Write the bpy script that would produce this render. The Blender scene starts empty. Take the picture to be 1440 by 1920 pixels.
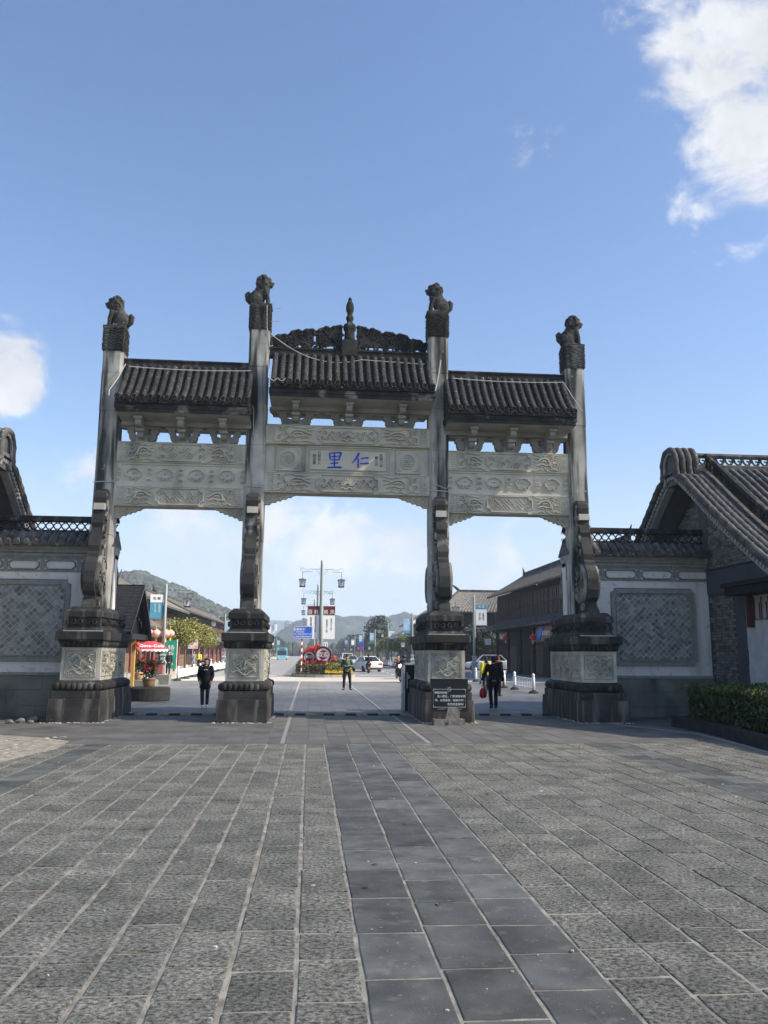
import bpy, math, random
from mathutils import Vector, Matrix, noise
R = math.radians; pi = math.pi
S = bpy.context.scene; COL = S.collection
rnd = random.Random(11)

# ------------------------------------------------------------------ camera
EYE = Vector((0, 0, 1.78))
PITCH, YAW, ROLL = R(9.687), R(-5.003), R(0.45)
cd = bpy.data.cameras.new('camera'); cam = bpy.data.objects.new('camera', cd); COL.objects.link(cam)
cd.sensor_fit = 'VERTICAL'; cd.sensor_height = 36; cd.lens = 36*1553/1920
cd.clip_start = .1; cd.clip_end = 9000
CR = Matrix.Rotation(YAW, 3, 'Z') @ Matrix.Rotation(pi/2+PITCH, 3, 'X') @ Matrix.Rotation(ROLL, 3, 'Z')
cam.matrix_world = Matrix.Translation(EYE) @ CR.to_4x4()
S.camera = cam
def ray(px, py):            # direction of a photo pixel (1440x1920)
    return CR @ Vector((px-720, 960-py, -1553))
def at(px, py, Y):
    r = ray(px, py); return EYE + r*(Y/r.y)
def atx(px, py, X):
    r = ray(px, py); return EYE + r*(X/r.x)

# ------------------------------------------------------------------ world and sun
SUN_EL, SUN_AZ = R(40), R(106)          # azimuth from +Y towards +X
SUND = Vector((math.cos(SUN_EL)*math.sin(SUN_AZ), math.cos(SUN_EL)*math.cos(SUN_AZ), math.sin(SUN_EL)))
W = bpy.data.worlds.new('World'); S.world = W; W.use_nodes = True
nt = W.node_tree; N = nt.nodes; L = nt.links; N.clear()
out = N.new('ShaderNodeOutputWorld'); bg = N.new('ShaderNodeBackground'); L.new(bg.outputs[0], out.inputs[0])
bg.inputs[1].default_value = .08
sky = N.new('ShaderNodeTexSky'); sky.sky_type = 'NISHITA'; sky.sun_disc = False
sky.sun_elevation = SUN_EL; sky.sun_rotation = SUN_AZ; sky.air_density = 1.0; sky.dust_density = 1.0; sky.ozone_density = 1.6
tc = N.new('ShaderNodeTexCoord')
def vm(op, a=None, b=None):
    n = N.new('ShaderNodeVectorMath'); n.operation = op
    for i, q in enumerate((a, b)):
        if q is None: continue
        if hasattr(q, 'links'): L.new(q, n.inputs[i])
        else: n.inputs[i].default_value = q
    return n
def mm(op, a, b=0., clamp=False):
    n = N.new('ShaderNodeMath'); n.operation = op; n.use_clamp = clamp
    for i, q in enumerate((a, b)):
        if hasattr(q, 'links'): L.new(q, n.inputs[i])
        else: n.inputs[i].default_value = q
    return n.outputs[0]
def mr(v, a, b, c=0., d=1., smooth=True):
    n = N.new('ShaderNodeMapRange'); n.interpolation_type = 'SMOOTHSTEP' if smooth else 'LINEAR'; n.clamp = True
    L.new(v, n.inputs[0])
    for i, q in enumerate((a, b, c, d)): n.inputs[i+1].default_value = q
    return n.outputs[0]
dirv = vm('NORMALIZE', tc.outputs['Generated']).outputs[0]
sx = N.new('ShaderNodeSeparateXYZ'); L.new(dirv, sx.inputs[0]); dz = sx.outputs[2]
def wnoise(scale, detail=8, rough=.58, zs=1., off=(0, 0, 0)):
    mp = N.new('ShaderNodeMapping'); mp.inputs['Scale'].default_value = (scale, scale, scale*zs); mp.inputs['Location'].default_value = off
    L.new(dirv, mp.inputs[0]); n = N.new('ShaderNodeTexNoise'); n.inputs['Detail'].default_value = detail; n.inputs['Roughness'].default_value = rough
    n.inputs['Scale'].default_value = 1; n.inputs['Distortion'].default_value = .35; L.new(mp.outputs[0], n.inputs[0]); return n.outputs[0]
cn = wnoise(12, 11, .62, 1.4)
cn2 = wnoise(3.4, 4, .5, 1.4, (5.2, 1.1, .3))
cov = mr(wnoise(1.6, 3, .5, 1.6, (3.1, .7, 0)), .5, .76, -.47, .04)      # scattered fair-weather cloud elsewhere
for (px, py, rad, wgt) in ((1475, 120, 8.0, .42), (1465, 300, 4.5, .32), (1240, -40, 5.0, .50), (1170, -45, 3.6, .34), (1640, 150, 16, .44), (1345, 50, 3, -.14), (-10, 680, 5.0, .56), (-40, 700, 5, .24), (50, 770, 3, .16), (165, 865, 3.6, .46),
                           (570, 985, 5.5, .48), (680, 1000, 4, .36), (300, 1000, 7, .42), (860, 1060, 6, .46), (760, 1070, 5, .34), (450, 1080, 9, .30), (1020, 1010, 4, .34), (600, 1090, 8, .2)):
    d = ray(px, py).normalized()
    dt = vm('DOT_PRODUCT', dirv, tuple(d)).outputs['Value']
    cov = mm('ADD', cov, mr(dt, math.cos(R(rad)), math.cos(R(rad*.25)), 0, wgt))
dens = mm('ADD', mm('ADD', mm('MULTIPLY', mm('SUBTRACT', cn, .5), 2.3), mm('MULTIPLY', mm('SUBTRACT', cn2, .5), 1.2)), cov)
alpha = mr(dens, .02, .60)
alpha = mm('MULTIPLY', alpha, .96)
shade = mr(wnoise(5, 6, .6, 1.2, (1.3, 2.2, .4)), .35, .7, .80, 1.12)
low = mr(dz, .0, .26, 1., 0.)
hazec = N.new('ShaderNodeMixRGB'); L.new(mm('MULTIPLY', low, .88), hazec.inputs[0]); hazec.inputs[2].default_value = (3.3, 3.7, 4.35, 1)
sat = N.new('ShaderNodeHueSaturation'); sat.inputs['Saturation'].default_value = 1.12; sat.inputs['Hue'].default_value = .505; sat.inputs['Value'].default_value = 1.0
L.new(sky.outputs[0], sat.inputs['Color'])
L.new(sat.outputs[0], hazec.inputs[1])
cc = N.new('ShaderNodeMixRGB'); cc.blend_type = 'MULTIPLY'; cc.inputs[0].default_value = 1; cc.inputs[1].default_value = (4.6, 4.65, 4.8, 1)
cb = N.new('ShaderNodeCombineXYZ')
for i in range(3): L.new(shade, cb.inputs[i])
L.new(cb.outputs[0], cc.inputs[2])
mix = N.new('ShaderNodeMixRGB'); L.new(alpha, mix.inputs[0]); L.new(hazec.outputs[0], mix.inputs[1]); L.new(cc.outputs[0], mix.inputs[2])
L.new(mix.outputs[0], bg.inputs[0])
sl = bpy.data.lights.new('sun', 'SUN'); so = bpy.data.objects.new('sun', sl); COL.objects.link(so)
sl.energy = 4.4; sl.angle = R(.53); sl.color = (1, .90, .76)
so.rotation_euler = SUND.to_track_quat('Z', 'Y').to_euler(); so.location = (60, 20, 60)
S.view_settings.view_transform = 'Standard'; S.view_settings.look = 'None'; S.view_settings.gamma = 1
S.view_settings.use_curve_mapping = False; S.view_settings.exposure = 1.4
S.cycles.use_denoising = True; S.cycles.max_bounces = 6; S.cycles.volume_bounces = 0

# ------------------------------------------------------------------ materials
MATS = {}
def mat(name, col, rough=.85, var=.18, scale=3., bump=0., bscale=40., col2=None, lo=.35, hi=.65, streak=None, sk=(.5, .68), sscale=(2.2, 2.2, .35), spot=None, spth=.66, spscale=16., rand=0., spec=.3, metal=0., emit=None, dist=.02, island=False):
    if name in MATS: return MATS[name]
    m = bpy.data.materials.new(name); m.use_nodes = True; MATS[name] = m
    t = m.node_tree; n = t.nodes; l = t.links; b = n['Principled BSDF']
    b.inputs['Roughness'].default_value = rough; b.inputs['Specular IOR Level'].default_value = spec; b.inputs['Metallic'].default_value = metal
    g = n.new('ShaderNodeNewGeometry')
    def noi(sc, det=5, vec=None):
        q = n.new('ShaderNodeTexNoise'); q.inputs['Scale'].default_value = sc; q.inputs['Detail'].default_value = det
        l.new(vec or g.outputs['Position'], q.inputs['Vector']); return q.outputs[0]
    def ramp(v, a, z):
        q = n.new('ShaderNodeMapRange'); q.clamp = True; q.inputs[1].default_value = a; q.inputs[2].default_value = z; l.new(v, q.inputs[0]); return q.outputs[0]
    c1 = [min(1, x*(1-var)) for x in col]; c2 = col2 or [min(1, x*(1+var)) for x in col]
    mx = n.new('ShaderNodeMixRGB'); l.new(ramp(noi(scale, 7), lo, hi), mx.inputs[0]); mx.inputs[1].default_value = (*c1, 1); mx.inputs[2].default_value = (*c2, 1)
    cur = mx.outputs[0]
    if streak:
        mp = n.new('ShaderNodeMapping'); mp.inputs['Scale'].default_value = sscale; l.new(g.outputs['Position'], mp.inputs[0])
        a = noi(1., 8, mp.outputs[0]); q = n.new('ShaderNodeMixRGB'); l.new(ramp(a, *sk), q.inputs[0]); l.new(cur, q.inputs[1]); q.inputs[2].default_value = (*streak, 1); cur = q.outputs[0]
    if spot:
        q = n.new('ShaderNodeMixRGB'); l.new(ramp(noi(spscale, 3), spth, spth+.06), q.inputs[0]); l.new(cur, q.inputs[1]); q.inputs[2].default_value = (*spot, 1); cur = q.outputs[0]
    if rand:
        if island: rv = g.outputs['Random Per Island']
        else: rv = n.new('ShaderNodeObjectInfo').outputs['Random']
        q = n.new('ShaderNodeMapRange'); q.inputs[3].default_value = 1-rand; q.inputs[4].default_value = 1+rand; l.new(rv, q.inputs[0])
        h = n.new('ShaderNodeHueSaturation'); l.new(q.outputs[0], h.inputs['Value']); l.new(cur, h.inputs['Color']); cur = h.outputs[0]
    l.new(cur, b.inputs['Base Color'])
    if bump:
        bp = n.new('ShaderNodeBump'); bp.inputs['Strength'].default_value = bump; bp.inputs['Distance'].default_value = dist
        l.new(noi(bscale, 6), bp.inputs['Height']); l.new(bp.outputs[0], b.inputs['Normal'])
    if emit:
        b.inputs['Emission Color'].default_value = (*col, 1); b.inputs['Emission Strength'].default_value = emit
    return m
LS = mat('carved_stone', (.56, .525, .43), var=.13, scale=1.6, bump=.25, bscale=45, streak=(.17, .165, .14), sk=(.58, .82), sscale=(1.4, 1.4, .6))
CS = mat('column_stone', (.42, .405, .35), var=.25, scale=1.6, bump=.3, bscale=30, streak=(.05, .05, .046), sk=(.47, .60), sscale=(4.2, 4.2, .33), spot=(.5, .49, .45), spth=.72, spscale=9)
DS = mat('blackened_stone', (.036, .034, .030), var=.35, scale=2.2, bump=.6, bscale=26, streak=(.17, .165, .145), sk=(.54, .72), sscale=(3.5, 3.5, .4), spot=(.42, .41, .36), spth=.72, spscale=24)
PS = mat('plinth_stone', (.055, .051, .044), var=.4, scale=1.7, bump=.6, bscale=30, streak=(.25, .225, .185), sk=(.52, .76), sscale=(4, 4, .5), spot=(.30, .29, .25), spth=.72, spscale=20)
GT = mat('weathered_roof', (.048, .046, .041), var=.4, scale=5, bump=.8, bscale=60, spot=(.36, .35, .29), spth=.63, spscale=19, rand=.25)
RT = mat('grey_clay_tile', (.105, .10, .09), var=.4, scale=4, bump=.4, bscale=50, spot=(.34, .33, .27), spth=.64, spscale=11, rand=.3)
UNDER = mat('soffit_stone', (.32, .315, .28), var=.15, scale=2, bump=.2)
WH = mat('lime_plaster', (.84, .81, .74), var=.05, scale=1.2, bump=.12, bscale=18, streak=(.46, .455, .41), sk=(.50, .86), sscale=(2.2, 2.2, .3), spot=(.62, .61, .56), spth=.6, spscale=5)
GF = mat('grey_brick_frame', (.31, .31, .28), var=.16, scale=6, bump=.35, bscale=60)
GB = mat('diamond_brick', (.285, .295, .265), var=.16, scale=8, bump=.3, bscale=80, rand=.42)
MOR = mat('pale_mortar', (.62, .62, .57), var=.12, scale=8, bump=.3)
DADO = mat('dado_stone', (.19, .188, .158), var=.3, scale=1.3, bump=.5, bscale=35, streak=(.06, .062, .05), sk=(.52, .7), sscale=(1.1, 1.1, .7))
GPL = mat('grey_plaster', (.085, .092, .098), var=.14, scale=1.5, bump=.2, bscale=20)
BRK = mat('old_grey_brick', (.17, .165, .148), var=.25, scale=7, bump=.5, bscale=60, rand=.4, island=True)
WHB = mat('white_painted_block', (.55, .55, .53), var=.1, scale=3, bump=.3)
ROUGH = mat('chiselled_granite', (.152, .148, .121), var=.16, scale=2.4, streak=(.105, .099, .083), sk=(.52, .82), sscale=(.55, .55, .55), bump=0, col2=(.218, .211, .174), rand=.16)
SMOOTH = mat('smooth_bluestone', (.122, .124, .113), var=.28, scale=2.6, bump=.5, bscale=70, streak=(.22, .21, .18), sk=(.56, .80), sscale=(7, 7, 7), spot=(.27, .26, .23), spth=.66, spscale=26, rand=.26, rough=.8, spec=.15, dist=.006)
SMOOTH2 = mat('smooth_bluestone_far', (.155, .149, .134), var=.16, scale=1.2, bump=.2, bscale=60, rand=.13, island=True, rough=.8, spec=.15, dist=.006)
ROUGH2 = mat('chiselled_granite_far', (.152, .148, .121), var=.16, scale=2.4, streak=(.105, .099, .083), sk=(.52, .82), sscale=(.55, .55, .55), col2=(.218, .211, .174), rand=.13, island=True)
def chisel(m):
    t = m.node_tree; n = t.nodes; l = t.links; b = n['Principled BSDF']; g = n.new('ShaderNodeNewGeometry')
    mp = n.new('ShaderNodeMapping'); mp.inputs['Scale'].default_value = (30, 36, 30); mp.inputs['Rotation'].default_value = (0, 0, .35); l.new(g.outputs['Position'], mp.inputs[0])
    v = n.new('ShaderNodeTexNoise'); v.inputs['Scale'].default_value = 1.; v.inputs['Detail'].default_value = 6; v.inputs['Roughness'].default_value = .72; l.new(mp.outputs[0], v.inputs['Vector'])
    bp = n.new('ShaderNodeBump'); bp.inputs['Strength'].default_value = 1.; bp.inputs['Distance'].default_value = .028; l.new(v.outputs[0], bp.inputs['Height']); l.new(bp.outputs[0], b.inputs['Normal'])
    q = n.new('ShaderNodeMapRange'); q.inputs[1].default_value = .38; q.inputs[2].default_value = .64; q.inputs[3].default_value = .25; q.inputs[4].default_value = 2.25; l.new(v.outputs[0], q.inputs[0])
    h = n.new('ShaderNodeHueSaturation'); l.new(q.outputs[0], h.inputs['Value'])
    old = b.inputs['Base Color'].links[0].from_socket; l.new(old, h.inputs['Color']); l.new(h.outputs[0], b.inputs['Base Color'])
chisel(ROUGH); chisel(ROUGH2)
SAND = mat('sandy_joint', (.33, .30, .24), var=.35, scale=6, bump=.6, bscale=90)
PEB = mat('pebble_sand', (.40, .35, .27), var=.25, scale=5, bump=.8, bscale=60, spot=(.18, .15, .12), spth=.6, spscale=9)
CONC = mat('pale_concrete', (.36, .345, .30), var=.1, scale=.8, bump=.2)
ASPH = mat('grey_asphalt', (.20, .20, .205), var=.12, scale=.6, bump=.3, bscale=30)
SIDE = mat('sidewalk_stone', (.36, .33, .28), var=.15, scale=.9, bump=.25)
EARTH = mat('earth', (.10, .10, .06), var=.3, scale=.05)
LINEW = mat('road_white', (.62, .62, .60), var=.1, scale=4)
PALE = mat('pale_strip', (.30, .295, .27), var=.1, scale=5)
WHITE = mat('white_paint', (.80, .80, .79), var=.03, rough=.5)
RUB = mat('black_rubber', (.03, .03, .03), var=.2, rough=.9)
YEL = mat('worn_yellow', (.30, .26, .13), var=.25, scale=12)
POLE = mat('lamp_grey', (.27, .31, .30), var=.06, rough=.5)
LAMPD = mat('lantern_dark', (.05, .055, .06), rough=.6)
LAMPG = mat('lantern_glass', (.62, .63, .60), var=.04, rough=.4)
TEAL = mat('banner_teal', (.07, .28, .40), var=.08)
BANW = mat('banner_white', (.75, .76, .74), var=.03)
BANB = mat('banner_blue', (.32, .48, .62), var=.15, scale=2)
MAROON = mat('maroon', (.10, .012, .014), var=.1)
REDP = mat('red_paint', (.42, .025, .022), var=.12, scale=8)
REDC = mat('red_canvas', (.62, .045, .06), var=.06)
BLUE = mat('sign_blue', (.015, .09, .45), var=.05, rough=.45)
SBLK = mat('sign_black', (.012, .013, .014), var=.1, rough=.35)
TXW = mat('lettering_white', (.78, .78, .76), var=.02)
TXB = mat('lettering_blue', (.03, .085, .55), var=.15, scale=9)
TXK = mat('lettering_dark', (.06, .06, .06), var=.1)
WOOD = mat('dark_wood', (.045, .034, .027), var=.3, scale=4, bump=.3, bscale=30)
WOODB = mat('brown_wood', (.13, .085, .058), var=.25, scale=4, bump=.3, bscale=30, rand=.2)
REDW = mat('red_wood', (.20, .055, .045), var=.15, scale=5)
GLASS = mat('dark_glass', (.02, .024, .028), rough=.12, spec=.6, var=.1)
SHING = mat('black_shingle', (.013, .0135, .0145), var=.3, scale=6, rand=.25, rough=.9)
TERRA = mat('glazed_pot', (.42, .25, .13), var=.12, rough=.45)
LEAF = mat('leaf_green', (.085, .11, .025), var=.45, scale=1.3, rand=.45, island=True, rough=.6)
LEAFY = mat('leaf_olive', (.30, .25, .045), var=.4, scale=1.2, col2=(.20, .23, .05), rand=.4, island=True, rough=.6)
LEAFD = mat('leaf_dark', (.038, .052, .022), var=.4, scale=.5, rand=.45, island=True, rough=.7)
HEDGE = mat('hedge_leaf', (.045, .07, .018), var=.4, scale=3, rand=.5, island=True, rough=.6)
HEDGEY = mat('hedge_lime', (.20, .24, .05), var=.3, scale=3, rand=.4, island=True)
HEDGEB = mat('hedge_olive', (.12, .105, .055), var=.4, scale=3, rand=.4, island=True)
PETY = mat('yellow_petal', (.75, .48, .03), var=.1, rand=.2, island=True)
PETR = mat('red_petal', (.30, .012, .022), var=.15, rand=.35, island=True)
BARK = mat('bark', (.12, .085, .055), var=.3, scale=8, bump=.5)
SKIN = mat('skin', (.42, .27, .19), var=.05, rough=.55)
HAIR = mat('hair', (.012, .011, .010), var=.2, rough=.5)
BLK = mat('black_cloth', (.010, .011, .014), var=.25, scale=14, rough=.95)
DNM = mat('dark_denim', (.028, .036, .05), var=.2, scale=14)
GRN = mat('green_cloth', (.055, .10, .065), var=.3, scale=16)
GRYB = mat('grey_blue_cloth', (.16, .18, .22), var=.2, scale=14)
YELC = mat('yellow_cloth', (.75, .66, .04), var=.1)
ORG = mat('orange_cloth', (.45, .08, .03), var=.15)
CARW = mat('car_white', (.72, .73, .74), var=.02, rough=.25, spec=.5)
CARD = mat('car_dark', (.05, .055, .065), var=.05, rough=.25, spec=.5)
CARS = mat('car_silver', (.42, .43, .44), var=.03, rough=.3, spec=.5)
BUSB = mat('bus_blue', (.16, .46, .62), var=.05, rough=.35)
TAILR = mat('tail_red', (.40, .012, .015), rough=.3)
CHROME = mat('rim_grey', (.35, .35, .36), rough=.35, metal=.6)
HEADL = mat('headlamp', (1., .96, .88), emit=14)
HILLG = mat('wooded_hill', (.036, .044, .034), var=.4, scale=.05, col2=(.085, .085, .06), bump=.0)
HILLB = mat('far_wooded_hill', (.03, .04, .03), var=.35, scale=.03)
ROCK = mat('rock', (.22, .20, .17), var=.3, scale=9, bump=.8, bscale=30)
CABLE = mat('pale_cable', (.55, .53, .47), var=.1)
LANT = mat('red_lantern', (.55, .06, .05), var=.12)
LANTP = mat('pink_lantern', (.70, .33, .28), var=.1)
GREENB = mat('banner_green', (.02, .25, .17), var=.08)
GOLD = mat('gold_fringe', (.6, .42, .1), var=.1)
PLAST = mat('red_plastic', (.45, .02, .025), var=.15, rough=.4)

# ------------------------------------------------------------------ mesh helpers
class M:
    def __init__(s): s.v = []; s.f = []; s.m = []; s.s = []; s.cm = 0; s.sm = False
    def add(s, vs, fs):
        b = len(s.v); s.v += [tuple(v) for v in vs]
        for f in fs: s.f.append([b+i for i in f]); s.m.append(s.cm); s.s.append(s.sm)
        return b
    def box(s, x0, x1, y0, y1, z0, z1):
        return s.add([(x0, y0, z0), (x1, y0, z0), (x1, y1, z0), (x0, y1, z0), (x0, y0, z1), (x1, y0, z1), (x1, y1, z1), (x0, y1, z1)],
                     [(3, 2, 1, 0), (4, 5, 6, 7), (0, 1, 5, 4), (1, 2, 6, 5), (2, 3, 7, 6), (3, 0, 4, 7)])
    def cbox(s, c, h, rz=0, tilt=None):
        b = s.box(-h[0], h[0], -h[1], h[1], -h[2], h[2])
        mt = Matrix.Translation(c) @ Matrix.Rotation(rz, 4, 'Z')
        if tilt: mt = mt @ tilt.to_4x4()
        s.xf(mt, b)
    def xf(s, mt, b=0):
        for i in range(b, len(s.v)): s.v[i] = tuple(mt @ Vector(s.v[i]))
    def loft(s, rings, caps=True, closed=True):
        n = len(rings[0]); b = s.add([p for r in rings for p in r], [])
        for i in range(len(rings)-1):
            for j in range(n if closed else n-1):
                k = (j+1) % n; s.f.append([b+i*n+j, b+i*n+k, b+(i+1)*n+k, b+(i+1)*n+j]); s.m.append(s.cm); s.s.append(s.sm)
        if caps:
            s.f.append([b+j for j in range(n)][::-1]); s.m.append(s.cm); s.s.append(False)
            s.f.append([b+(len(rings)-1)*n+j for j in range(n)]); s.m.append(s.cm); s.s.append(False)
    def stack(s, cx, cy, lv):       # stacked rectangles (hx, hy, z[, corner cut])
        rings = []
        for q in lv:
            hx, hy, z = q[:3]; c = q[3] if len(q) > 3 else .02
            rings.append([(cx-hx+c, cy-hy, z), (cx+hx-c, cy-hy, z), (cx+hx, cy-hy+c, z), (cx+hx, cy+hy-c, z), (cx+hx-c, cy+hy, z), (cx-hx+c, cy+hy, z), (cx-hx, cy+hy-c, z), (cx-hx, cy-hy+c, z)])
        s.loft(rings)
    def prism(s, pts, fn, a, b):    # polygon (CCW seen from +) extruded; fn(u, v, w) -> xyz
        n = len(pts); vs = [fn(u, v, a) for u, v in pts]+[fn(u, v, b) for u, v in pts]
        s.add(vs, [list(range(n))[::-1], list(range(n, 2*n))]+[[i, (i+1) % n, n+(i+1) % n, n+i] for i in range(n)])
    def tube(s, path, r, n=6, caps=True, squash=1.):
        P = [Vector(p) for p in path]; rs = r if isinstance(r, (list, tuple)) else [r]*len(P)
        rings = []; up = None
        for i, p in enumerate(P):
            t = (P[min(i+1, len(P)-1)]-P[max(i-1, 0)])
            if t.length < 1e-9: t = Vector((0, 0, 1))
            t.normalize()
            if up is None: up = Vector((0, 0, 1)) if abs(t.z) < .9 else Vector((0, 1, 0))
            a = t.cross(up)
            if a.length < 1e-6: a = t.cross(Vector((1, 0, 0)))
            a.normalize(); bb = a.cross(t).normalized(); up = bb
            rings.append([p+(a*math.cos(2*pi*j/n)+bb*math.sin(2*pi*j/n)*squash)*rs[i] for j in range(n)])
        s.loft(rings, caps)
    def lathe(s, prof, c=(0, 0, 0), n=16):
        c = Vector(c); s.loft([[c+Vector((r*math.cos(2*pi*j/n), r*math.sin(2*pi*j/n), z)) for j in range(n)] for r, z in prof])
    def ball(s, c, r, n=10, m=6):
        c = Vector(c); r = (r, r, r) if not isinstance(r, (tuple, list)) else r
        vs = [c+Vector((0, 0, -r[2]))]; fs = []
        for i in range(1, m):
            th = -pi/2+pi*i/m
            for j in range(n): vs.append(c+Vector((r[0]*math.cos(th)*math.cos(2*pi*j/n), r[1]*math.cos(th)*math.sin(2*pi*j/n), r[2]*math.sin(th))))
        vs.append(c+Vector((0, 0, r[2]))); T = len(vs)-1
        for j in range(n): fs.append((0, 1+(j+1) % n, 1+j)); fs.append((T, T-n+j, T-n+(j+1) % n))
        for i in range(m-2):
            for j in range(n): a = 1+i*n; fs.append((a+j, a+(j+1) % n, a+n+(j+1) % n, a+n+j))
        s.add(vs, fs)
    def stroke(s, pts, w, d, fn, closed=False):   # raised ridge drawn on a face; fn(u, v, depth)
        n = len(pts); d *= 1.6; w *= .9
        if n < 2: return
        P = [Vector((p[0], p[1])) for p in pts]; vs = []; fs = []
        for i in range(n):
            if closed: t = P[(i+1) % n]-P[i-1]
            else: t = P[min(i+1, n-1)]-P[max(i-1, 0)]
            if t.length < 1e-9: t = Vector((1, 0))
            t.normalize(); nn = Vector((-t.y, t.x)); p = P[i]
            for k, dd in ((1, 0), (.55, d), (-.55, d), (-1, 0)): q = p+nn*(w*.5*k); vs.append(fn(q.x, q.y, dd))
        for i in range(n if closed else n-1):
            a, b = 4*i, 4*((i+1) % n)
            for k in range(3): fs.append((a+k, a+k+1, b+k+1, b+k))
        if not closed: fs += [(3, 2, 1, 0), tuple(4*(n-1)+k for k in range(4))]
        s.add(vs, fs)
    def leaves(s, lumps, n, size, r=rnd, shell=.55):
        tot = sum(l[1][0]*l[1][1]*l[1][2] for l in lumps)
        for c, rr in lumps:
            for _ in range(int(n*rr[0]*rr[1]*rr[2]/tot)+1):
                d = Vector((r.gauss(0, 1), r.gauss(0, 1), r.gauss(0, 1)))
                if d.length < 1e-6: continue
                d.normalize(); q = (shell+(1-shell)*r.random()**.6)*(1+.10*r.gauss(0, 1))
                p = Vector(c)+Vector((d.x*rr[0], d.y*rr[1], d.z*rr[2]))*q
                a = Vector((r.uniform(-1, 1), r.uniform(-1, 1), r.uniform(-.7, .7))).normalized(); b = a.cross(Vector((r.uniform(-1, 1), r.uniform(-1, 1), r.uniform(-1, 1)))).normalized()
                z = size*r.uniform(.6, 1.3)
                s.add([p-a*z, p+b*z*.55, p+a*z, p-b*z*.55], [(0, 1, 2, 3)])
OFF = {}
def build(name, mb, mats, parent=None, kind=None, data=None):
    if data is None:
        me = bpy.data.meshes.new(name); off = OFF.get(parent.name) if parent else None
        vs = mb.v if not off or off.length == 0 else [(x-off.x, y-off.y, z-off.z) for x, y, z in mb.v]
        me.from_pydata(vs, [], mb.f)
        for m in (mats if isinstance(mats, (list, tuple)) else [mats]): me.materials.append(m)
        me.polygons.foreach_set('material_index', mb.m); me.polygons.foreach_set('use_smooth', mb.s); me.update()
    else: me = data
    o = bpy.data.objects.new(name, me); COL.objects.link(o)
    if parent: o.parent = parent; OFF[o.name] = OFF.get(parent.name, Vector())
    if kind: o['kind'] = kind
    return o
def piece(name, me, parent, loc, rot=(0, 0, 0), sc=(1, 1, 1)):
    o = bpy.data.objects.new(name, me); COL.objects.link(o); o.parent = parent
    o.location = Vector(loc)-OFF.get(parent.name, Vector()); o.rotation_euler = rot; o.scale = sc; OFF[o.name] = Vector(loc); return o
def tag(o, label=None, cat=None, group=None, kind=None):
    for k, v in (('label', label), ('category', cat), ('group', group), ('kind', kind)):
        if v: o[k] = v
    return o
def root(name, label, cat, loc=(0, 0, 0), group=None, kind=None):
    o = bpy.data.objects.new(name, None); COL.objects.link(o); o.location = loc; o.empty_display_size = .3; OFF[o.name] = Vector(loc)
    return tag(o, label, cat, group, kind)
KIDS = {}
def copy_tree(o, parent=None):
    c = o.copy(); COL.objects.link(c)
    if parent: c.parent = parent
    for ch in list(o.children): copy_tree(ch, c)
    return c
def place(o, loc, rz=0, sc=None):
    o.location = loc; o.rotation_euler = (0, 0, rz)
    if sc: o.scale = (sc, sc, sc) if not isinstance(sc, tuple) else sc
    return o
def spiral(cx, cy, r0, r1, a0, turns, n=16):
    return [(cx+(r0+(r1-r0)*i/n)*math.cos(a0+turns*2*pi*i/n), cy+(r0+(r1-r0)*i/n)*math.sin(a0+turns*2*pi*i/n)) for i in range(n+1)]
def wave(x0, x1, y, amp, k, n=24, ph=0): return [(x0+(x1-x0)*i/n, y+amp*math.sin(ph+k*2*pi*i/n)) for i in range(n+1)]
def rect(x0, x1, y0, y1): return [(x0, y0), (x1, y0), (x1, y1), (x0, y1)]
def notch(x0, x1, y0, y1, c, k=4):   # rectangle with scooped corners
    o = []
    for cx, cy, a in ((x0, y0, 90), (x1, y0, 180), (x1, y1, 270), (x0, y1, 0)):
        for i in range(k+1): t = R(a-90*i/k); o.append((cx+c*math.cos(t), cy+c*math.sin(t)))
    return o
front = lambda Y: (lambda u, v, d: (u, Y-d, v))

# ------------------------------------------------------------------ lettering (made first, in one evaluation)
TXT = {}; _tx = []
def need(s, size, key=None):
    c = bpy.data.curves.new('lettering', 'FONT'); c.body = s; c.size = size; c.extrude = .004; c.align_x = 'CENTER'; c.align_y = 'CENTER'; c.resolution_u = 2; c.offset = .011 if size > .5 and size < .6 else 0; c.space_line = 1.0
    o = bpy.data.objects.new('lettering', c); COL.objects.link(o); _tx.append((key or s, o))
for s_, z_, k_ in (('民\n國\n八\n年', .105, 0), ('春\n三\n月', .105, 0), ('石\n屏\n老\n人', .105, 0), ('題\n並\n書', .105, 0),
                   ('温 馨 提 示', .10, 0), ('尊敬的游客：', .067, 0), ('出入景区，门票请随身携', .067, 0), ('带，以便查验，谢谢合作！', .067, 0), ('祝您旅途愉快！', .067, 0),
                   ('温馨提示：', .22, 'b1'), ('进入景区请携带好门票', .175, 'b2'), ('和 顺', .26, 'hs'), ('百 姓', .42, 0), ('民 风', .42, 0), ('和顺', .42, 'hs2'), ('欢迎', .50, 0),
                   ('古\n镇\n风\n光', .16, 0), ('侨\n乡\n人\n家', .16, 0), ('和\n顺\n古\n镇\n古\n朴\n民\n居', .19, 'col1'), ('百\n年\n侨\n乡\n人\n家', .19, 'col2'), ('Coca-Cola', .34, 0), ('特\n产', .5, 0), ('福', .26, 0), ('旅 游 服 务', .34, 0)):
    need(s_, z_, k_ or s_)
dg = bpy.context.evaluated_depsgraph_get(); dg.update()
for k_, o_ in _tx:
    me_ = bpy.data.meshes.new_from_object(o_.evaluated_get(dg)); me_.name = 'lettering'; me_.materials.clear(); TXT[k_] = me_
for k_, o_ in _tx:
    c_ = o_.data; bpy.data.objects.remove(o_); bpy.data.curves.remove(c_)
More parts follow.
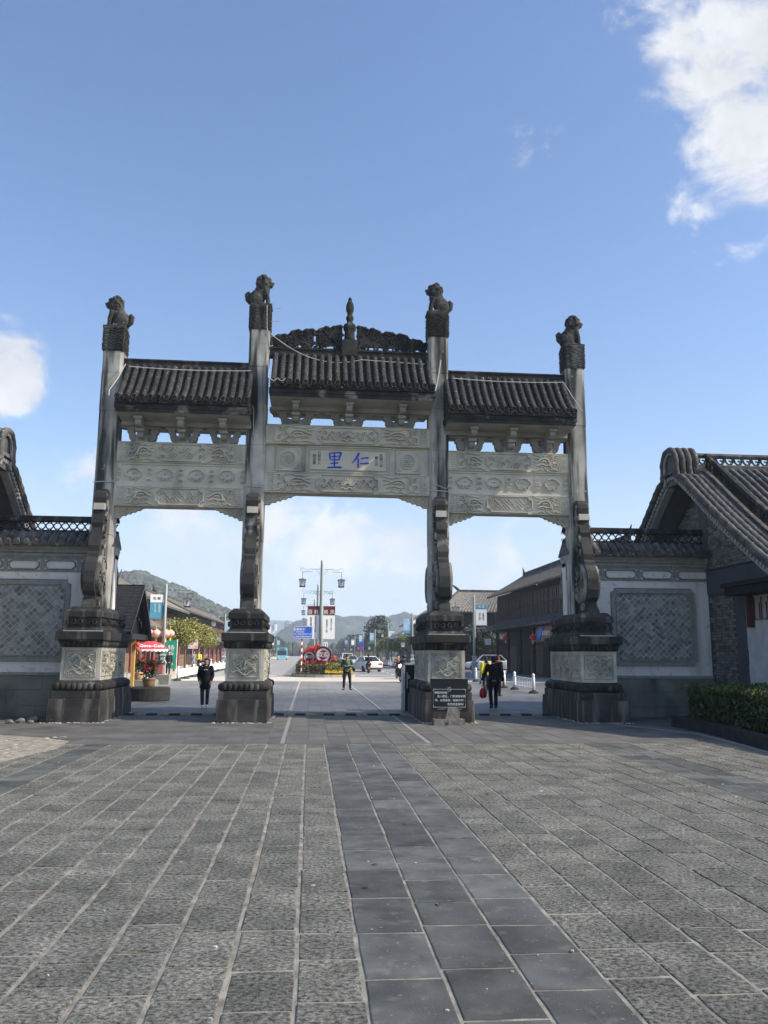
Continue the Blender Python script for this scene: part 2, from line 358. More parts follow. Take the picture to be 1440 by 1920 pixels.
def text(key, m, parent, loc, rz=0, name='lettering', sc=1., tilt=0.):
    me = TXT[key]
    if len(me.materials) and me.materials[0] != m: me = me.copy(); me.materials.clear()
    if not len(me.materials): me.materials.append(m)
    return piece(name, me, parent, loc, (pi/2+tilt, 0, rz), (sc, sc, sc))

# ------------------------------------------------------------------ ground, plaza, road
def sheet(name, x0, x1, y0, y1, z, m, nx=1, ny=1):
    mb = M()
    for i in range(nx):
        for j in range(ny): mb.add([(x0+(x1-x0)*(i+a)/nx, y0+(y1-y0)*(j+b)/ny, z) for a, b in ((0, 0), (1, 0), (1, 1), (0, 1))], [(0, 1, 2, 3)])
    return build(name, mb, m, kind='structure')
sheet('ground', -3000, 3000, -600, 4000, -.06, EARTH)
plaza = sheet('plaza_paving', -24, 24, -8, 25.4, -.008, SAND)
# every stone is cut from a shared set of irregular outlines
def stone_mesh(m, seed, top, rough):
    r = random.Random(seed); mb = M(); o = []
    e = .05 if rough else .032
    for (ax, ay), (bx, by) in zip(((-.5, -.5), (.5, -.5), (.5, .5), (-.5, .5)), ((.5, -.5), (.5, .5), (-.5, .5), (-.5, -.5))):
        for t in (0, .3, .68): o.append((ax+(bx-ax)*t, ay+(by-ay)*t))
    o = [(x*(1-e*r.random()), y*(1-e*r.random())) for x, y in o]
    mb.loft([[(x, y, -.03) for x, y in o], [(x, y, top-.004) for x, y in o], [(x*.965, y*.975, top+r.uniform(-.001, .001)) for x, y in o]])
    me = bpy.data.meshes.new('stone'); me.from_pydata(mb.v, [], mb.f); me.materials.append(m); me.update(); return me, mb
RV = [stone_mesh(ROUGH, i, 0, True) for i in range(10)]; SV = [stone_mesh(SMOOTH, 50+i, -.001, False) for i in range(8)]
strips = []                       # (x0, x1, rough?)
x = .34
for i in range(11): strips.append((x-.376, x, True)); x -= .376
strips.append((x-.5, x, False)); x -= .5
for i in range(14): strips.append((x-.376, x, True)); x -= .376
for i in range(3): strips.append((.34+.45*i, .79+.45*i, False))
x = 1.69
for i in range(10): strips.append((x, x+.392, True)); x += .392
strips.append((x, x+.46, False)); strips.append((x+.46, x+.92, False)); x += .92
for i in range(8): strips.append((x, x+.38, True)); x += .38
cand = []; rr_ = random.Random(3)
for x0, x1, rough in strips:
    y = -6+rr_.random()*.5
    while y < 17.02:
        l_ = rr_.choice((.34, .46, .55, .62, .70)) if rough else rr_.uniform(.5, .8)
        y1 = min(y+l_, 17.04)
        if y1-y > .15: cand.append((x0, x1, y, y1, rough))
        y = y1
def infield(c):
    d = (c[2]+c[3])/2; xx = (c[0]+c[1])/2
    return d > 3.2 and -1.3-d*.42 < xx < 1.2+d*.60
near = {True: sorted([c for c in cand if c[4] and infield(c)], key=lambda c: Vector(((c[0]+c[1])/2, (c[2]+c[3])/2)).length)[:300],
        False: [c for c in cand if not c[4] and infield(c)][:290]}
picked = set(map(tuple, near[True]+near[False])); far_mb = {True: M(), False: M()}
for c in cand:
    x0, x1, y0, y1, rough = c; g_ = rr_.uniform(.008, .015) if x0 < 0.3 and rough else rr_.uniform(.004, .009)
    gy = rr_.uniform(.004, .012); cx, cy = (x0+x1)/2+rr_.uniform(-.003, .003), (y0+y1)/2
    sx_, sy_ = (x1-x0)-2*g_, (y1-y0)-2*gy; dzz = rr_.uniform(-.004, .003) if rough else rr_.uniform(-.002, .001)
    me, mb = rr_.choice(RV if rough else SV)
    if c in picked: piece('granite_block' if rough else 'paving_slab', me, plaza, (cx, cy, dzz), (rr_.uniform(-.005, .005), rr_.uniform(-.006, .006), rr_.uniform(-.007, .007)), (sx_, sy_, 1))
    elif cy > -2: far_mb[rough].add([(cx+vx*sx_, cy+vy*sy_, vz+dzz) for vx, vy, vz in mb.v], mb.f)
build('granite_block', far_mb[True], ROUGH2, plaza, 'stuff'); build('paving_slab', far_mb[False], SMOOTH2, plaza, 'stuff')
mb = M(); x = -13.
while x < 13:                     # smooth cross band in front of and under the gateway
    w_ = .42; y = 17.06+rr_.random()*.2
    mb_rows = [17.06]
    while mb_rows[-1] < 25.2: mb_rows.append(mb_rows[-1]+rr_.uniform(.5, .85))
    for a, b in zip(mb_rows[:-1], mb_rows[1:]):
        g_ = .006; z = rr_.uniform(-.003, .001)
        mb.loft([[(x+g_, a+g_, -.02), (x+w_-g_, a+g_, -.02), (x+w_-g_, b-g_, -.02), (x+g_, b-g_, -.02)], [(x+g_, a+g_, z), (x+w_-g_, a+g_, z), (x+w_-g_, b-g_, z), (x+g_, b-g_, z)]])
    x += w_
build('threshold_slab', mb, SMOOTH2, plaza, 'stuff')
def brickmat(name, c1, c2, mortar, w, h, ms, rough=.7):
    m = bpy.data.materials.new(name); m.use_nodes = True; t = m.node_tree; n = t.nodes; l = t.links; b = n['Principled BSDF']
    g = n.new('ShaderNodeNewGeometry'); mp = n.new('ShaderNodeMapping'); mp.inputs['Rotation'].default_value = (0, 0, pi/2); l.new(g.outputs['Position'], mp.inputs[0])
    k = n.new('ShaderNodeTexBrick'); k.inputs['Color1'].default_value = (*c1, 1); k.inputs['Color2'].default_value = (*c2, 1); k.inputs['Mortar'].default_value = (*mortar, 1)
    k.inputs['Scale'].default_value = 1; k.inputs['Brick Width'].default_value = w; k.inputs['Row Height'].default_value = h; k.inputs['Mortar Size'].default_value = ms; l.new(mp.outputs[0], k.inputs[0])
    q = n.new('ShaderNodeTexNoise'); q.inputs['Scale'].default_value = .35; q.inputs['Detail'].default_value = 6; l.new(g.outputs['Position'], q.inputs[0])
    r_ = n.new('ShaderNodeMapRange'); r_.inputs[1].default_value = .3; r_.inputs[2].default_value = .7; r_.inputs[3].default_value = .8; r_.inputs[4].default_value = 1.2; l.new(q.outputs[0], r_.inputs[0])
    hs = n.new('ShaderNodeHueSaturation'); l.new(r_.outputs[0], hs.inputs['Value']); l.new(k.outputs[0], hs.inputs['Color']); l.new(hs.outputs[0], b.inputs['Base Color'])
    b.inputs['Roughness'].default_value = rough; b.inputs['Specular IOR Level'].default_value = .3; return m
FARP = brickmat('far_plaza_slabs', (.125, .125, .122), (.165, .164, .158), (.10, .10, .098), .9, .42, .012, .6)
sheet('street_plaza', -30, 30, 25.39, 54, -.012, FARP)
sheet('concrete_apron', -30, 40, 54, 64, -.014, CONC)
sheet('road', -9.2, 12.2, 64, 900, -.016, ASPH, 1, 8)
sheet('side_street', 12.2, 60, 64, 98, -.02, ASPH)
mb = M(); mb.box(-16, -9.4, 56.2, 420, -.05, .11); build('pavement', mb, brickmat('kerb_slabs', (.34, .31, .26), (.40, .37, .31), (.24, .22, .19), 1.2, .6, .02), kind='structure')
mb = M(); mb.box(12.2, 17.4, 100, 420, -.05, .12); build('pavement', mb, SIDE, kind='structure')
mb = M()
for cx, y0, y1 in ((-.5, 17.06, 25.3), (2.45, 17.06, 25.3), (-.56, 25.5, 53.8), (2.33, 25.5, 53.8)): mb.box(cx-.04, cx+.04, y0, y1, -.01, .0045)
build('pale_paving_line', mb, PALE, kind='structure')
mb = M()
for y in (68, 72.5, 77, 82, 88, 95, 103, 112, 122): mb.box(7.2, 7.36, y, y+2., -.02, -.008); mb.box(-5.1, -4.95, y, y+2, -.02, -.008)
for x0, x1, y in ((-8.8, -1.8, 67.0), (-8.6, -1.6, 74), (4.2, 7.0, 69)): mb.box(x0, x1, y, y+.35, -.02, -.008)
build('road_marking', mb, LINEW, kind='structure')
# pale pebble patch and thin kerb line
pp = M(); pts = [(-4.75, 17.6), (-4.6, 16.3), (-4.9, 14.6), (-4.95, 13.), (-10.2, 13.), (-10.2, 18.9), (-6.6, 18.9), (-5.6, 18.3)]
pts = [(x, y) for x, y in pts]; pp.prism(pts[::-1], lambda u, v, w: (u, v, w), -.02, .006)
peb = build('pebble_patch', pp, PEB, kind='structure')
pb = M(); pr = random.Random(5); pb.sm = True
for i in range(420):
    x_, y_ = pr.uniform(-9.9, -5.0), pr.uniform(13.2, 18.4); pb.ball((x_, y_, .004), (pr.uniform(.03, .12), pr.uniform(.03, .08), .012), 6, 4)
build('pebble', pb, mat('pebbles', (.42, .37, .30), var=.3, scale=9, rand=.4, island=True), peb, 'stuff')
mb = M()
for (x0, y0), (x1, y1) in (((7.9, 22.0), (9.0, 18.9)), ((9.0, 18.9), (8.42, 13)), ((8.42, 13), (8.0, 7))):
    d_ = Vector((x1-x0, y1-y0, 0)); mb.cbox(((x0+x1)/2, (y0+y1)/2, -.004), (d_.length/2, .05, .012), math.atan2(y1-y0, x1-x0))
build('pale_kerb_line', mb, PALE, kind='structure')

gb_ = M(); pr = random.Random(77)
for i in range(260):
    y_ = 3.4+14*pr.random()**1.4; x_ = pr.uniform(-1.2-y_*.4, 1.2+y_*.55); s_ = pr.choice((.006, .008, .01, .014)); gb_.ball((x_, y_, .004), (s_*pr.uniform(.8, 1.6), s_, s_*.6), 5, 3)
for cx_ in (-5.9, -1.69, 3.69, 7.9):
    for i in range(90):
        side = pr.random()
        if side < .5: x_, y_ = cx_+pr.uniform(-.75, .75), 21.97-abs(pr.gauss(0, .05))
        else: x_, y_ = cx_+pr.choice((-1, 1))*(.67+abs(pr.gauss(0, .05))), pr.uniform(21.9, 25.8)
        s_ = pr.uniform(.012, .035); gb_.ball((x_, y_, .004), (s_*1.5, s_*1.3, s_*.5), 5, 3)
build('grit', gb_, mat('grit_pale', (.45, .43, .38), var=.3, scale=9, rand=.6, island=True), plaza, 'stuff')
lf_ = M()
for i in range(34):
    y_ = 3.6+13*pr.random(); x_ = pr.uniform(-1.2-y_*.4, 1.2+y_*.55); a = pr.uniform(0, 6.28); c_, s_ = math.cos(a)*.035, math.sin(a)*.035
    lf_.add([(x_-c_, y_-s_, .004), (x_+s_*.4, y_-c_*.4, .012), (x_+c_, y_+s_, .006), (x_-s_*.4, y_+c_*.4, .016)], [(0, 1, 2, 3)])
build('fallen_leaf', lf_, mat('dry_leaf', (.20, .13, .06), var=.3, rand=.5, island=True), plaza, 'stuff')

# ------------------------------------------------------------------ the stone gateway
YC = 23.9; CXS = (-5.9, -1.69, 3.69, 7.9); GX = 1.0
gate = root('stone_gateway', 'tall grey stone gateway with four columns, carved beams and tiled roofs across the paving', 'gateway', (GX, YC, 0))
def pedestal(cx):
    p = M(); p.stack(cx, YC, [(.66, 1.92, -.03), (.66, 1.92, .30), (.65, 1.90, .575)]); p.stack(cx, YC, [(.625, 1.77, .57), (.625, 1.77, .78)])
    for hx in (-.665, .665): pass
    ped = build('pedestal', p, PS, gate)
    q = M(); q.sm = True; n = 8       # lotus roll: rounded cushion with petals
    q.stack(cx, YC, [(.52, 1.58, .775), (.60, 1.68, .80), (.635, 1.72, .88), (.60, 1.68, .97), (.50, 1.52, 1.035)])
    for i in range(8):
        u = cx-.56+1.12*(i+.5)/8
        for yy in (YC-1.69, YC+1.69): q.ball((u, yy, .885), (.082, .065, .10), 8, 6)
    for i in range(22):
        v = YC-1.6+3.2*(i+.5)/22
        for xx in (cx-.605, cx+.605): q.ball((xx, v, .885), (.065, .085, .10), 8, 6)
    build('lotus_moulding', q, DS, ped)
    d = M(); d.stack(cx, YC, [(.475, 1.43, 1.02), (.475, 1.43, 1.885)])
    for sx in (-1, 1):                 # corner posts and frames proud of the die
        for sy in (-1, 1): d.box(cx+sx*.455-.045, cx+sx*.455+.045, YC+sy*1.41-.045, YC+sy*1.41+.045, 1.04, 1.87)
    d.box(cx-.41, cx+.41, YC-1.452, YC-1.42, 1.035, 1.11); d.box(cx-.41, cx+.41, YC-1.452, YC-1.42, 1.80, 1.87)
    for sx in (-1, 1):
        d.box(cx+sx*.486-.012, cx+sx*.486+.012, YC-1.36, YC+1.36, 1.035, 1.12); d.box(cx+sx*.486-.012, cx+sx*.486+.012, YC-1.36, YC+1.36, 1.79, 1.87)
    DIE = mat('die_stone', (.50, .47, .38), var=.2, scale=2.2, bump=.3, streak=(.07, .067, .056), sk=(.62, .78), sscale=(3., 3., 1.2)); die = build('die_block', d, DIE, ped)
    s = M(); r = random.Random(int(cx*10)); fn = front(YC-1.43)
    s.stroke(rect(cx-.385, cx+.385, 1.135, 1.775), .035, .03, fn, True)
    for i in range(30):
        u, v = cx+r.uniform(-.31, .31), r.uniform(1.19, 1.73)
        a = r.uniform(0, 6.28); s.stroke(spiral(u, v, .012, r.uniform(.05, .095), a, r.choice((-1.1, 1.1)), 12), .030, .035, fn)
    for i in range(4):
        pth = [(cx-.30+.6*t, 1.25+.13*i+.06*math.sin(t*9+i*1.7)) for t in [k/18 for k in range(19)]]; s.stroke(pth, .045, .045, fn)
    mo_ = [(cx-.13, 1.42), (cx+.02, 1.33), (cx+.15, 1.43), (cx+.0, 1.53)]; s.stroke(mo_, .035, .05, fn, True); s.prism(mo_, lambda u, v, w: (u, YC-1.43-w, v), 0, .035)
    s.stroke([(cx+.0, 1.43), (cx+.03, 1.55), (cx-.04, 1.63)], .05, .06, fn); s.stroke([(cx-.22, 1.60), (cx-.12, 1.66), (cx+.02, 1.62), (cx+.12, 1.68), (cx+.24, 1.62)], .04, .05, fn)
    for sx in (-1, 1):
        fs = lambda u, v, w, sx=sx: (cx+sx*(.475+w), u, v)
        for k in range(3):
            y0 = YC-1.3+k*.9
            s.stroke(rect(y0, y0+.8, 1.15, 1.76), .04, .025, fs, True)
            for i in range(14):
                u, v = y0+.1+.6*r.random(), r.uniform(1.22, 1.70); s.stroke(spiral(u, v, .03, r.uniform(.06, .11), r.uniform(0, 6.28), r.choice((-.8, .8)), 9), .045, .04, fs)
    build('relief_carving', s, DIE, die)
    b = M(); b.sm = True; b.stack(cx, YC, [(.49, 1.45, 1.88), (.50, 1.47, 1.92), (.555, 1.60, 2.0), (.57, 1.63, 2.065)])
    for i in range(8):
        u = cx-.5+1.0*(i+.5)/8; b.ball((u, YC-1.575, 1.965), (.055, .05, .085), 8, 6)
    for i in range(20):
        v = YC-1.5+3.0*(i+.5)/20
        for sx in (-1, 1): b.ball((cx+sx*.53, v, 1.965), (.05, .06, .085), 8, 6)
    build('bead_moulding', b, DS, ped)
    c = M(); c.stack(cx, YC, [(.60, 1.72, 2.06), (.61, 1.74, 2.09), (.61, 1.74, 2.285)]); c.stack(cx, YC, [(.49, 1.45, 2.28), (.49, 1.45, 2.34), (.44, 1.38, 2.40), (.44, 1.38, 2.67)])
    c.stack(cx, YC, [(.48, 1.43, 2.665), (.48, 1.43, 2.81), (.36, 1.27, 2.94)])
    for i, u in enumerate((-.28, -.11, .11, .28)):
        c.stroke(spiral(cx+u, 2.535, .02, .075, 1.2, 1.0*(1 if i < 2 else -1), 12), .05, .04, front(YC-1.38))
    for i in range(14):
        v = YC-1.25+2.5*i/13
        for sx in (-1, 1): c.stroke(spiral(v, 2.535, .02, .08, i, .9, 8), .045, .035, lambda u, w, d, sx=sx: (cx+sx*(.44+d), u, w))
    for x_ in (-1, 1): c.stroke([(cx+x_*.42, 2.42), (cx+x_*.42, 2.65)], .04, .03, front(YC-1.38))
    build('pedestal_cap', c, DS, ped)
    w_ = M(); w_.box(cx-.50, cx+.505, YC-1.48, YC-1.44, 2.287, 2.315); build('pale_ledge', w_, LS, ped)
CLP = [(22.62, 2.93), (22.66, 3.02), (22.86, 3.16), (22.87, 3.26), (22.73, 3.36), (22.66, 3.6), (22.66, 3.9), (22.74, 4.14), (22.88, 4.30), (22.89, 4.40), (22.96, 4.46), (22.95, 4.62), (23.0, 4.72), (23.12, 4.95), (23.20, 5.15), (23.17, 5.28), (23.24, 5.42), (23.32, 5.60), (23.36, 5.82), (23.33, 5.90), (23.30, 6.02), (23.32, 6.14), (23.40, 6.24), (23.50, 6.28), (23.63, 6.24)]
def clasp(cx, back):
    my = (lambda y: 2*YC-y) if back else (lambda y: y)
    c = M(); pts = CLP+[(23.63, 2.93)]
    c.prism(pts, lambda u, v, w: (cx+w, my(u), v), -.15, .15)
    ob = build('clasp_stone', c, mat('clasp_stone', (.050, .048, .043), var=.35, scale=1.6, bump=.5, bscale=28, streak=(.30, .295, .265), sk=(.62, .80), sscale=(3, 3, .7), spot=(.4, .4, .36), spth=.73, spscale=20), gate)
    for s in (-1, 1):
        d = M()
        fn = lambda u, v, w, s=s: (cx+s*(.15+w), my(u), v)
        circ = [(23.22+.50*math.cos(2*pi*i/28), 3.80+.58*math.sin(2*pi*i/28)) for i in range(28)]
        d.prism(circ, lambda u, v, w, s=s: (cx+s*(.13+w), my(u), v), 0., .05)
        f2 = lambda u, v, w, s=s: (cx+s*(.18+w), my(u), v)
        d.stroke([(23.22+.46*math.cos(2*pi*i/28), 3.80+.53*math.sin(2*pi*i/28)) for i in range(28)], .07, .035, f2, True)
        for i in range(14):
            a = 2*pi*i/14; p0 = (23.22+.17*math.cos(a), 3.80+.19*math.sin(a)); p1 = (23.22+.42*math.cos(a), 3.80+.48*math.sin(a))
            d.stroke([p0, ((p0[0]+p1[0])/2, (p0[1]+p1[1])/2), p1], .09, .03, f2)
        d.stroke([(23.22+.13*math.cos(2*pi*i/14), 3.80+.14*math.sin(2*pi*i/14)) for i in range(14)], .06, .05, f2, True)
        d.stroke([(23.18, 3.78), (23.26, 3.82)], .09, .05, f2)
        for (u, v, r_, a) in ((23.26, 4.72, .20, 0), (23.32, 5.10, .15, 2), (23.42, 5.45, .11, 1), (23.46, 5.75, .09, 3), (23.45, 6.08, .10, 0), (23.1, 3.1, .13, 1)):
            d.stroke(spiral(u, v, .03, r_, a, 1.3, 16), .06, .035, fn)
        d.stroke([(23.28, 4.36), (23.30, 4.7), (23.40, 5.1), (23.46, 5.5), (23.49, 6.1)], .05, .03, fn); d.stroke([(23.24, 3.35), (23.16, 3.2), (23.1, 3.08)], .05, .03, fn)
        build('drum_relief', d, mat('drum_relief_stone', (.27, .26, .22), var=.3, scale=3, bump=.4, streak=(.05, .05, .045), sk=(.46, .62), sscale=(3.5, 3.5, 1.)), ob)
    if not back:
        e = M(); e.box(cx-.152, cx+.152, 23.24, 23.34, 5.905 if False else 5.66, 5.84); build('repair_block', e, LS, ob)
COLT = {CXS[0]: (10.42, 11.15), CXS[1]: (11.25, 12.03), CXS[2]: (11.25, 12.03), CXS[3]: (10.42, 11.15)}
def column(cx):
    z1, z2 = COLT[cx]; c = M(); zs = [2.93, 4.9, 6.52, 7.72, 8.98, 10.1, z1] if z1 > 11 else [2.93, 5.0, 6.5, 8.6, 9.75, z1]
    for i in range(len(zs)-1):
        h = .292+(.004 if i % 2 else -.003); c.stack(cx, YC, [(h-.01, h-.01, zs[i], .07), (h, h, zs[i]+.012, .07), (h, h, zs[i+1]-.006, .07), (h-.01, h-.01, zs[i+1], .07)])
    ob = build('column', c, CS, gate)
    t = M(); t.stack(cx, YC, [(.30, .30, z1-.005), (.31, .31, z1+.03), (.31, .31, z2-.02), (.29, .29, z2)]); r = random.Random(int(cx*7))
    for s_ in (-1, 1):
        for k in range(9):
            v = z1+.08+.075*k
            t.stroke(wave(-.28, .28, v, .03, r.uniform(1.2, 3.6), 16, r.uniform(0, 6)), .042, .014, lambda u, w, d, s_=s_: (cx+u, YC-s_*(.308+d), w))
            t.stroke(wave(-.28, .28, v, .03, r.uniform(1.2, 3.6), 16, r.uniform(0, 6)), .042, .014, lambda u, w, d, s_=s_: (cx+s_*(.308+d), YC+u, w))
    build('carved_capital', t, DS, ob)
# seated lion, facing +X when built
lb = M(); lb.sm = True
def lion_shape():
    b = lb.ball
    b((-.12, 0, .26), (.24, .19, .24)); b((-.02, 0, .40), (.20, .17, .26)); b((.08, 0, .52), (.17, .17, .20)); b((.12, 0, .46), (.13, .14, .17))
    for s in (-1, 1):
        b((-.14, s*.13, .17), (.20, .09, .18)); lb.tube([(-.05, s*.16, .05), (.08, s*.16, .03), (.14, s*.15, .03)], [.07, .06, .05], 8)
        lb.tube([(.12, s*.10, .46), (.19, s*.11, .26), (.20, s*.11, .08), (.27, s*.11, .035)], [.085, .065, .055, .055], 8)
        b((.26, s*.11, .04), (.08, .065, .045)); b((.09, s*.15, .80), (.045, .04, .06))
    b((.10, 0, .70), (.20, .18, .17)); b((.24, 0, .66), (.12, .12, .085)); b((.25, 0, .60), (.09, .10, .04)); b((.345, 0, .69), (.035, .045, .03)); b((.19, 0, .79), (.10, .13, .06))
    b((.05, 0, .60), (.22, .21, .20))
    r = random.Random(2)
    for i in range(46):
        a, e = r.uniform(.9, 2*pi-.9), r.uniform(-.6, 1.4); p = Vector((.06+.20*math.cos(a)*math.cos(e), .19*math.sin(a)*math.cos(e), .68+.20*math.sin(e))); b(p, .055, 7, 5)
    lb.tube([(-.30, 0, .10), (-.40, 0, .20), (-.41, 0, .34), (-.36, 0, .42)], [.06, .075, .085, .04], 8); b((-.40, 0, .32), (.07, .06, .11))
    lb.box(-.30, .34, -.24, .24, -.03, .045)
lion_shape()
lion_me = None
def build_local(name, mb, m, parent):
    o = build(name, mb, m); o.parent = parent; OFF[o.name] = Vector(); return o
def lion(cx, z, flip):
    global lion_me
    if lion_me is None:
        o = build_local('guardian_lion', lb, mat('lion_stone', (.055, .052, .046), var=.4, scale=5, bump=.6, bscale=40, spot=(.22, .21, .18), spth=.64, spscale=15), gate); lion_me = o.data
    else: o = build('guardian_lion', None, None, gate, data=lion_me)
    md = o.modifiers.new('remesh', 'REMESH'); md.mode = 'VOXEL'; md.voxel_size = .012; md.use_smooth_shade = True
    o.location = (cx-GX, 0, z); o.rotation_euler = (0, 0, pi if flip else 0); o.scale = (1.02, 1.0, 1.14)
for cx in CXS: pedestal(cx); column(cx); clasp(cx, False); clasp(cx, True)
lion(CXS[0], 11.18, True); lion(CXS[1], 12.06, False); lion(CXS[2], 12.06, True); lion(CXS[3], 11.18, False)

# carved beams between the columns
def key_pattern(s, u0, u1, v0, v1, fn, n):
    h = (v1-v0)/n
    for i in range(n):
        b = v0+h*i; w = u1-u0
        s.stroke([(u0+.1*w, b+.15*h), (u0+.9*w, b+.15*h), (u0+.9*w, b+.85*h), (u0+.3*w, b+.85*h), (u0+.3*w, b+.5*h), (u0+.65*w, b+.5*h)], .024, .02, fn)
def dragon(s, u0, u1, v0, v1, fn, seed):   # curling cloud and dragon scrolls; u0 is the outer end
    L_ = u1-u0; h = v1-v0; P = lambda a, b: (u0+a*L_, v0+b*h)
    # stepped cloud border towards the middle
    s.stroke([P(*q) for q in ((.30, .97), (.45, .93), (.52, .86), (.62, .90), (.70, .83), (.80, .88), (.88, .92), (.99, .97))], .035, .035, fn)
    s.stroke([P(*q) for q in ((.30, .03), (.42, .05), (.50, .12), (.60, .08), (.70, .15), (.80, .12), (.90, .06), (.99, .03))], .035, .035, fn)
    for cx, cy, r_, a, tn in ((.10, .78, .16, .5, 1.3), (.10, .35, .15, 2.5, -1.3), (.22, .58, .10, 1, 1.1), (.26, .16, .12, 3, 1.2), (.24, .88, .09, 0, -1.1), (.66, .35, .11, 1, 1.1), (.48, .22, .10, 4, -1.2)):
        c = P(cx, cy); s.stroke([(c[0]+(q[0])*(1 if L_ > 0 else -1), c[1]+q[1]) for q in spiral(0, 0, .015, r_*h, a, tn, 14)], .04, .04, fn)
    s.stroke([P(*q) for q in ((.36, .30), (.33, .45), (.40, .66), (.52, .74), (.66, .70), (.80, .58), (.90, .50))], .06, .055, fn)   # jaw and head line
    s.stroke([P(*q) for q in ((.40, .38), (.50, .33), (.62, .42), (.74, .40), (.84, .32))], .05, .05, fn)
    s.stroke([P(*q) for q in ((.46, .55), (.56, .60), (.66, .54))], .055, .055, fn); s.stroke([P(*q) for q in ((.18, .05), (.28, .32), (.30, .5), (.20, .72), (.30, .92))], .04, .04, fn)
    s.stroke([P(*q) for q in ((.02, .08), (.12, .12), (.18, .22))], .05, .04, fn); s.stroke([P(*q) for q in ((.70, .66), (.80, .72), (.92, .74))], .03, .035, fn)
def lattice(s, u0, u1, v0, v1, fn, flip):   # diagonal fret in a scalloped cartouche
    c = .16*(v1-v0)
    s.stroke(notch(u0, u1, v0, v1, c*1.5, 4), .05, .045, fn, True)
    for px_ in (u0+.13, u1-.13):
        for py_ in (v0+.30*(v1-v0), v1-.30*(v1-v0)): s.stroke(spiral(px_, py_, .01, .062, 0 if px_ < (u0+u1)/2 else pi, 1.2, 12), .03, .035, fn)
    h = v1-v0; iu0, iu1, iv0, iv1 = u0+.22, u1-.22, v0+.17*h, v1-.17*h; H = iv1-iv0; p = .105; n = int((iu1-iu0)/p)+8
    r = random.Random(4)
    for i in range(-6, n):
        a = iu0+i*p; e = []
        for t in (0, .25, .5, .75, 1): e.append((a+(t if not flip else 1-t)*H*.95, iv0+t*H))
        e = [q for q in e if iu0 <= q[0] <= iu1]
        k = i % 4
        if k == 1 and len(e) > 3: e = e[:3]
        if k == 3 and len(e) > 3: e = e[-3:]
        if len(e) > 1:
            s.stroke(e, .034, .035, fn)
            if k == 1: q = e[-1]; s.stroke([q, (q[0]+(.09 if not flip else -.09), q[1]-.08)], .034, .035, fn)
            if k == 3: q = e[0]; s.stroke([q, (q[0]-(.09 if not flip else -.09), q[1]+.08)], .034, .035, fn)
def floral(s, u0, u1, v0, v1, fn):
    h = v1-v0; um = (u0+u1)/2; vm_ = (v0+v1)/2
    s.stroke(notch(u0, u1, v0, v1, .26*h, 4), .05, .045, fn, True)
    for sg in (-1, 1):
        s.stroke([(um+sg*(.16+t*.62*(u1-u0)/2), vm_-.06*h+.16*h*math.sin(t*11)) for t in [i/22 for i in range(23)]], .045, .045, fn)
        for t, dv, r_ in ((.30, .13, .075), (.42, -.18, .08), (.54, .15, .075), (.66, -.15, .075), (.78, .14, .07), (.86, -.12, .06)):
            s.stroke([(um+sg*(t*(u1-u0)/2)+q[0]*sg, vm_+dv*h*1.2+q[1]) for q in spiral(0, 0, .01, r_, t*20, 1.1, 12)], .035, .04, fn)
    for i in range(9):
        a = pi*(i-.0)/8; s.stroke([(um+.04*math.cos(a), vm_-.10*h+.03*math.sin(a)), (um+.13*math.cos(a)*1.2, vm_-.1*h+.36*h*math.sin(a)*.9), (um+.16*math.cos(a)*1.2, vm_-.1*h+.42*h*math.sin(a))], .06, .05, fn)
    s.stroke(wave(um-.2, um+.2, vm_-.30*h, .03, 2), .05, .045, fn)
def beam(x0, x1, z0, z1, hd, kind, flip=False):
    b = M(); b.stack((x0+x1)/2, YC, [((x1-x0)/2, hd, z0, .01), ((x1-x0)/2, hd, z1, .01)]); ob = build('carved_beam', b, LS, gate)
    s = M(); fn = front(YC-hd); h = z1-z0; W_ = x1-x0; v0, v1 = z0+.05*h, z1-.05*h
    kw = .075*W_ if kind == 'lattice' else .05*W_
    s.stroke([(x0+.02, z1-.018), (x1-.02, z1-.018)], .03, .018, fn); s.stroke([(x0+.02, z0+.018), (x1-.02, z0+.018)], .03, .018, fn)
    key_pattern(s, x0+.03, x0+kw, v0, v1, fn, 3); key_pattern(s, x1-.03, x1-kw, v0, v1, fn, 3)
    for u in (x0+kw+.02, x1-kw-.02): s.stroke([(u, v0), (u, v1)], .025, .02, fn)
    a = x0+.31*W_; c = x1-.31*W_
    dragon(s, x0+kw+.05, a-.03, v0, v1, fn, 1); dragon(s, x1-kw-.05, c+.03, v0, v1, fn, 2)
    if kind == 'lattice': lattice(s, a+.02, c-.02, z0+.1*h, z1-.1*h, fn, flip)
    else: floral(s, a+.02, c-.02, z0+.1*h, z1-.1*h, fn)
    build('relief_carving', s, LS, ob)
    return ob
IN = .285
BAYS = [(CXS[0]+IN, CXS[1]-IN), (CXS[1]+IN, CXS[2]-IN), (CXS[2]+IN, CXS[3]-IN)]
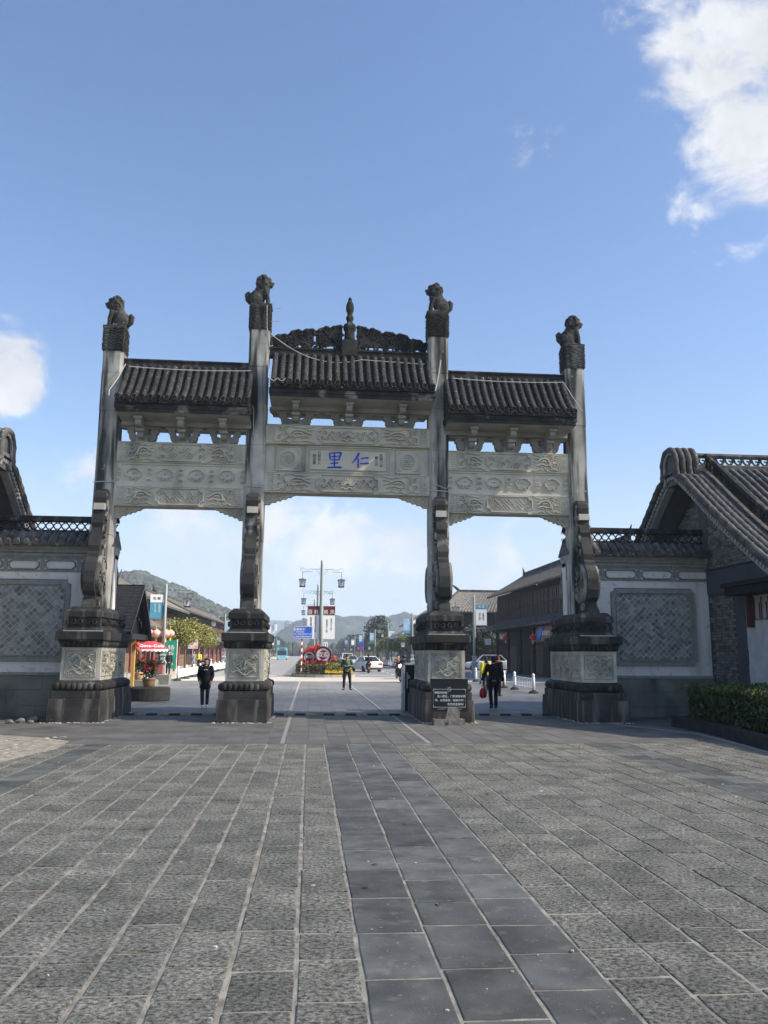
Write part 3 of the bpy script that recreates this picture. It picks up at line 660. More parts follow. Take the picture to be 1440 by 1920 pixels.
for bi in (0, 2):
    x0, x1 = BAYS[bi]
    beam(x0, x1, 7.125, 7.735, .22, 'lattice', False); beam(x0, x1, 5.85, 6.44, .22, 'lattice', True)
    m_ = M(); m_.box(x0, x1, YC-.15, YC+.15, 6.435, 7.13); p = build('cloud_panel', m_, LS, gate)
    s = M(); fn = front(YC-.15); s.box(x0, x1, YC-.19, YC-.15, 6.437, 6.50); s.box(x0, x1, YC-.19, YC-.15, 7.07, 7.123)
    W_ = x1-x0
    for k in range(5):
        u = x0+.06+(W_-.12)*k/4
        s.box(max(x0, u-.09), min(x1, u+.09), YC-.168, YC-.15, 6.50, 7.07)
        f3 = front(YC-.168)
        for v in (6.62, 6.92): s.stroke(spiral(u-.035, v, .008, .04, 0, 1.2, 9), .022, .025, f3); s.stroke(spiral(u+.035, v, .008, .04, pi, -1.2, 9), .022, .025, f3)
        for v in (6.74, 6.78, 6.82): s.stroke([(u-.07, v), (u+.07, v)], .022, .022, f3)
    for k in range(4):
        cu = x0+.06+(W_-.12)*(k+.5)/4; cv = 6.775
        o_ = [(-.235, .0), (-.215, .075), (-.155, .10), (-.13, .15), (-.06, .165), (0, .19), (.06, .165), (.13, .15), (.155, .10), (.215, .075), (.235, .0), (.205, -.055), (.155, -.075), (.15, -.13), (.095, -.165), (.04, -.14), (0, -.085), (-.04, -.14), (-.095, -.165), (-.15, -.13), (-.155, -.075), (-.205, -.055)]
        s.stroke([(cu+a, cv+b) for a, b in o_], .036, .045, fn, True)
        for sg in (-1, 1): s.stroke([(cu+sg*(.088+q[0]), cv-.085+q[1]) for q in spiral(0, 0, .008, .042, .3, 1.1, 10)], .024, .035, fn)
        s.stroke([(cu-.05, cv+.03), (cu, cv+.055), (cu+.05, cv+.03)], .022, .03, fn)
    build('relief_carving', s, LS, p)
x0, x1 = BAYS[1]
beam(x0, x1, 7.785, 8.375, .24, 'floral'); beam(x0, x1, 6.335, 6.95, .24, 'floral')
m_ = M(); m_.box(x0, x1, YC-.10, YC+.10, 6.945, 7.79); pnl = build('name_panel', m_, LS, gate)
m_ = M(); um = 1.02
m_.box(um-1.25, um+1.25, YC-.17, YC-.10, 6.955, 7.775); build('name_plaque', m_, mat('plaque_stone', (.56, .515, .41), var=.06, scale=3, bump=.1, streak=(.40, .37, .29), sk=(.55, .8), sscale=(2, 2, .8)), pnl)
m_ = M(); fn = front(YC-.17)
for a, b in ((rect(um-1.22, um+1.22, 6.985, 7.745), .05), (rect(um-1.14, um+1.14, 7.06, 7.67), .025)): m_.stroke(a, b, .03, fn, True)
for i in range(46): u = um-1.16+2.32*i/45; m_.stroke([(u, 7.685), (u+.03, 7.72)], .016, .014, fn); m_.stroke([(u, 7.01), (u+.03, 7.045)], .016, .014, fn)
for sg in (-1, 1):
    c = um+sg*1.76; f2 = front(YC-.12); m_.box(c-.36, c+.36, YC-.14, YC-.10, 6.99, 7.74); f2 = front(YC-.14)
    m_.stroke(rect(c-.34, c+.34, 7.01, 7.72), .03, .025, f2, True)
    for a, b in ((-1, -1), (1, -1), (1, 1), (-1, 1)): m_.stroke([(c+a*.16, 7.365+b*.28), (c+a*.27, 7.365+b*.28), (c+a*.27, 7.365+b*.18)], .02, .02, f2)
    m_.stroke([(c+.205*math.cos(2*pi*i/24), 7.365+.215*math.sin(2*pi*i/24)) for i in range(24)], .035, .03, f2, True)
    for k, v in enumerate((-.12, -.06, 0, .06, .12)): w_ = (.09, .15, .11, .15, .09)[k]; m_.stroke([(c-w_, 7.365+v), (c+w_, 7.365+v)], .026, .025, f2)
    m_.stroke([(c, 7.30), (c, 7.43)], .026, .025, f2); m_.stroke([(c-.06, 7.22), (c, 7.26), (c+.06, 7.22)], .026, .025, f2)
build('relief_carving', m_, LS, pnl)
YT = YC-.172
BRUSH = [[[(1.324, 7.597, 0.053), (1.277, 7.479, 0.046), (1.21, 7.377, 0.032), (1.123, 7.27, 0.014)], [(1.303, 7.424, 0.039), (1.305, 7.289, 0.035), (1.307, 7.147, 0.046)], [(1.392, 7.418, 0.035), (1.484, 7.445, 0.028), (1.607, 7.456, 0.046)], [(1.358, 7.268, 0.039), (1.486, 7.28, 0.032), (1.625, 7.29, 0.049)]], [[(0.457, 7.572, 0.035), (0.47, 7.466, 0.035), (0.492, 7.346, 0.028)], [(0.465, 7.56, 0.028), (0.629, 7.577, 0.026), (0.781, 7.585, 0.039), (0.797, 7.57, 0.049), (0.767, 7.464, 0.035), (0.738, 7.347, 0.025)], [(0.498, 7.457, 0.025), (0.621, 7.472, 0.025), (0.752, 7.48, 0.025)], [(0.507, 7.357, 0.025), (0.622, 7.366, 0.025), (0.738, 7.375, 0.025)], [(0.603, 7.572, 0.035), (0.607, 7.359, 0.032), (0.607, 7.143, 0.035)], [(0.486, 7.252, 0.032), (0.595, 7.265, 0.025), (0.716, 7.274, 0.039)], [(0.403, 7.122, 0.039), (0.597, 7.143, 0.032), (0.824, 7.145, 0.049)]]]
for chs in BRUSH:           # hand-brushed characters, each stroke a raised blue ridge of changing width
    q = M()
    for st in chs:
        dn_ = []
        for (x0, z0, w0), (x1, z1, w1) in zip(st[:-1], st[1:]):
            for k in range(5): t_ = k/5; dn_.append((x0+(x1-x0)*t_, z0+(z1-z0)*t_, w0+(w1-w0)*t_))
        dn_.append(st[-1]); vs = []; fs = []
        for i, (x, z, w) in enumerate(dn_):
            a_, b_ = dn_[max(i-1, 0)], dn_[min(i+1, len(dn_)-1)]; t_ = Vector((b_[0]-a_[0], b_[1]-a_[1])).normalized(); w *= (.8 if i in (0, len(dn_)-1) else 1.35)
            for sg in (1, -1): vs.append((x-t_.y*sg*w*.5, YT-.003, z+t_.x*sg*w*.5))
            for sg in (1, -1): vs.append((x-t_.y*sg*w*.35, YT-.014, z+t_.x*sg*w*.35))
        for i in range(len(dn_)-1):
            a_, b_ = 4*i, 4*i+4; fs += [(a_+2, a_+3, b_+3, b_+2), (a_, a_+2, b_+2, b_), (a_+3, a_+1, b_+1, b_+3)]
        q.add(vs, fs)
    build('lettering', q, TXB, pnl)
text('民\n國\n八\n年', TXK, pnl, (um+.96, YT, 7.37)); text('春\n三\n月', TXK, pnl, (um+.82, YT, 7.35)); text('石\n屏\n老\n人', TXK, pnl, (um-.86, YT, 7.40)); text('題\n並\n書', TXK, pnl, (um-1.0, YT, 7.36))
# scroll brackets under the beams
def spandrel(xc_, z, sg, ln, ht, hd=.09):
    s = M(); P = [(0, 0), (ln, 0), (ln*.96, -.03), (ln*.86, -.055), (ln*.82, -.10), (ln*.72, -.10), (ln*.66, -.155), (ln*.56, -.15), (ln*.50, -.21), (ln*.40, -.20), (ln*.34, -.255), (ln*.24, -.25), (ln*.16, -ht*.92), (ln*.05, -ht*.9), (0, -ht)]
    P = [(xc_+sg*u, z+v) for u, v in P]
    if sg > 0: P = P[::-1]
    s.prism(P, lambda u, v, w: (u, YC+w, v), -hd, hd); fn = front(YC-hd)
    for u, v, r_ in ((.2, -.14, .10), (.42, -.10, .065), (.60, -.07, .05), (.78, -.045, .03)): s.stroke([(xc_+sg*(u*ln)+q[0]*sg, z+v+q[1]) for q in spiral(0, 0, .012, r_, 2, 1.3, 14)], .03, .035, fn)
    s.stroke([(xc_+sg*ln*t, z-.03-ht*.75*(1-t)**1.3) for t in (0, .2, .4, .6, .8, .97)], .03, .03, fn)
    build('scroll_bracket', s, LS, gate)
for x0_, x1_, z_, ln in ((*BAYS[0], 5.852, .85), (*BAYS[1], 6.337, .95), (*BAYS[2], 5.852, .85)): spandrel(x0_-.0, z_, 1, ln, .36); spandrel(x1_, z_, -1, ln, .36)

# bracket sets, soffits, fascias and tiled roofs
def roof_curve(y0, z0, y1, z1, n=9, pw=1.35): return [(y0+(y1-y0)*i/n, z0+(z1-z0)*(i/n)**pw) for i in range(n+1)]
def bay_roof(xa, xb, ztop, zs, zeave, zridge, ntile, yover, ridge_xs):
    # xa..xb eave ends; zs soffit height; ztop top of the beam below
    rf = M(); cur = roof_curve(YC-yover, zeave-.06, YC-.10, zridge-.05)
    sec = cur+[(2*YC-y, z) for y, z in cur[::-1]]; low = [(YC+yover, zeave-.16), (YC-yover, zeave-.16)]
    rf.prism(([(y, z) for y, z in sec+low])[::-1], lambda u, v, w: (w, u, v), xa+.03, xb-.03)
    roof = build('tiled_roof', rf, GT, gate)
    t = M(); t.sm = True; r_ = .078; pth = []; rad = []
    c2 = roof_curve(-yover-.02, zeave, -.11, zridge, 36)
    for i, (y, z) in enumerate(c2): pth.append((0, y, z)); rad.append(r_*(1.06 if i % 6 in (0,) else .97 if i % 6 == 5 else 1.0))
    t.tube(pth, rad, 8); t.sm = False
    for k in range(2):      # round tile end with a raised rim
        t.tube([(0, -yover-.05, zeave), (0, -yover-.01, zeave)], .088, 12)
    t.stroke([(.066*math.cos(2*pi*i/12), zeave+.066*math.sin(2*pi*i/12)) for i in range(12)], .045, .018, lambda u, v, d: (u, -yover-.05-d, v), True); t.ball((0, -yover-.055, zeave), (.03, .02, .03), 7, 5)
    me = bpy.data.meshes.new('cover_tile'); me.from_pydata(t.v, [], t.f); me.materials.append(GT); me.polygons.foreach_set('use_smooth', t.s); me.update()
    dpt = M(); dp = (xb-xa)/ntile
    dpt.prism([(dp*.5*a, b) for a, b in ((-.95, .03), (-.6, -.075), (0, -.12), (.6, -.075), (.95, .03), (.5, .0), (0, -.02), (-.5, 0))], lambda u, v, w: (u, -yover-.03+w, zeave-.03+v), -.012, .012)
    md = bpy.data.meshes.new('drip_tile'); md.from_pydata(dpt.v, [], dpt.f); md.materials.append(GT); md.update()
    for i in range(ntile):
        xx = xa+dp*(i+.5)
        piece('cover_tile', me, roof, (xx, YC, 0)); piece('cover_tile', me, roof, (xx, YC, 0), (0, 0, pi))
        if i < ntile-1: piece('drip_tile', md, roof, (xx+dp/2, YC, 0))
    e = M(); tp, bt = zeave-.145, zs   # fascia with key-fret band, then a flat soffit
    e.box(xa, xb, YC-yover+.10, YC+yover-.10, (tp+bt)/2+.02, tp); e.box(xa+.03, xb-.03, YC-yover+.14, YC+yover-.14, bt+.06, (tp+bt)/2+.02)
    for i in range(int((xb-xa)/.12)):
        u = xa+.06+.12*i; e.box(u, u+.06, YC-yover+.085, YC-yover+.10, (tp+bt)/2+.06, (tp+bt)/2+.12); e.box(u+.06, u+.12, YC-yover+.125, YC-yover+.14, bt+.09, bt+.15)
    build('fascia', e, mat('fascia_stone', (.045, .044, .042), var=.3, scale=3, bump=.4, bscale=40, streak=(.40, .39, .34), sk=(.55, .70), sscale=(1.6, 1.6, 2.0)), roof)
    so_ = M(); so_.prism([(YC-yover+.145, bt+.062), (YC-.30, bt+.01), (YC-.30, bt-.10), (YC+.30, bt-.10), (YC+.30, bt+.01), (YC+yover-.145, bt+.062)], lambda u, v, w: (w, u, v), xa+.035, xb-.035)
    build('soffit', so_, UNDER, roof)
    rg = M(); rx0, rx1 = ridge_xs
    for hh, za, zb in ((.13, zridge-.05, zridge+.10), (.085, zridge+.09, zridge+.20), (.12, zridge+.195, zridge+.24)): rg.box(rx0, rx1, YC-hh, YC+hh, za, zb)
    build('ridge_moulding', rg, DS, roof)
    return roof
def brackets(xs, ztop, zs, wide):
    for cx in xs:
        b = M(); h = zs-ztop+.04; b.box(cx-.19*wide, cx+.19*wide, YC-.21, YC+.21, ztop-.004, ztop+.13*h/.5)
        w1, w2 = .48*wide, .80*wide       # U-shaped lower arm, wide upper arm
        f = lambda u, v, w: (cx+u, YC+w, ztop+v*h)
        arm = [(-w1*.66, .08), (w1*.66, .08), (w1*.86, .16), (w1*.93, .32), (w1*.93, .46), (w1*1.04, .50), (w1*1.06, .72), (w1*.60, .72), (w1*.56, .44), (.13, .36), (.13, .72), (-.13, .72), (-.13, .36), (-w1*.56, .44), (-w1*.60, .72), (-w1*1.06, .72), (-w1*1.04, .50), (-w1*.93, .46), (-w1*.93, .32), (-w1*.86, .16)]
        b.prism(arm, f, -.10, .10)
        up = [(-w2*.80, .70), (w2*.80, .70), (w2*.94, .76), (w2*.98, .86), (w2*.98, 1.0), (-w2*.98, 1.0), (-w2*.98, .86), (-w2*.94, .76)]
        b.prism(up, f, -.12, .12)
        g = lambda u, v, w: (cx+w, YC+u, ztop+v*h)
        ang = [(-.12, .10), (-.44, .14), (-.50, .24), (-.47, .40), (-.54, .46), (-.54, .56), (-.78, .60), (-.84, .70), (-.82, .84), (-.88, 1.0), (.12, 1.0)]
        b.prism([q for q in ang][::-1], g, -.085, .085); b.prism([(-u, v) for u, v in ang], g, -.085, .085)
        for yy, zz in ((-.50, .43), (-.80, .92)): b.box(cx-.115, cx+.115, YC+yy-.09, YC+yy+.09, ztop+h*zz-.03, ztop+h*zz+.05)
        build('bracket_set', b, UNDER, gate)
roofC = bay_roof(-1.31, 3.47, 8.375, 8.90, 9.34, 10.55, 21, 1.25, (CXS[1]+.29, CXS[2]-.29))
roofL = bay_roof(-5.56, -1.80, 7.735, 8.30, 8.75, 10.02, 17, 1.25, (CXS[0]+.29, CXS[1]-.29))
roofR = bay_roof(3.80, 7.62, 7.735, 8.30, 8.75, 10.02, 17, 1.25, (CXS[2]+.29, CXS[3]-.29))
brackets((-.55, 1.0, 2.55), 8.375, 8.88, 1.0); brackets((-4.95, -3.78, -2.60), 7.735, 8.28, .88); brackets((4.65, 5.82, 6.98), 7.735, 8.28, .88)
# openwork crest and finial on the middle roof
cr_ = M(); r = random.Random(8)
def crest_top(u):      # u = 0 centre .. 1 end
    return 11.52-.10*u-.30*u**1.7+.035*math.sin(u*31)+.03*math.sin(u*13)
for sg in (-1, 1):
    pts = [(1.0+sg*(.22+2.15*i/34), crest_top(i/34)) for i in range(35)]
    cr_.tube([(x_, YC, z_) for x_, z_ in pts], [.055+.02*math.sin(i*1.9) for i in range(35)], 6)
    cr_.tube([(pts[0][0], YC, 10.80), (pts[-1][0], YC, 10.80)], .05, 6)
    for i in range(120):
        u = r.random(); t = crest_top(u)-.06; v = 10.84+(t-10.84)*r.random()
        rr = r.uniform(.05, .11); x_ = 1.0+sg*(.25+2.08*u)
        pass
        cr_.tube([(a, YC+r.uniform(-.04, .04), b) for a, b in spiral(x_, v, .012, rr, r.uniform(0, 6), r.choice((-1.1, 1.1)), 9)], .03, 5)
    for i in range(14):
        u = r.random(); cr_.tube([(1.0+sg*(.25+2.0*u+.14*k), YC, 10.86+(crest_top(u)-10.9)*(.2+.2*k+.08*math.sin(k*3))) for k in range(4)], .04, 5)
    cr_.tube([(1.0+sg*.28, YC, 10.85), (1.0+sg*.32, YC, 11.1), (1.0+sg*.26, YC, 11.35)], .045, 6)
crest = build('openwork_crest', cr_, DS, roofC)
for sg in (-1, 1):
    bk = M()
    for a, b in ((.22, 1.02), (1.08, 1.74), (1.80, 2.38)):
        us = [a+(b-a)*i/10 for i in range(11)]; pts = [(u, crest_top((u-.22)/2.15)-.035) for u in us]+[(b, 10.92), (a, 10.92)]
        pts = [(1.0+sg*u, v) for u, v in pts]
        if sg > 0: pts = pts[::-1]
        bk.prism(pts, lambda u, v, w: (u, YC+w, v), -.03, .03)
    build('crest_backing', bk, DS, crest)
fi = M(); fi.box(1.0-.23, 1.0+.23, YC-.20, YC+.20, 10.58, 11.08); fi.sm = True
fi.lathe([(.17, 11.07), (.165, 11.2), (.155, 11.32), (.15, 11.40), (.185, 11.45), (.20, 11.53), (.18, 11.62), (.10, 11.67), (.085, 11.74), (.115, 11.80), (.12, 11.86), (.085, 11.93), (.075, 11.97), (.11, 12.05), (.125, 12.16), (.115, 12.27), (.085, 12.35), (.055, 12.40), (.06, 12.44), (.035, 12.50), (.0, 12.52)], (1.0, YC, 0), 14)
build('gourd_finial', fi, DS, roofC)
# light cables clipped along the roofs
cb_ = M()
def hang(a, b, sag, n=18): return [tuple(Vector(a).lerp(Vector(b), i/n)-Vector((0, 0, sag*4*(i/n)*(1-i/n)))) for i in range(n+1)]
F = YC-.32
cb_.tube([(CXS[1]+.20, F, 12.0), (CXS[1]+.22, F, 11.3)]+hang((CXS[1]+.24, F, 11.2), (1.35, YC-.30, 10.42), .42)+[(3.25, YC-.28, 10.36)], .014, 5)
cb_.tube([(CXS[1]+.30, F, 10.6), (CXS[1]+.28, F, 10.2), (CXS[1]+.34, YC-.75, 9.85), (CXS[1]+.36, YC-1.3, 9.42)]+[(-1.29+.056*i, YC-1.33, 9.42-.09*abs(math.sin(i*pi/4))) for i in range(9)], .013, 5)
for x0_, x1_ in ((-5.4, -1.9), (4.1, 7.5)):
    cb_.tube(hang((x0_, YC-.36, 9.93), (x1_, YC-.36, 9.93), .05, 12), .013, 5)
cb_.tube([(-5.5, YC-.35, 10.0), (-5.62, YC-.6, 9.5), (-5.75, YC-1.0, 9.0), (-5.66, YC-1.36, 8.72)], .013, 5); cb_.tube([(7.5, YC-.35, 9.93), (7.64, YC-.8, 9.3), (7.72, YC-1.36, 8.72)], .013, 5)
cb_.tube([(3.75, YC-.31, 10.5), (3.55, YC-.9, 9.6), (3.42, YC-1.35, 9.2)], .013, 5); cb_.tube([(3.52, F, 7.3), (3.5, F, 6.7), (3.9, F, 6.55), (4.0, YC-.25, 6.75)], .012, 5); cb_.tube([(-1.9, F, 9.0), (-1.78, F, 8.8), (-1.76, F, 8.0)], .012, 5)
cb_.tube([(-1.98, F, 6.50), (-1.38, F, 6.47)], .014, 5); cb_.tube([(3.36, F, 6.50), (4.0, F, 6.47)], .014, 5); cb_.tube([(-6.2, F, 6.50), (-5.6, F, 6.53)], .014, 5)
cb_.tube([(CXS[1]+.3, YC-.2, 11.95), (CXS[1]+.62, YC-.3, 11.93)], .008, 4); cb_.tube([(CXS[1]+.3, YC-.2, 11.55), (CXS[1]+.6, YC-.3, 11.53)], .008, 4)
build('light_cable', cb_, CABLE, gate)

# ------------------------------------------------------------------ screen walls beside the gateway
def clip(poly, x0, x1, y0, y1):
    for ax, lim, sg in ((0, x0, 1), (0, x1, -1), (1, y0, 1), (1, y1, -1)):
        o = []
        for i, p in enumerate(poly):
            q = poly[(i+1) % len(poly)]; a, b = (p[ax]-lim)*sg, (q[ax]-lim)*sg
            if a >= 0: o.append(p)
            if (a >= 0) != (b >= 0): t = a/(a-b); o.append((p[0]+(q[0]-p[0])*t, p[1]+(q[1]-p[1])*t))
        poly = o
        if not poly: return []
    return poly
YW = 24.2
def screen_wall(xa, xb, fx0, fx1, fz0, fz1, label, lat_x):
    w = root('screen_wall', label, 'wall', ((xa+xb)/2, YW, 0), 'walls flanking the gateway')
    a = M(); a.box(xa, xb, YW, YW+.35, -.05, 4.5); body = build('plaster', a, WH, w)
    d = M(); xx = xa
    r = random.Random(int(xa*3))
    zz = [-.05, .30, .72, 1.115]
    for i in range(3):
        x_ = xa-(.5 if i % 2 else 0)
        while x_ < xb:
            l_ = r.uniform(1.0, 1.5); p0, p1 = max(x_, xa), min(x_+l_, xb)
            if p1-p0 > .02: d.box(p0+.004, p1-.004, YW-.06, YW, zz[i]+.004, zz[i+1]-.004)
            x_ += l_
    build('dado', d, DADO, w)
    t = M(); t.box(xa, xb, YW-.085, YW, 1.115, 1.19); build('dado_cap', t, GF, w)
    # framed field of diagonal bricks
    f = M(); Fm = lambda u, v, ww: (u, YW-ww, v); fb = .17
    def segs(x0, x1, z0, z1, dep, cut):
        o = notch(x0, x1, z0, z1, .12, 4); i_ = notch(x0+fb, x1-fb, z0+fb, z1-fb, .12, 4); n = len(o)
        vs = [Fm(*p, dep) for p in o]+[Fm(*p, dep) for p in i_]+[Fm(*p, 0) for p in o]+[Fm(*p, 0) for p in i_]; fs = []
        for k in range(n):
            q = (k+1) % n; fs += [[k, q, n+q, n+k], [2*n+k, 2*n+q, q, k], [n+k, n+q, 3*n+q, 3*n+k]]
        f.add(vs, fs)
    segs(fx0, fx1, fz0, fz1, .045, 0)
    f.stroke(notch(fx0+.01, fx1-.01, fz0+.01, fz1-.01, .12, 4), .03, .012, lambda u, v, q: Fm(u, v, .045+q), True); f.stroke(notch(fx0+fb-.02, fx1-fb+.02, fz0+fb-.02, fz1-fb+.02, .12, 4), .03, .02, lambda u, v, q: Fm(u, v, .045+q), True)
    build('panel_frame', f, GF, w)
    ix0, ix1, iz0, iz1 = fx0+fb, fx1-fb, fz0+fb, fz1-fb
    mo = M(); mo.box(ix0-.02, ix1+.02, YW-.006, YW+.01, iz0-.02, iz1+.02); fld = build('brick_field', mo, MOR, w)
    a_ = .128; c45 = math.sqrt(.5); cxm, czm = (ix0+ix1)/2, (iz0+iz1)/2; nmax = int((ix1-ix0+iz1-iz0)/a_)+2; full = {}; restm = M()
    quads = []
    for i in range(-nmax, nmax):
        for j in range(-nmax, nmax):
            k = (i-j) % 4
            if k == 0: q = [(i, j), (i+2, j), (i+2, j+1), (i, j+1)]
            elif k == 3: q = [(i, j), (i+1, j), (i+1, j+2), (i, j+2)]
            else: continue
            if r.random() < .22: quads.append((q, k))
            elif k == 0: quads += [([(i, j), (i+1, j), (i+1, j+1), (i, j+1)], 1), ([(i+1, j), (i+2, j), (i+2, j+1), (i+1, j+1)], 1)]
            else: quads += [([(i, j), (i+1, j), (i+1, j+1), (i, j+1)], 1), ([(i, j+1), (i+1, j+1), (i+1, j+2), (i, j+2)], 1)]
    for q, k in quads:
        g = .0095; mxq = (q[0][0]+q[2][0])/2; myq = (q[0][1]+q[2][1])/2; hx_, hy_ = abs(q[2][0]-q[0][0])/2-g/a_, abs(q[2][1]-q[0][1])/2-g/a_
        q = [(mxq+sx_*hx_, myq+sy_*hy_) for sx_, sy_ in ((-1, -1), (1, -1), (1, 1), (-1, 1))]
        pq = [(cxm+(x*c45-y*c45)*a_, czm+(x*c45+y*c45)*a_) for x, y in q]
        cl = clip(pq, ix0, ix1, iz0, iz1)
        if len(cl) < 3: continue
        A2 = sum(cl[m_][0]*cl[(m_+1) % len(cl)][1]-cl[(m_+1) % len(cl)][0]*cl[m_][1] for m_ in range(len(cl)))
        if abs(A2)/2 < .0015: continue
        cc_ = (sum(p[0] for p in cl)/len(cl), sum(p[1] for p in cl)/len(cl)); whole = abs(abs(A2)/2-4*hx_*hy_*a_*a_) < 1e-5
        ll = [(p[0]-cc_[0], p[1]-cc_[1]) for p in cl]
        if A2 < 0: ll = ll[::-1]
        b = M(); b.loft([[(u, .01, v) for u, v in ll], [(u, -.012, v) for u, v in ll], [(u*.95, -.017, v*.95) for u, v in ll]])
        yy_ = YW-.006+r.uniform(-.003, .003)
        if cc_[0] < -9.6: restm.add([(x+cc_[0], y+yy_, z+cc_[1]) for x, y, z in b.v], b.f); continue
        if whole and k in full: me = full[k]
        else:
            me = bpy.data.meshes.new('brick'); me.from_pydata(b.v, [], b.f); me.materials.append(GB); me.update()
            if whole: full[k] = me
        piece('brick', me, fld, (cc_[0], yy_, cc_[1]))
    if restm.v: build('brick', restm, mat('diamond_brick_joined', (.285, .295, .265), var=.16, scale=8, bump=.3, rand=.42, island=True), fld, 'stuff')
    # frieze with elongated white lozenges
    z0, z1 = 3.99, 4.39
    fr = M(); fr.box(xa, xb, YW-.03, YW, z0, z0+.06); fr.box(xa, xb, YW-.03, YW, z1-.06, z1)
    n = max(2, round((xb-xa)/1.0)); dx = (xb-xa)/n
    for i in range(n):
        c = xa+dx*(i+.5); h_ = dx/2-.09; o = [(c-h_, 4.13), (c-h_+.09, 4.065), (c+h_-.09, 4.065), (c+h_, 4.13), (c+h_, 4.25), (c+h_-.09, 4.315), (c-h_+.09, 4.315), (c-h_, 4.25)]
        fr.stroke(o, .05, .05, front(YW), True)
    for i in range(n+1):
        u = xa+dx*i; fr.box(max(xa, u-.05), min(xb, u+.05), YW-.028, YW, z0+.05, z1-.05)
    build('frieze', fr, GF, w)
    co = M()
    for k, (dd, za, zb) in enumerate(((.06, 4.39, 4.44), (.10, 4.44, 4.50), (.07, 4.50, 4.53), (.15, 4.53, 4.60), (.20, 4.60, 4.72))): co.box(xa, xb, YW-dd, YW+.35+dd, za, zb)
    for i in range(int((xb-xa)/.14)): co.prism([(xa+.14*i, 4.44), (xa+.14*i+.07, 4.41), (xa+.14*i+.14, 4.44)], lambda u, v, q: (u, YW-q, v), .06, .10)
    build('cornice', co, GF, w)
    # small tiled roof with round tile ends and pierced parapet
    rf = M(); rf.prism([(YW-.36, 4.72), (YW+.71, 4.72), (YW+.71, 4.78), (YW+.27, 5.16), (YW+.08, 5.16), (YW-.36, 4.78)], lambda u, v, q: (q, u, v), xa, xb); ro = build('wall_roof', rf, RT, w)
    t = M(); t.sm = True; t.tube([(0, -.40, 4.80), (0, -.28, 4.87), (0, -.15, 4.96), (0, 0, 5.08), (0, .06, 5.13)], [.076, .082, .076, .082, .072], 8); t.sm = False
    t.tube([(0, -.425, 4.79), (0, -.39, 4.795)], .086, 12)
    me = bpy.data.meshes.new('cover_tile'); me.from_pydata(t.v, [], t.f); me.materials.append(RT); me.update()
    dt = M(); dt.prism([(-.10, .03), (-.05, -.05), (0, -.07), (.05, -.05), (.10, .03), (.04, 0), (-.04, 0)], lambda u, v, q: (u, -.40+q, 4.75+v), -.012, .012); md = bpy.data.meshes.new('drip_tile'); md.from_pydata(dt.v, [], dt.f); md.materials.append(RT); md.update()
    nt_ = int((xb-xa)/.25)
    for i in range(nt_):
        u = xa+.12+.25*i; piece('cover_tile', me, ro, (u, YW, 0)); piece('drip_tile', md, ro, (u+.125, YW, 0))
    pa = M(); pa.box(xa, xb, YW+.06, YW+.29, 5.12, 5.20); pa.box(xa, xb, YW+.05, YW+.30, 5.45, 5.54)
    pa.tube([(xa, YW+.175, 5.54), (xb, YW+.175, 5.54)], .085, 8)
    p_ = .22; n = int((xb-xa)/p_)
    for i in range(n+1):       # pierced quatrefoil lattice
        u = xa+p_*i
        for sg in (-1, 1):
            pts = [(u+sg*p_*(s_+.07*math.sin(s_*2*pi)), YW+.175, 5.20+.25*s_) for s_ in (0, .17, .33, .5, .67, .83, 1)]
            pts = [p for p in pts if xa <= p[0] <= xb]
            if len(pts) > 1: pa.tube(pts, .020, 5)
            pts = [(u+sg*p_*(.5-.5*s_), YW+.175, 5.45-.25*(s_ if False else s_*.0)) for s_ in (0, 1)]
        for zc in (5.225, 5.425):
            for uu in (u,): pa.tube([(uu+.055*math.cos(a*pi/4), YW+.175, zc+.03*math.sin(a*pi/4)) for a in range(9)], .010, 4)
        for s_ in (.125,): pa.ball((min(max(u+p_*.5, xa), xb), YW+.175, 5.325), (.025, .05, .025), 6, 4) if False else None
    build('pierced_parapet', pa, DS, ro)
    return w
screen_wall(7.6, 12.1, 8.95, 11.545, 1.475, 3.775, 'white plaster wall with a complete framed brick diamond field, standing beside the grey brick gable', 0)
screen_wall(-12.6, -5.6, -11.2, -6.765, 1.48, 3.775, 'white plaster wall with a diamond brick field, behind the pedestal by the loose rubble', 0)

# ------------------------------------------------------------------ grey brick gabled buildings at both ends
def brickwork(poly, fn, seed, bw=.27, bh=.085, dep=.012):    # poly in (u, v); returns a mesh of single bricks
    b = M(); r = random.Random(seed)
    us = [p[0] for p in poly]; vs = [p[1] for p in poly]
    def inside(u, v):
        c = False
        for i, (x1, y1) in enumerate(poly):
            x2, y2 = poly[(i+1) % len(poly)]
            if (y1 > v) != (y2 > v) and u < (x2-x1)*(v-y1)/(y2-y1)+x1: c = not c
        return c
    v = min(vs); row = 0
    while v < max(vs)-bh:
        u = min(us)-(bw/2 if row % 2 else 0)
        while u < max(us):
            l_ = bw*r.choice((1, 1, 1, .5)); a, c = u+.006, u+l_-.006
            if inside(a, v+.01) and inside(c, v+.01) and inside(a, v+bh-.01) and inside(c, v+bh-.01):
                d = dep*r.uniform(.5, 1.3); z0, z1 = v+.005, v+bh-.005
                b.add([fn(a, z0, 0), fn(c, z0, 0), fn(c, z1, 0), fn(a, z1, 0), fn(a, z0, d), fn(c, z0, d), fn(c, z1, d), fn(a, z1, d)], [(4, 5, 6, 7), (0, 1, 5, 4), (1, 2, 6, 5), (2, 3, 7, 6), (3, 0, 4, 7)])
            u += l_
        v += bh; row += 1
    return b
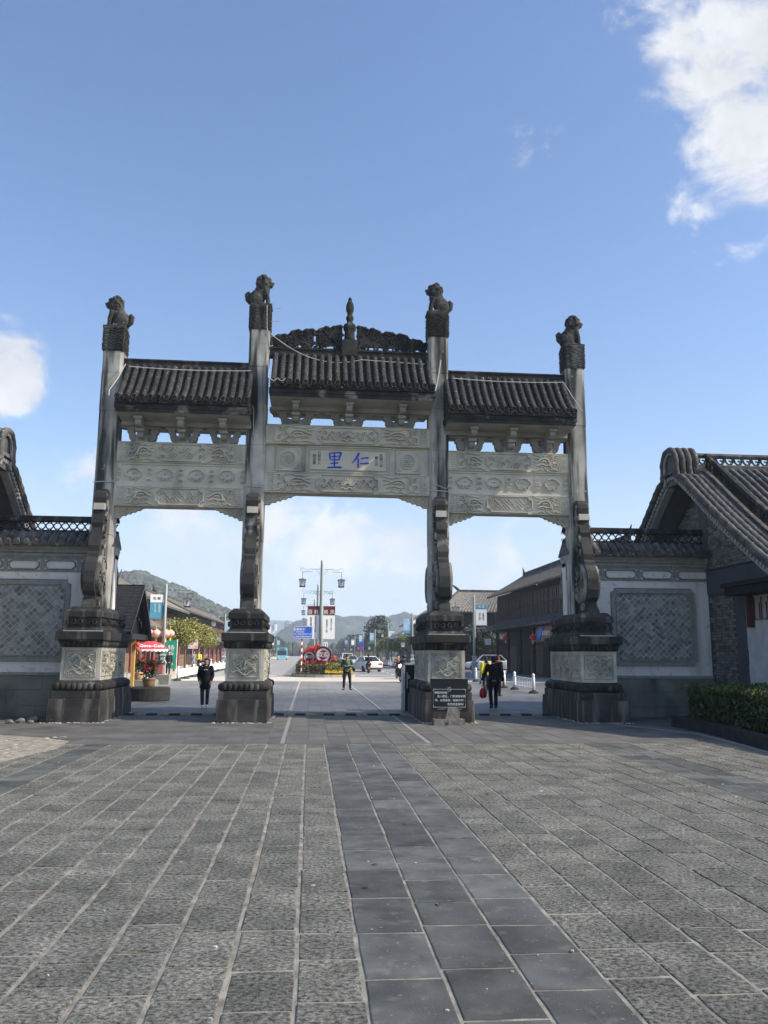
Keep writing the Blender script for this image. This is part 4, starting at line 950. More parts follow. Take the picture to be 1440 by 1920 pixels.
def gable_house(xe, sg, label, name='grey_brick_house'):
    # xe: overhanging verge; sg: +1 the house extends to +X, -1 to -X
    h = root(name, label, 'house', (xe+sg*4, 24, 0), 'grey brick houses beside the gateway')
    X = lambda d: xe+sg*d
    RY, RZ = 24.25, 7.75
    fr = [(24.0, 7.38), (23.4, 6.98), (22.5, 6.30), (21.5, 5.58), (20.5, 4.90), (19.5, 4.26), (18.4, 3.62), (17.2, 3.05)]
    bk = [(2*24.25-y+.0, z) for y, z in fr]
    prof = fr[::-1]+bk
    wx = 1.05
    # wall with a brick gable
    wa = M(); wall_poly = [(17.9, -.05), (30.4, -.05), (30.4, 3.4), (27, 5.6), (24.25, 7.15), (21.4, 5.3), (17.9, 3.1)]
    wa.prism(wall_poly, lambda u, v, w: (X(w), u, v), wx, wx+8)
    body = build('gable_wall', wa, mat('sooty_joint', (.07, .068, .062), var=.2, scale=6), h)
    fn = lambda u, v, d: (X(wx-d), u, v)
    gp = [(18.2, 4.36), (20.0, 4.36), (30, 4.36), (29, 4.3), (26.9, 5.42), (24.25, 7.2), (21.5, 5.35), (20.1, 4.36)]
    gp = [(20.0, 4.36), (28.6, 4.36), (24.25, 7.02)]
    build('brickwork', brickwork(gp, fn, 3), BRK, body, 'stuff')
    build('brickwork', brickwork([(22.62, .2), (24.2, .2), (24.2, 3.55), (22.62, 3.55)], fn, 5), BRK, body, 'stuff')
    pl = M()
    def slab(y0, y1, z0, z1, d0, d1): pl.box(min(X(wx-d1), X(wx-d0)), max(X(wx-d1), X(wx-d0)), y0, y1, z0, z1)
    slab(17.9, 24.19, 3.60, 4.33, 0, .035); slab(22.02, 22.58, -.02, 3.60, 0, .035); slab(24.0, 24.5, 4.35, 7.0, 0, .025)
    pl.stroke([(18.0, 4.33), (24.18, 4.33)], .05, .05, lambda u, v, d: (X(wx-.03-d), u, v))
    # flush verge band under the roof
    build('plaster_band', pl, GPL, h)
    sf = M()            # sloping soffit under the verge, dentil course along it
    def offs(d): return [(y, z-d) for y, z in prof]
    top, lo = offs(.06), offs(.24)
    n = len(prof)
    vs = [(X(.16), y, z) for y, z in top]+[(X(.16), y, z) for y, z in lo]+[(X(wx+.2), y, z) for y, z in top]+[(X(wx+.2), y, z) for y, z in lo]; fs = []
    for i in range(n-1): fs += [[i, i+1, n+i+1, n+i], [n+i, n+i+1, 3*n+i+1, 3*n+i], [2*n+i, 2*n+i+1, i+1, i]]
    sf.add(vs, fs); build('verge_soffit', sf, mat('grey_render', (.15, .15, .145), var=.12, scale=2), h)
    de = M()
    for i in range(n-1):
        (y0, z0), (y1, z1) = prof[i], prof[i+1]; L_ = math.hypot(y1-y0, z1-z0); k = max(1, int(L_/.15))
        for j in range(k):
            t = (j+.5)/k; de.cbox((X(.11), y0+(y1-y0)*t, z0+(z1-z0)*t-.20), (.05, .045, .05), 0, Matrix.Rotation(math.atan2(z1-z0, y1-y0), 3, 'X'))
        q = .30
        de.add([(X(.13), y0, z0-.28), (X(.13), y1, z1-.28), (X(.13), y1, z1-.36), (X(.13), y0, z0-.36), (X(.35), y0, z0-.30), (X(.35), y1, z1-.30), (X(.35), y1, z1-.38), (X(.35), y0, z0-.38)], [(0, 1, 2, 3), (7, 6, 5, 4), (3, 2, 6, 7), (4, 5, 1, 0)])
    build('dentil_course', de, GF, h)
    # roof slab and rounded verge tiles over the ridge
    rs = M(); up = [(y, z+.02) for y, z in prof]; dn = [(y, z-.08) for y, z in prof]
    rs.prism((up+dn[::-1]), lambda u, v, w: (X(w), u, v), .02, 9.2); roof = build('gable_roof', rs, RT, h)
    rnd_ = [(24.25+.46*math.cos(a), 7.62+.46*math.sin(a)) for a in [R(-8+196*i/14) for i in range(15)]]
    cap_path = [(y, z+.07) for y, z in fr[::-1][:-1]]+[(23.76, 7.18)]+rnd_[::-1]+[(24.74, 7.18)]+[(y, z+.07) for y, z in bk[1:]]
    dense = []
    for (a, b), (c, d) in zip(cap_path[:-1], cap_path[1:]):
        k = max(1, int(math.hypot(c-a, d-b)/.09))
        for j in range(k): dense.append((a+(c-a)*j/k, b+(d-b)*j/k))
    for i in range(4):
        t = M(); t.sm = True; r_ = random.Random(i)
        t.tube([(X(.06+.21*i), y, z) for y, z in dense], [.092 if j % 4 else .108 for j in range(len(dense))], 7)
        build('verge_tile', t, RT, roof)
    cp = M(); cp.prism([(24.25+.41*math.cos(a), 7.62+.41*math.sin(a)) for a in [pi*i/14 for i in range(15)]]+[(23.84, 6.95), (24.66, 6.95)], lambda u, v, w: (X(w), u, v), .12, .80); build('ridge_end', cp, mat('ridge_end_grey', (.10, .10, .097), var=.2, scale=4), roof)
    rim = M(); rim.tube([(X(.07), 24.25+.37*math.cos(a), 7.60+.37*math.sin(a)) for a in [pi*i/14 for i in range(15)]]+[(X(.07), 23.88, 7.0)], .045, 6); rim.tube([(X(.07), 24.62, 7.60), (X(.07), 24.62, 7.0)], .045, 6); build('ridge_rim', rim, GF, roof)
    # pierced sloping parapet behind the verge tiles
    pa = M()
    for side in (fr, bk):
        pa.tube([(X(1.12), y, z+.16) for y, z in side], .05, 6); pa.tube([(X(1.12), y, z+.50) for y, z in side], .085, 7)
        k = 0
        for (a, b), (c, d) in zip(side[:-1], side[1:]):
            m_ = max(1, int(math.hypot(c-a, d-b)/.2))
            for j in range(m_):
                t0, t1 = j/m_, (j+1)/m_; k += 1
                p0 = (X(1.12), a+(c-a)*t0, b+(d-b)*t0+.16); p1 = (X(1.12), a+(c-a)*t1, b+(d-b)*t1+.48); p2 = (X(1.12), a+(c-a)*t0, b+(d-b)*t0+.48); p3 = (X(1.12), a+(c-a)*t1, b+(d-b)*t1+.16)
                pa.tube([p0, p1], .045, 4); pa.tube([p2, p3], .045, 4)
    build('sloping_parapet', pa, DS, roof)
    # ridge parapet with wave openings
    rp = M(); rp.box(min(X(.9), X(9.2)), max(X(.9), X(9.2)), 24.12, 24.38, 7.37, 7.59); rp.tube([(X(.9), 24.25, 7.94), (X(9.2), 24.25, 7.94)], .085, 8); rp.tube([(X(.9), 24.25, 7.62), (X(9.2), 24.25, 7.62)], .05, 6)
    for i in range(28):
        u = 1.0+.29*i; rp.tube([(X(u+a), 24.25, b) for a, b in [(0, 7.87), (.04, 7.75), (.12, 7.67), (.20, 7.71), (.2, 7.79), (.13, 7.80)]], .032, 5); rp.tube([(X(u+.2), 24.25, 7.67), (X(u+.26), 24.25, 7.77), (X(u+.24), 24.25, 7.87)], .03, 5)
    build('ridge_parapet', rp, RT, roof)
    # field of tile rolls
    t = M(); t.sm = True; f2 = []
    for (a, b), (c, d) in zip(fr[:-1], fr[1:]):
        k = max(1, int(math.hypot(c-a, d-b)/.11))
        for j in range(k): f2.append((0, a+(c-a)*j/k-24.25, b+(d-b)*j/k+.05))
    t.tube(f2, [.076 if j % 3 else .088 for j in range(len(f2))], 7)
    me = bpy.data.meshes.new('cover_tile'); me.from_pydata(t.v, [], t.f); me.materials.append(RT); me.polygons.foreach_set('use_smooth', t.s); me.update()
    for i in range(30): piece('cover_tile', me, roof, (X(1.42+.255*i), 24.25, 0)); 
    for i in range(4): piece('cover_tile', me, roof, (X(1.42+.255*i), 24.25, 0), (0, 0, pi))
    return h, X, wx
hR, XR, wxr = gable_house(10.95, 1, 'grey brick house with a tiled gable roof standing behind the clipped hedge')
gable_house(-8.8, -1, 'tiled gable roof of a house rising above the plaster wall and its diamond brick field')
# doorway side of the house behind the hedge
wb = M(); r = random.Random(9); wb.box(XR(wxr-.03), XR(wxr-.005), 18.0, 22.0, -.02, 3.55)
for i in range(9):
    y = 18.0+(.35 if i % 2 else 0)-.35
    while y < 22:
        y1 = min(y+r.uniform(.6, .9), 22.0)
        if y1 > 18.05 and y1-y > .1: wb.box(XR(wxr-.045), XR(wxr-.028), max(y, 18.0)+.006, y1-.006, .39*i+.005, .39*i+.385)
        y = y1
build('painted_block_wall', wb, WHB, hR)
ca = M(); ca.box(XR(wxr-.75), XR(wxr-.03), 17.8, 21.95, 3.62, 3.74); ca.box(XR(wxr-.70), XR(wxr-.03), 17.9, 21.85, 3.40, 3.61)
build('door_canopy', ca, mat('canopy_black', (.02, .018, .018), var=.2), hR)
cb2 = M()
for y in (21.6,):
    cb2.box(XR(wxr-.22), XR(wxr-.06), y-.06, y+.06, 2.55, 3.40)
for k in range(4):
    y = 21.4-.35*k; cb2.tube([(XR(wxr-.12), y, 3.35), (XR(wxr-.12), y, 2.75), (XR(wxr-.12), y-.25, 2.75), (XR(wxr-.12), y-.25, 3.2)], .022, 4)
build('carved_bracket', cb2, mat('old_red_wood', (.09, .03, .025), var=.2), hR)
fb = M()
for p in ((11.9, 20.2, 2.2), (11.8, 20.05, 1.9), (11.85, 20.1, 2.5), (11.75, 19.7, 1.7)): fb.leaves([(p, (.16, .2, .2))], 60, .07)
stem = M(); stem.tube([(11.8, 20.1, .9), (11.85, 20.1, 2.4)], .015, 5)
fl = root('flowering_shrub', 'slim leafy plant with pink blossom rising over the hedge by the white block wall', 'plant', (11.85, 20, 0)); build('leaves', fb, HEDGE, fl); build('stem', stem, BARK, fl)
bl_ = M(); bl_.leaves([((11.8, 20.1, 2.62), (.12, .14, .10))], 40, .06); build('blossom', bl_, LANTP, fl)

# clipped hedge in its stone kerb
hd = root('clipped_hedge', 'dark green clipped hedge inside a black stone kerb in front of the brick gable', 'hedge', (10.4, 15, 0))
hb = M(); rh = random.Random(21)
def hedge_fill(mb, x0, x1, y0, y1, z0, z1, n, size, r):
    for _ in range(n):
        f = r.random(); 
        p = [r.uniform(x0, x1), r.uniform(y0, y1), r.uniform(z0, z1)]
        k = r.random()
        if k < .36: p[2] = z1+r.gauss(0, .035)
        elif k < .66: p[0] = x0+r.gauss(0, .04)
        elif k < .86: p[1] = (y0 if r.random() < .7 else y1)+r.gauss(0, .04)
        a = Vector((r.uniform(-1, 1), r.uniform(-1, 1), r.uniform(-1, 1))).normalized(); b = a.cross(Vector((r.uniform(-1, 1), r.uniform(-1, 1), r.uniform(-1, 1)))).normalized(); z = size*r.uniform(.6, 1.3); q = Vector(p)
        mb.add([q-a*z, q+b*z*.5, q+a*z, q-b*z*.5], [(0, 1, 2, 3)])
hedge_fill(hb, 9.55, 11.6, 11.5, 20.6, .16, 1.02, 26000, .045, rh)
build('foliage', hb, HEDGE, hd)
hy_ = M(); hedge_fill(hy_, 9.52, 11.6, 11.5, 20.65, .95, 1.05, 3500, .045, rh); build('pale_top_leaves', hy_, mat('leaf_pale', (.11, .14, .03), var=.3, rand=.4, island=True), hd)  # paler leaves only along the top of the hedge
sp_ = M()
for i in range(900):
    x_, y_ = rh.uniform(9.5, 11.5), rh.uniform(11.6, 20.6)
    if rh.random() < .5: x_ = 9.5+rh.gauss(0, .05)
    z_ = 1.0+abs(rh.gauss(0, .05)) if x_ > 9.6 else rh.uniform(.3, 1.08); q_ = Vector((x_-rh.uniform(0, .07), y_, z_)); a_v = Vector((rh.gauss(0, .5), rh.gauss(0, .5), 1)).normalized(); b_v = a_v.cross(Vector((rh.uniform(-1, 1), rh.uniform(-1, 1), .2))).normalized(); l_ = rh.uniform(.05, .11)
    sp_.add([q_-a_v*l_, q_+b_v*l_*.35, q_+a_v*l_, q_-b_v*l_*.35], [(0, 1, 2, 3)])
build('stray_sprigs', sp_, HEDGE, hd)
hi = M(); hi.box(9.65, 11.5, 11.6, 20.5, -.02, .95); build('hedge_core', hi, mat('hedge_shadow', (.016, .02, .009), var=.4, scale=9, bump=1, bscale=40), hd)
kb = M()
def kerbrun(mb, pts, w, z0, z1):
    for (xa, ya), (xb, yb) in zip(pts[:-1], pts[1:]):
        d_ = Vector((xb-xa, yb-ya, 0)); mb.cbox(((xa+xb)/2, (ya+yb)/2, (z0+z1)/2), (d_.length/2+.02, w/2, (z1-z0)/2), math.atan2(yb-ya, xb-xa))
kerbrun(kb, [(11.9, 20.95), (9.32, 20.95), (9.32, 18.9), (8.85, 15.6), (8.6, 11)], .2, -.02, .26)
build('planter_kerb', kb, mat('kerb_black', (.03, .031, .03), var=.3, scale=4, bump=.5), hd)
so2 = M(); so2.prism([(9.4, 20.9), (11.9, 20.9), (11.9, 11), (8.7, 11), (8.95, 15.6), (9.4, 18.9)][::-1], lambda u, v, w: (u, v, w), .0, .16); build('planter_soil', so2, EARTH, hd)

# ------------------------------------------------------------------ notice board, barrier cabinet, speed bumps, rubble
nb = root('notice_board', 'black notice board with white lettering leaning against the pedestal', 'sign', (3.75, 21.85, 0))
b = M(); b.box(3.38, 4.32, 21.60, 21.66, .42, 1.23); b.box(3.36, 4.34, 21.62, 21.69, 1.04, 1.24); build('board', b, SBLK, nb)
b = M(); fn = front(21.60); b.stroke(rect(3.43, 4.27, .53, .98), .012, .004, fn, True)
for u in (3.43, 4.27):
    for v in (.53, .98): s_ = 1 if u < 3.8 else -1; t_ = 1 if v < .7 else -1; b.stroke([(u+s_*.06, v), (u, v), (u, v+t_*.05)], .018, .006, fn)
b.stroke([(3.85+.05*math.cos(a*pi/8), .98+.05*math.sin(a*pi/8)) for a in range(16)], .012, .008, fn, True); b.stroke([(3.83, 1.0), (3.86, .98), (3.875, .955)], .022, .01, fn)
for v, u0, u1 in ((.505, 3.63, 4.06), (.480, 3.54, 4.15)):
    u = u0
    while u < u1: w_ = rnd.uniform(.01, .03); b.stroke([(u, v), (u+w_, v)], .010, .002, fn); u += w_+.007
build('printed_rules', b, mat('print_grey', (.45, .45, .45), var=.05), nb)
text('温 馨 提 示', TXW, nb, (3.85, 21.613, 1.14), sc=1.0); text('尊敬的游客：', TXW, nb, (3.66, 21.596, .89)); text('出入景区，门票请随身携', TXW, nb, (3.90, 21.596, .80)); text('带，以便查验，谢谢合作！', TXW, nb, (3.87, 21.596, .70)); text('祝您旅途愉快！', TXW, nb, (4.03, 21.596, .60))
b = M(); b.box(3.42, 4.20, 21.35, 21.75, -.01, .14); b.box(3.77, 3.93, 21.28, 21.37, -.01, .10); build('stone_foot', b, ROCK, nb)
b = M(); b.prism([(3.72, .13), (4.08, .13), (4.10, .33), (4.02, .42), (3.80, .43)], lambda u, v, w: (u, w, v), 21.46, 21.74); build('prop_stone', b, ROCK, nb)

for ch in nb.children:
    ch.location.x -= .23
    if ch.name.split('.')[0] not in ('stone_foot', 'prop_stone'): ch.location.z -= .10
cabn = root('barrier_cabinet', 'black barrier cabinet with a white metal frame beside the pedestal', 'cabinet', (3.05, 26.6, 0))
b = M(); b.box(3.02, 3.33, 26.5, 26.9, 0, 1.42); build('cabinet_body', b, SBLK, cabn)
b = M(); b.box(2.95, 3.02, 26.42, 26.95, 0, 1.48); b.box(2.95, 3.36, 26.42, 26.95, 1.43, 1.485); b.box(2.91, 2.97, 26.40, 26.46, -.01, .55); build('cabinet_frame', b, mat('frame_grey', (.50, .52, .54), var=.04, rough=.45), cabn)
b = M(); b.box(3.08, 3.11, 26.47, 26.5, .7, 1.2); b.box(3.12, 3.18, 26.47, 26.5, 1.0, 1.1); build('cabinet_handle', b, CARS, cabn)

def bump_strip(x0, x1, y, label):
    t = root('speed_bump', label, 'speed bump', ((x0+x1)/2, y, 0), 'speed bumps under the gateway'); n = int((x1-x0)/.30); w = (x1-x0)/n
    meA = None
    for i in range(n):
        b = M(); b.prism([(-.16, 0), (.16, 0), (.11, .045), (-.11, .045)], lambda u, v, q: (q, u, v), -w/2+.006, w/2-.006)
        for k in range(4):
            q = -w/2+.05+k*(w-.1)/3; b.box(q-.02, q+.02, -.122, -.108, .028, .040)
        m_ = YEL if i % 2 else RUB
        if (i % 2) not in bump_me: me = bpy.data.meshes.new('bump_segment'); me.from_pydata(b.v, [], b.f); me.materials.append(m_); me.update(); bump_me[i % 2] = me
        piece('bump_segment', bump_me[i % 2], t, (x0+w*(i+.5), y, 0))
bump_me = {}
bump_strip(-5.2, -2.37, 24.7, 'black and yellow speed bump in the opening beside the potted poinsettia')
bump_strip(-1.0, .25, 24.75, 'short black and yellow speed bump in the wide middle opening, ending at the paved centre')
bump_strip(.45, 3.0, 24.75, 'longer black and yellow speed bump in the wide middle opening, beside the barrier cabinet')
bump_strip(4.38, 7.22, 24.75, 'black and yellow speed bump in the opening behind the notice board')
rr2 = random.Random(31)
for i, (x_, y_, s_, lb_) in enumerate(((-6.95, 22.4, .12, 'round pale rubble stone against the pedestal foot'), (-7.15, 22.0, .10, 'small dark rubble stone lying outermost from the pedestal'), (-6.86, 21.85, .07, 'smallest brown rubble stone beside the pedestal corner'), (-7.35, 21.8, .08, 'flat grey rubble stone on the paving by the wall'))):
    b = M(); b.ball((0, 0, s_*.5), (s_*1.2, s_, s_*.7), 9, 6); b.v = [(x+rr2.gauss(0, s_*.09), y+rr2.gauss(0, s_*.09), max(-.01, z+rr2.gauss(0, s_*.07))) for x, y, z in b.v]
    place(tag(build('rubble_stone', b, ROCK), lb_, 'stone', 'loose rubble by the pedestal'), (x_, y_, 0))

# ------------------------------------------------------------------ hills
def hill(name, sil, Y, m, depth, bump, seed, nx=120, ny=14, lo=0.):
    pts = [at(px, py, Y) for px, py in sil]; mb = M(); mb.sm = False; r = random.Random(seed)
    x0, x1 = pts[0].x, pts[-1].x; vs = []; fs = []
    def H(x):
        for a, b in zip(pts[:-1], pts[1:]):
            if a.x <= x <= b.x: t = (x-a.x)/(b.x-a.x); return a.z+(b.z-a.z)*(t*t*(3-2*t)*.5+t*.5)
        return 0
    for j in range(ny):
        v = j/(ny-1)
        for i in range(nx):
            x = x0+(x1-x0)*i/(nx-1); prof = math.sin(pi*.5*min(1, v*1.55)) if v < .65 else math.cos((v-.65)/.35*pi*.5)
            z = H(x)*prof; y = Y+depth*(v-.62)
            z += bump*(noise.noise((x*.35/bump*.4, y*.35/bump*.4, seed))+.6*noise.noise((x*.9/bump*.4, y*.9/bump*.4, seed+7)))*(.3+.7*prof)
            vs.append((x, y, z-1+lo))
    for j in range(ny-1):
        for i in range(nx-1): a = j*nx+i; fs.append((a, a+1, a+nx+1, a+nx))
    mb.add(vs, fs); o = build(name, mb, m, kind='structure'); return o, pts
hl, _ = hill('wooded_hill', [(-200, 1120), (0, 1100), (120, 1092), (200, 1088), (235, 1080), (265, 1079), (310, 1100), (350, 1112), (400, 1140), (430, 1153), (455, 1178), (490, 1215), (510, 1226)], 460, HILLG, 170, 2.2, 3, 220, 26)
hill('wooded_hill', [(470, 1222), (505, 1205), (530, 1178), (560, 1163), (600, 1154), (630, 1152), (690, 1157), (730, 1153), (760, 1147), (790, 1155), (830, 1170), (900, 1188), (1000, 1200), (1100, 1215)], 900, HILLB, 260, 3.6, 9, 200, 18)
hill('wooded_hill', [(380, 1224), (450, 1190), (500, 1164), (540, 1162), (580, 1170), (640, 1186), (720, 1200), (800, 1222)], 1900, HILLB, 400, 6, 14, 90, 12)
# tree clumps give the near hill its canopy texture
hc = M(); r = random.Random(40)
def H_near(x, sil):
    for a, b in zip(sil[:-1], sil[1:]):
        if a.x <= x <= b.x: return a.z+(b.z-a.z)*(x-a.x)/(b.x-a.x)
    return 0
for i in range(1700):
    x_ = r.uniform(-150, -35); v = r.uniform(.12, .70); prof = math.sin(pi*.5*min(1, v*1.55)); z_ = H_near(x_, _)*prof; y_ = 460+170*(v-.62)
    s_ = r.uniform(1.6, 3.4); hc.ball((x_, y_, z_), (s_, s_, s_*r.uniform(.8, 1.2)), 6, 4)
build('hill_canopy', hc, mat('hill_canopy_leaf', (.036, .044, .034), var=.35, scale=.25, rand=.28, island=True), hl, 'stuff')

# ------------------------------------------------------------------ trees
def tree_proto(name, label, cat, leafm, lumps, nleaf, size, trunk_r, trunk_h, seed, group=None, limbs=4, second=None):
    r = random.Random(seed); t = root(name, label, cat, (0, 0, 0), group)
    c = M(); c.leaves(lumps, nleaf, size, r, .25); build('crown', c, leafm, t)
    if second: c2 = M(); c2.leaves(lumps, int(nleaf*.3), size, r, .85); build('sunlit_leaves', c2, second, t)
    k = M(); k.tube([(0, 0, -.05), (.02, .01, trunk_h*.5), (0, .03, trunk_h)], [trunk_r*1.25, trunk_r, trunk_r*.8], 7)
    for i in range(limbs):
        cc, rr = lumps[i % len(lumps)]; e = Vector(cc)+Vector((r.uniform(-.4, .4)*rr[0], r.uniform(-.4, .4)*rr[1], .2*rr[2]))
        k.tube([(0, .03, trunk_h*.92), tuple(Vector((0, .03, trunk_h)).lerp(e, .5)+Vector((0, 0, .1))), tuple(e)], [trunk_r*.6, trunk_r*.35, trunk_r*.12], 5)
    build('trunk', k, BARK, t); return t
osm = [tree_proto('street_tree', 'round olive and yellow street tree on the sunny pavement beside the umbrella', 'tree', LEAFY,
       [((0, 0, 3.5), (1.35, 1.3, 1.0)), ((.7, .2, 3.3), (.9, .9, .75)), ((-.75, -.1, 3.15), (.85, .9, .75)), ((.1, -.3, 4.2), (.8, .8, .65)), ((-.2, .5, 2.8), (1.2, 1, .6))], 5200, .085, .07, 2.5, 61, None, 5)]
place(osm[0], (-11.7, 74.5, -.2), 0, (1.2, 1.2, 1.02))
for i, (x_, y_, lb_) in enumerate(((-12.0, 83, 'second olive street tree along the sunny pavement, behind the one by the umbrella'), (-12.2, 91, 'third olive street tree along the sunny pavement, above the walking pedestrian'), (-12.5, 101, 'furthermost olive street tree on the sunny pavement, above the parked scooters'))):
    c = copy_tree(osm[0]); place(c, (x_, y_, -.2), 1.7*(i+1), (1.25, 1.25, 1.1)); c['label'] = lb_
for o in (osm[0],): pass
for o in S.objects:
    if o.parent is None and o.name.startswith('street_tree'): o['group'] = 'olive trees on the sunny pavement'
rt = tree_proto('young_tree', 'slim young tree in the shaded row behind the white barrier', 'tree', LEAF, [((0, 0, 3.3), (1.3, 1.3, 1.15)), ((.5, .3, 2.9), (.9, .9, .8)), ((-.5, -.2, 3.7), (.8, .8, .7))], 2600, .10, .06, 2.3, 71, 'young trees on the shaded pavement', 4)
rty = tree_proto('young_tree', 'slim young tree with yellowing leaves in the shaded row behind the white barrier', 'tree', LEAFY, [((0, 0, 3.2), (1.2, 1.2, 1.1)), ((-.5, .3, 2.8), (.8, .8, .8)), ((.5, -.2, 3.6), (.8, .8, .7))], 2400, .10, .06, 2.3, 72, 'yellowing young trees on the shaded pavement', 4)
fst = [True, True]
for i in range(13):
    y_ = 101+6.2*i; yl = i in (1, 4, 5); src = rty if yl else rt
    if fst[yl]: c = src; fst[yl] = False
    else: c = copy_tree(src)
    place(c, (13.2+.3*math.sin(i*2.3), y_, .12), i*1.9, .95+.1*math.sin(i*1.3))
dk = tree_proto('dark_tree', 'dark evergreen street tree far along the boulevard', 'tree', LEAFD, [((0, 0, 4.6), (2.1, 2.1, 2.3)), ((1.0, .6, 3.6), (1.5, 1.5, 1.3)), ((-1.0, -.6, 3.9), (1.5, 1.5, 1.5)), ((.2, -.5, 6.0), (1.2, 1.2, 1.1))], 2600, .20, .16, 3.0, 81, 'dark trees lining the far boulevard', 4)
first = True; r = random.Random(82)
for y_ in [170+11*i for i in range(24)]:
    for x_ in (-13.5, 15.5):
        if x_ < 0 and y_ < 180: continue
        c = dk if first else copy_tree(dk); first = False; s_ = r.uniform(.9, 1.2)*(1.0 if x_ > 0 else .95)
        place(c, (x_+r.uniform(-.8, .8), y_+r.uniform(-3, 3), 0), r.uniform(0, 6), s_)
c = copy_tree(dk); place(c, at(708, 1222, 175)+Vector((0, 0, -1.2)), 1.0, 1.38); c.location.z = 0; c['label'] = 'largest dark round tree rising above the shaded row in front of the wooded hill'; del c['group']; c.name = 'large_tree'
c = copy_tree(dk); place(c, (19.4, 95, 0), 2.2, (.85, .85, .78)); c['label'] = 'dark green tree behind the white off-road car and the signposted lamp'; del c['group']; c.name = 'side_street_tree'
c = copy_tree(dk); place(c, (-15.5, 150, 0), .7, 1.15); c['label'] = 'dark tree standing behind the blue banner above the olive trees'; del c['group']; c.name = 'dark_tree'
# far-off wood closing the end of the road
fw = M(); r = random.Random(83)
for i in range(420):
    x_ = r.uniform(-75, 95); y_ = r.uniform(440, 470); h_ = r.uniform(4, 7.5)
    fw.ball((x_, y_, h_*.5), (r.uniform(1.6, 3), r.uniform(1.6, 3), h_*.55), 7, 5)
build('far_wood', fw, mat('far_wood_leaf', (.035, .045, .024), var=.4, scale=.4, rand=.5, island=True), kind='stuff')
# scattered white houses on the far slope
hs = M(); r = random.Random(84)
for i in range(9):
    p = at(507+r.uniform(0, 40), 1172+r.uniform(0, 8), 1300)
    t = M(); w_ = r.uniform(5, 9); t.box(-w_/2, w_/2, -4, 4, -6, 5); hh = root('hillside_house', 'tiny white house scattered on the far hillside', 'house', (p.x, p.y, p.z), 'white houses on the far hillside')
    b = build('wall', M(), WHITE); bpy.data.objects.remove(b)
    for i_ in range(len(t.v)): t.v[i_] = (t.v[i_][0]+p.x, t.v[i_][1]+p.y, t.v[i_][2]+p.z)
    build('wall', t, WHITE, hh); q = M(); q.prism([(-w_/2-.5, 5), (w_/2+.5, 5), (0, 7.2)], lambda u, v, w: (p.x+u, p.y+w, p.z+v), -4.5, 4.5); build('roof', q, RT, hh)

# ------------------------------------------------------------------ street lamps
def lantern(mb_d, mb_g, c, s=1.):
    x, y, z = c
    mb_g.loft([[(x+a*w, y+b*w, zz) for a, b in ((-1, -1), (1, -1), (1, 1), (-1, 1))] for w, zz in ((.22*s, z-.62*s), (.27*s, z-.05*s))])
    for w0, w1, z0, z1 in ((.36, .27, z-.06*s, z+.02*s), (.20, .10, z+.02*s, z+.07*s), (.25, .29, z-.70*s, z-.61*s)):
        mb_d.loft([[(x+a*w*s, y+b*w*s, zz) for a, b in ((-1, -1), (1, -1), (1, 1), (-1, 1))] for w, zz in ((w0, z0), (w1, z1))])
    for a, b in ((-1, -1), (1, -1), (1, 1), (-1, 1)): mb_d.tube([(x+a*.225*s, y+b*.225*s, z-.62*s), (x+a*.275*s, y+b*.275*s, z-.05*s)], .02*s, 4)
    for b in (-.26*s,):
        mb_d.stroke([(x-.06*s, z-.2*s), (x+.07*s, z-.2*s), (x+.07*s, z-.46*s), (x-.06*s, z-.46*s), (x-.06*s, z-.2*s)], .02*s, .01, lambda u, v, d: (u, y+b-d, v))
        mb_d.stroke([(x, z-.16*s), (x, z-.5*s)], .02*s, .01, lambda u, v, d: (u, y+b-d, v))
    mb_d.tube([(x, y, z+.05*s), (x, y, z+.36*s)], .02*s, 4)
def scroll_arm(mb, x0, x1, z, s=1.):
    d = x1-x0; sg = 1 if d > 0 else -1
    mb.tube([(x0, 0, z), (x0+.45*d, 0, z), (x0+.45*d, 0, z-.22*s), (x1, 0, z-.25*s)], .028*s, 5)
    mb.tube([(x0+.2*d, 0, z), (x0+.22*d, 0, z-.18*s), (x0+.12*d, 0, z-.22*s), (x0+.05*d, 0, z-.42*s), (x0, 0, z-.45*s)], .022*s, 4)
    mb.tube([(x0+.45*d, 0, z-.05*s), (x0+.55*d, 0, z+.06*s), (x0+.63*d, 0, z-.06*s), (x0+.75*d, 0, z-.08*s)], .022*s, 4)
    mb.tube([(x0+.72*d, 0, z-.08*s), (x0+.86*d, 0, z+.02*s), (x1, 0, z+.12*s), (x1+.10*sg*s, 0, z-.02*s), (x1+.14*sg*s, 0, z-.2*s)], .022*s, 4)
def median_lamp(label):
    t = root('median_lamp', label, 'street lamp', (0, 0, 0), 'double lantern lamps down the median')
    p = M(); p.sm = True; p.tube([(0, 0, 0), (0, 0, 5), (0, 0, 9.2), (0, 0, 9.65), (0, 0, 9.8)], [.20, .18, .14, .12, .05], 10); build('pole', p, POLE, t)
    for sg in (-1, 1):
        a = M(); d = M(); g_ = M(); scroll_arm(a, sg*.12, sg*1.75, 8.95); lantern(d, g_, (sg*1.68, 0, 8.05), .95); scroll_arm(a, sg*.12, sg*.85, 7.0, .8); d.tube([(sg*1.68, 0, 8.3), (sg*1.68, 0, 8.7)], .02, 4)
        build('scroll_arm', a, POLE, t); f_ = build('lantern_frame', d, LAMPD, t); build('lantern_glass', g_, LAMPG, f_)
    return t
ml = median_lamp('tall double lantern lamp with two white banners behind the red drums')
lx = (.95, .88, .64, .5, .4, .35, .3); ly = (72, 98, 126, 156, 188, 222, 258)
cps = [ml]+[copy_tree(ml) for _ in lx[1:]]
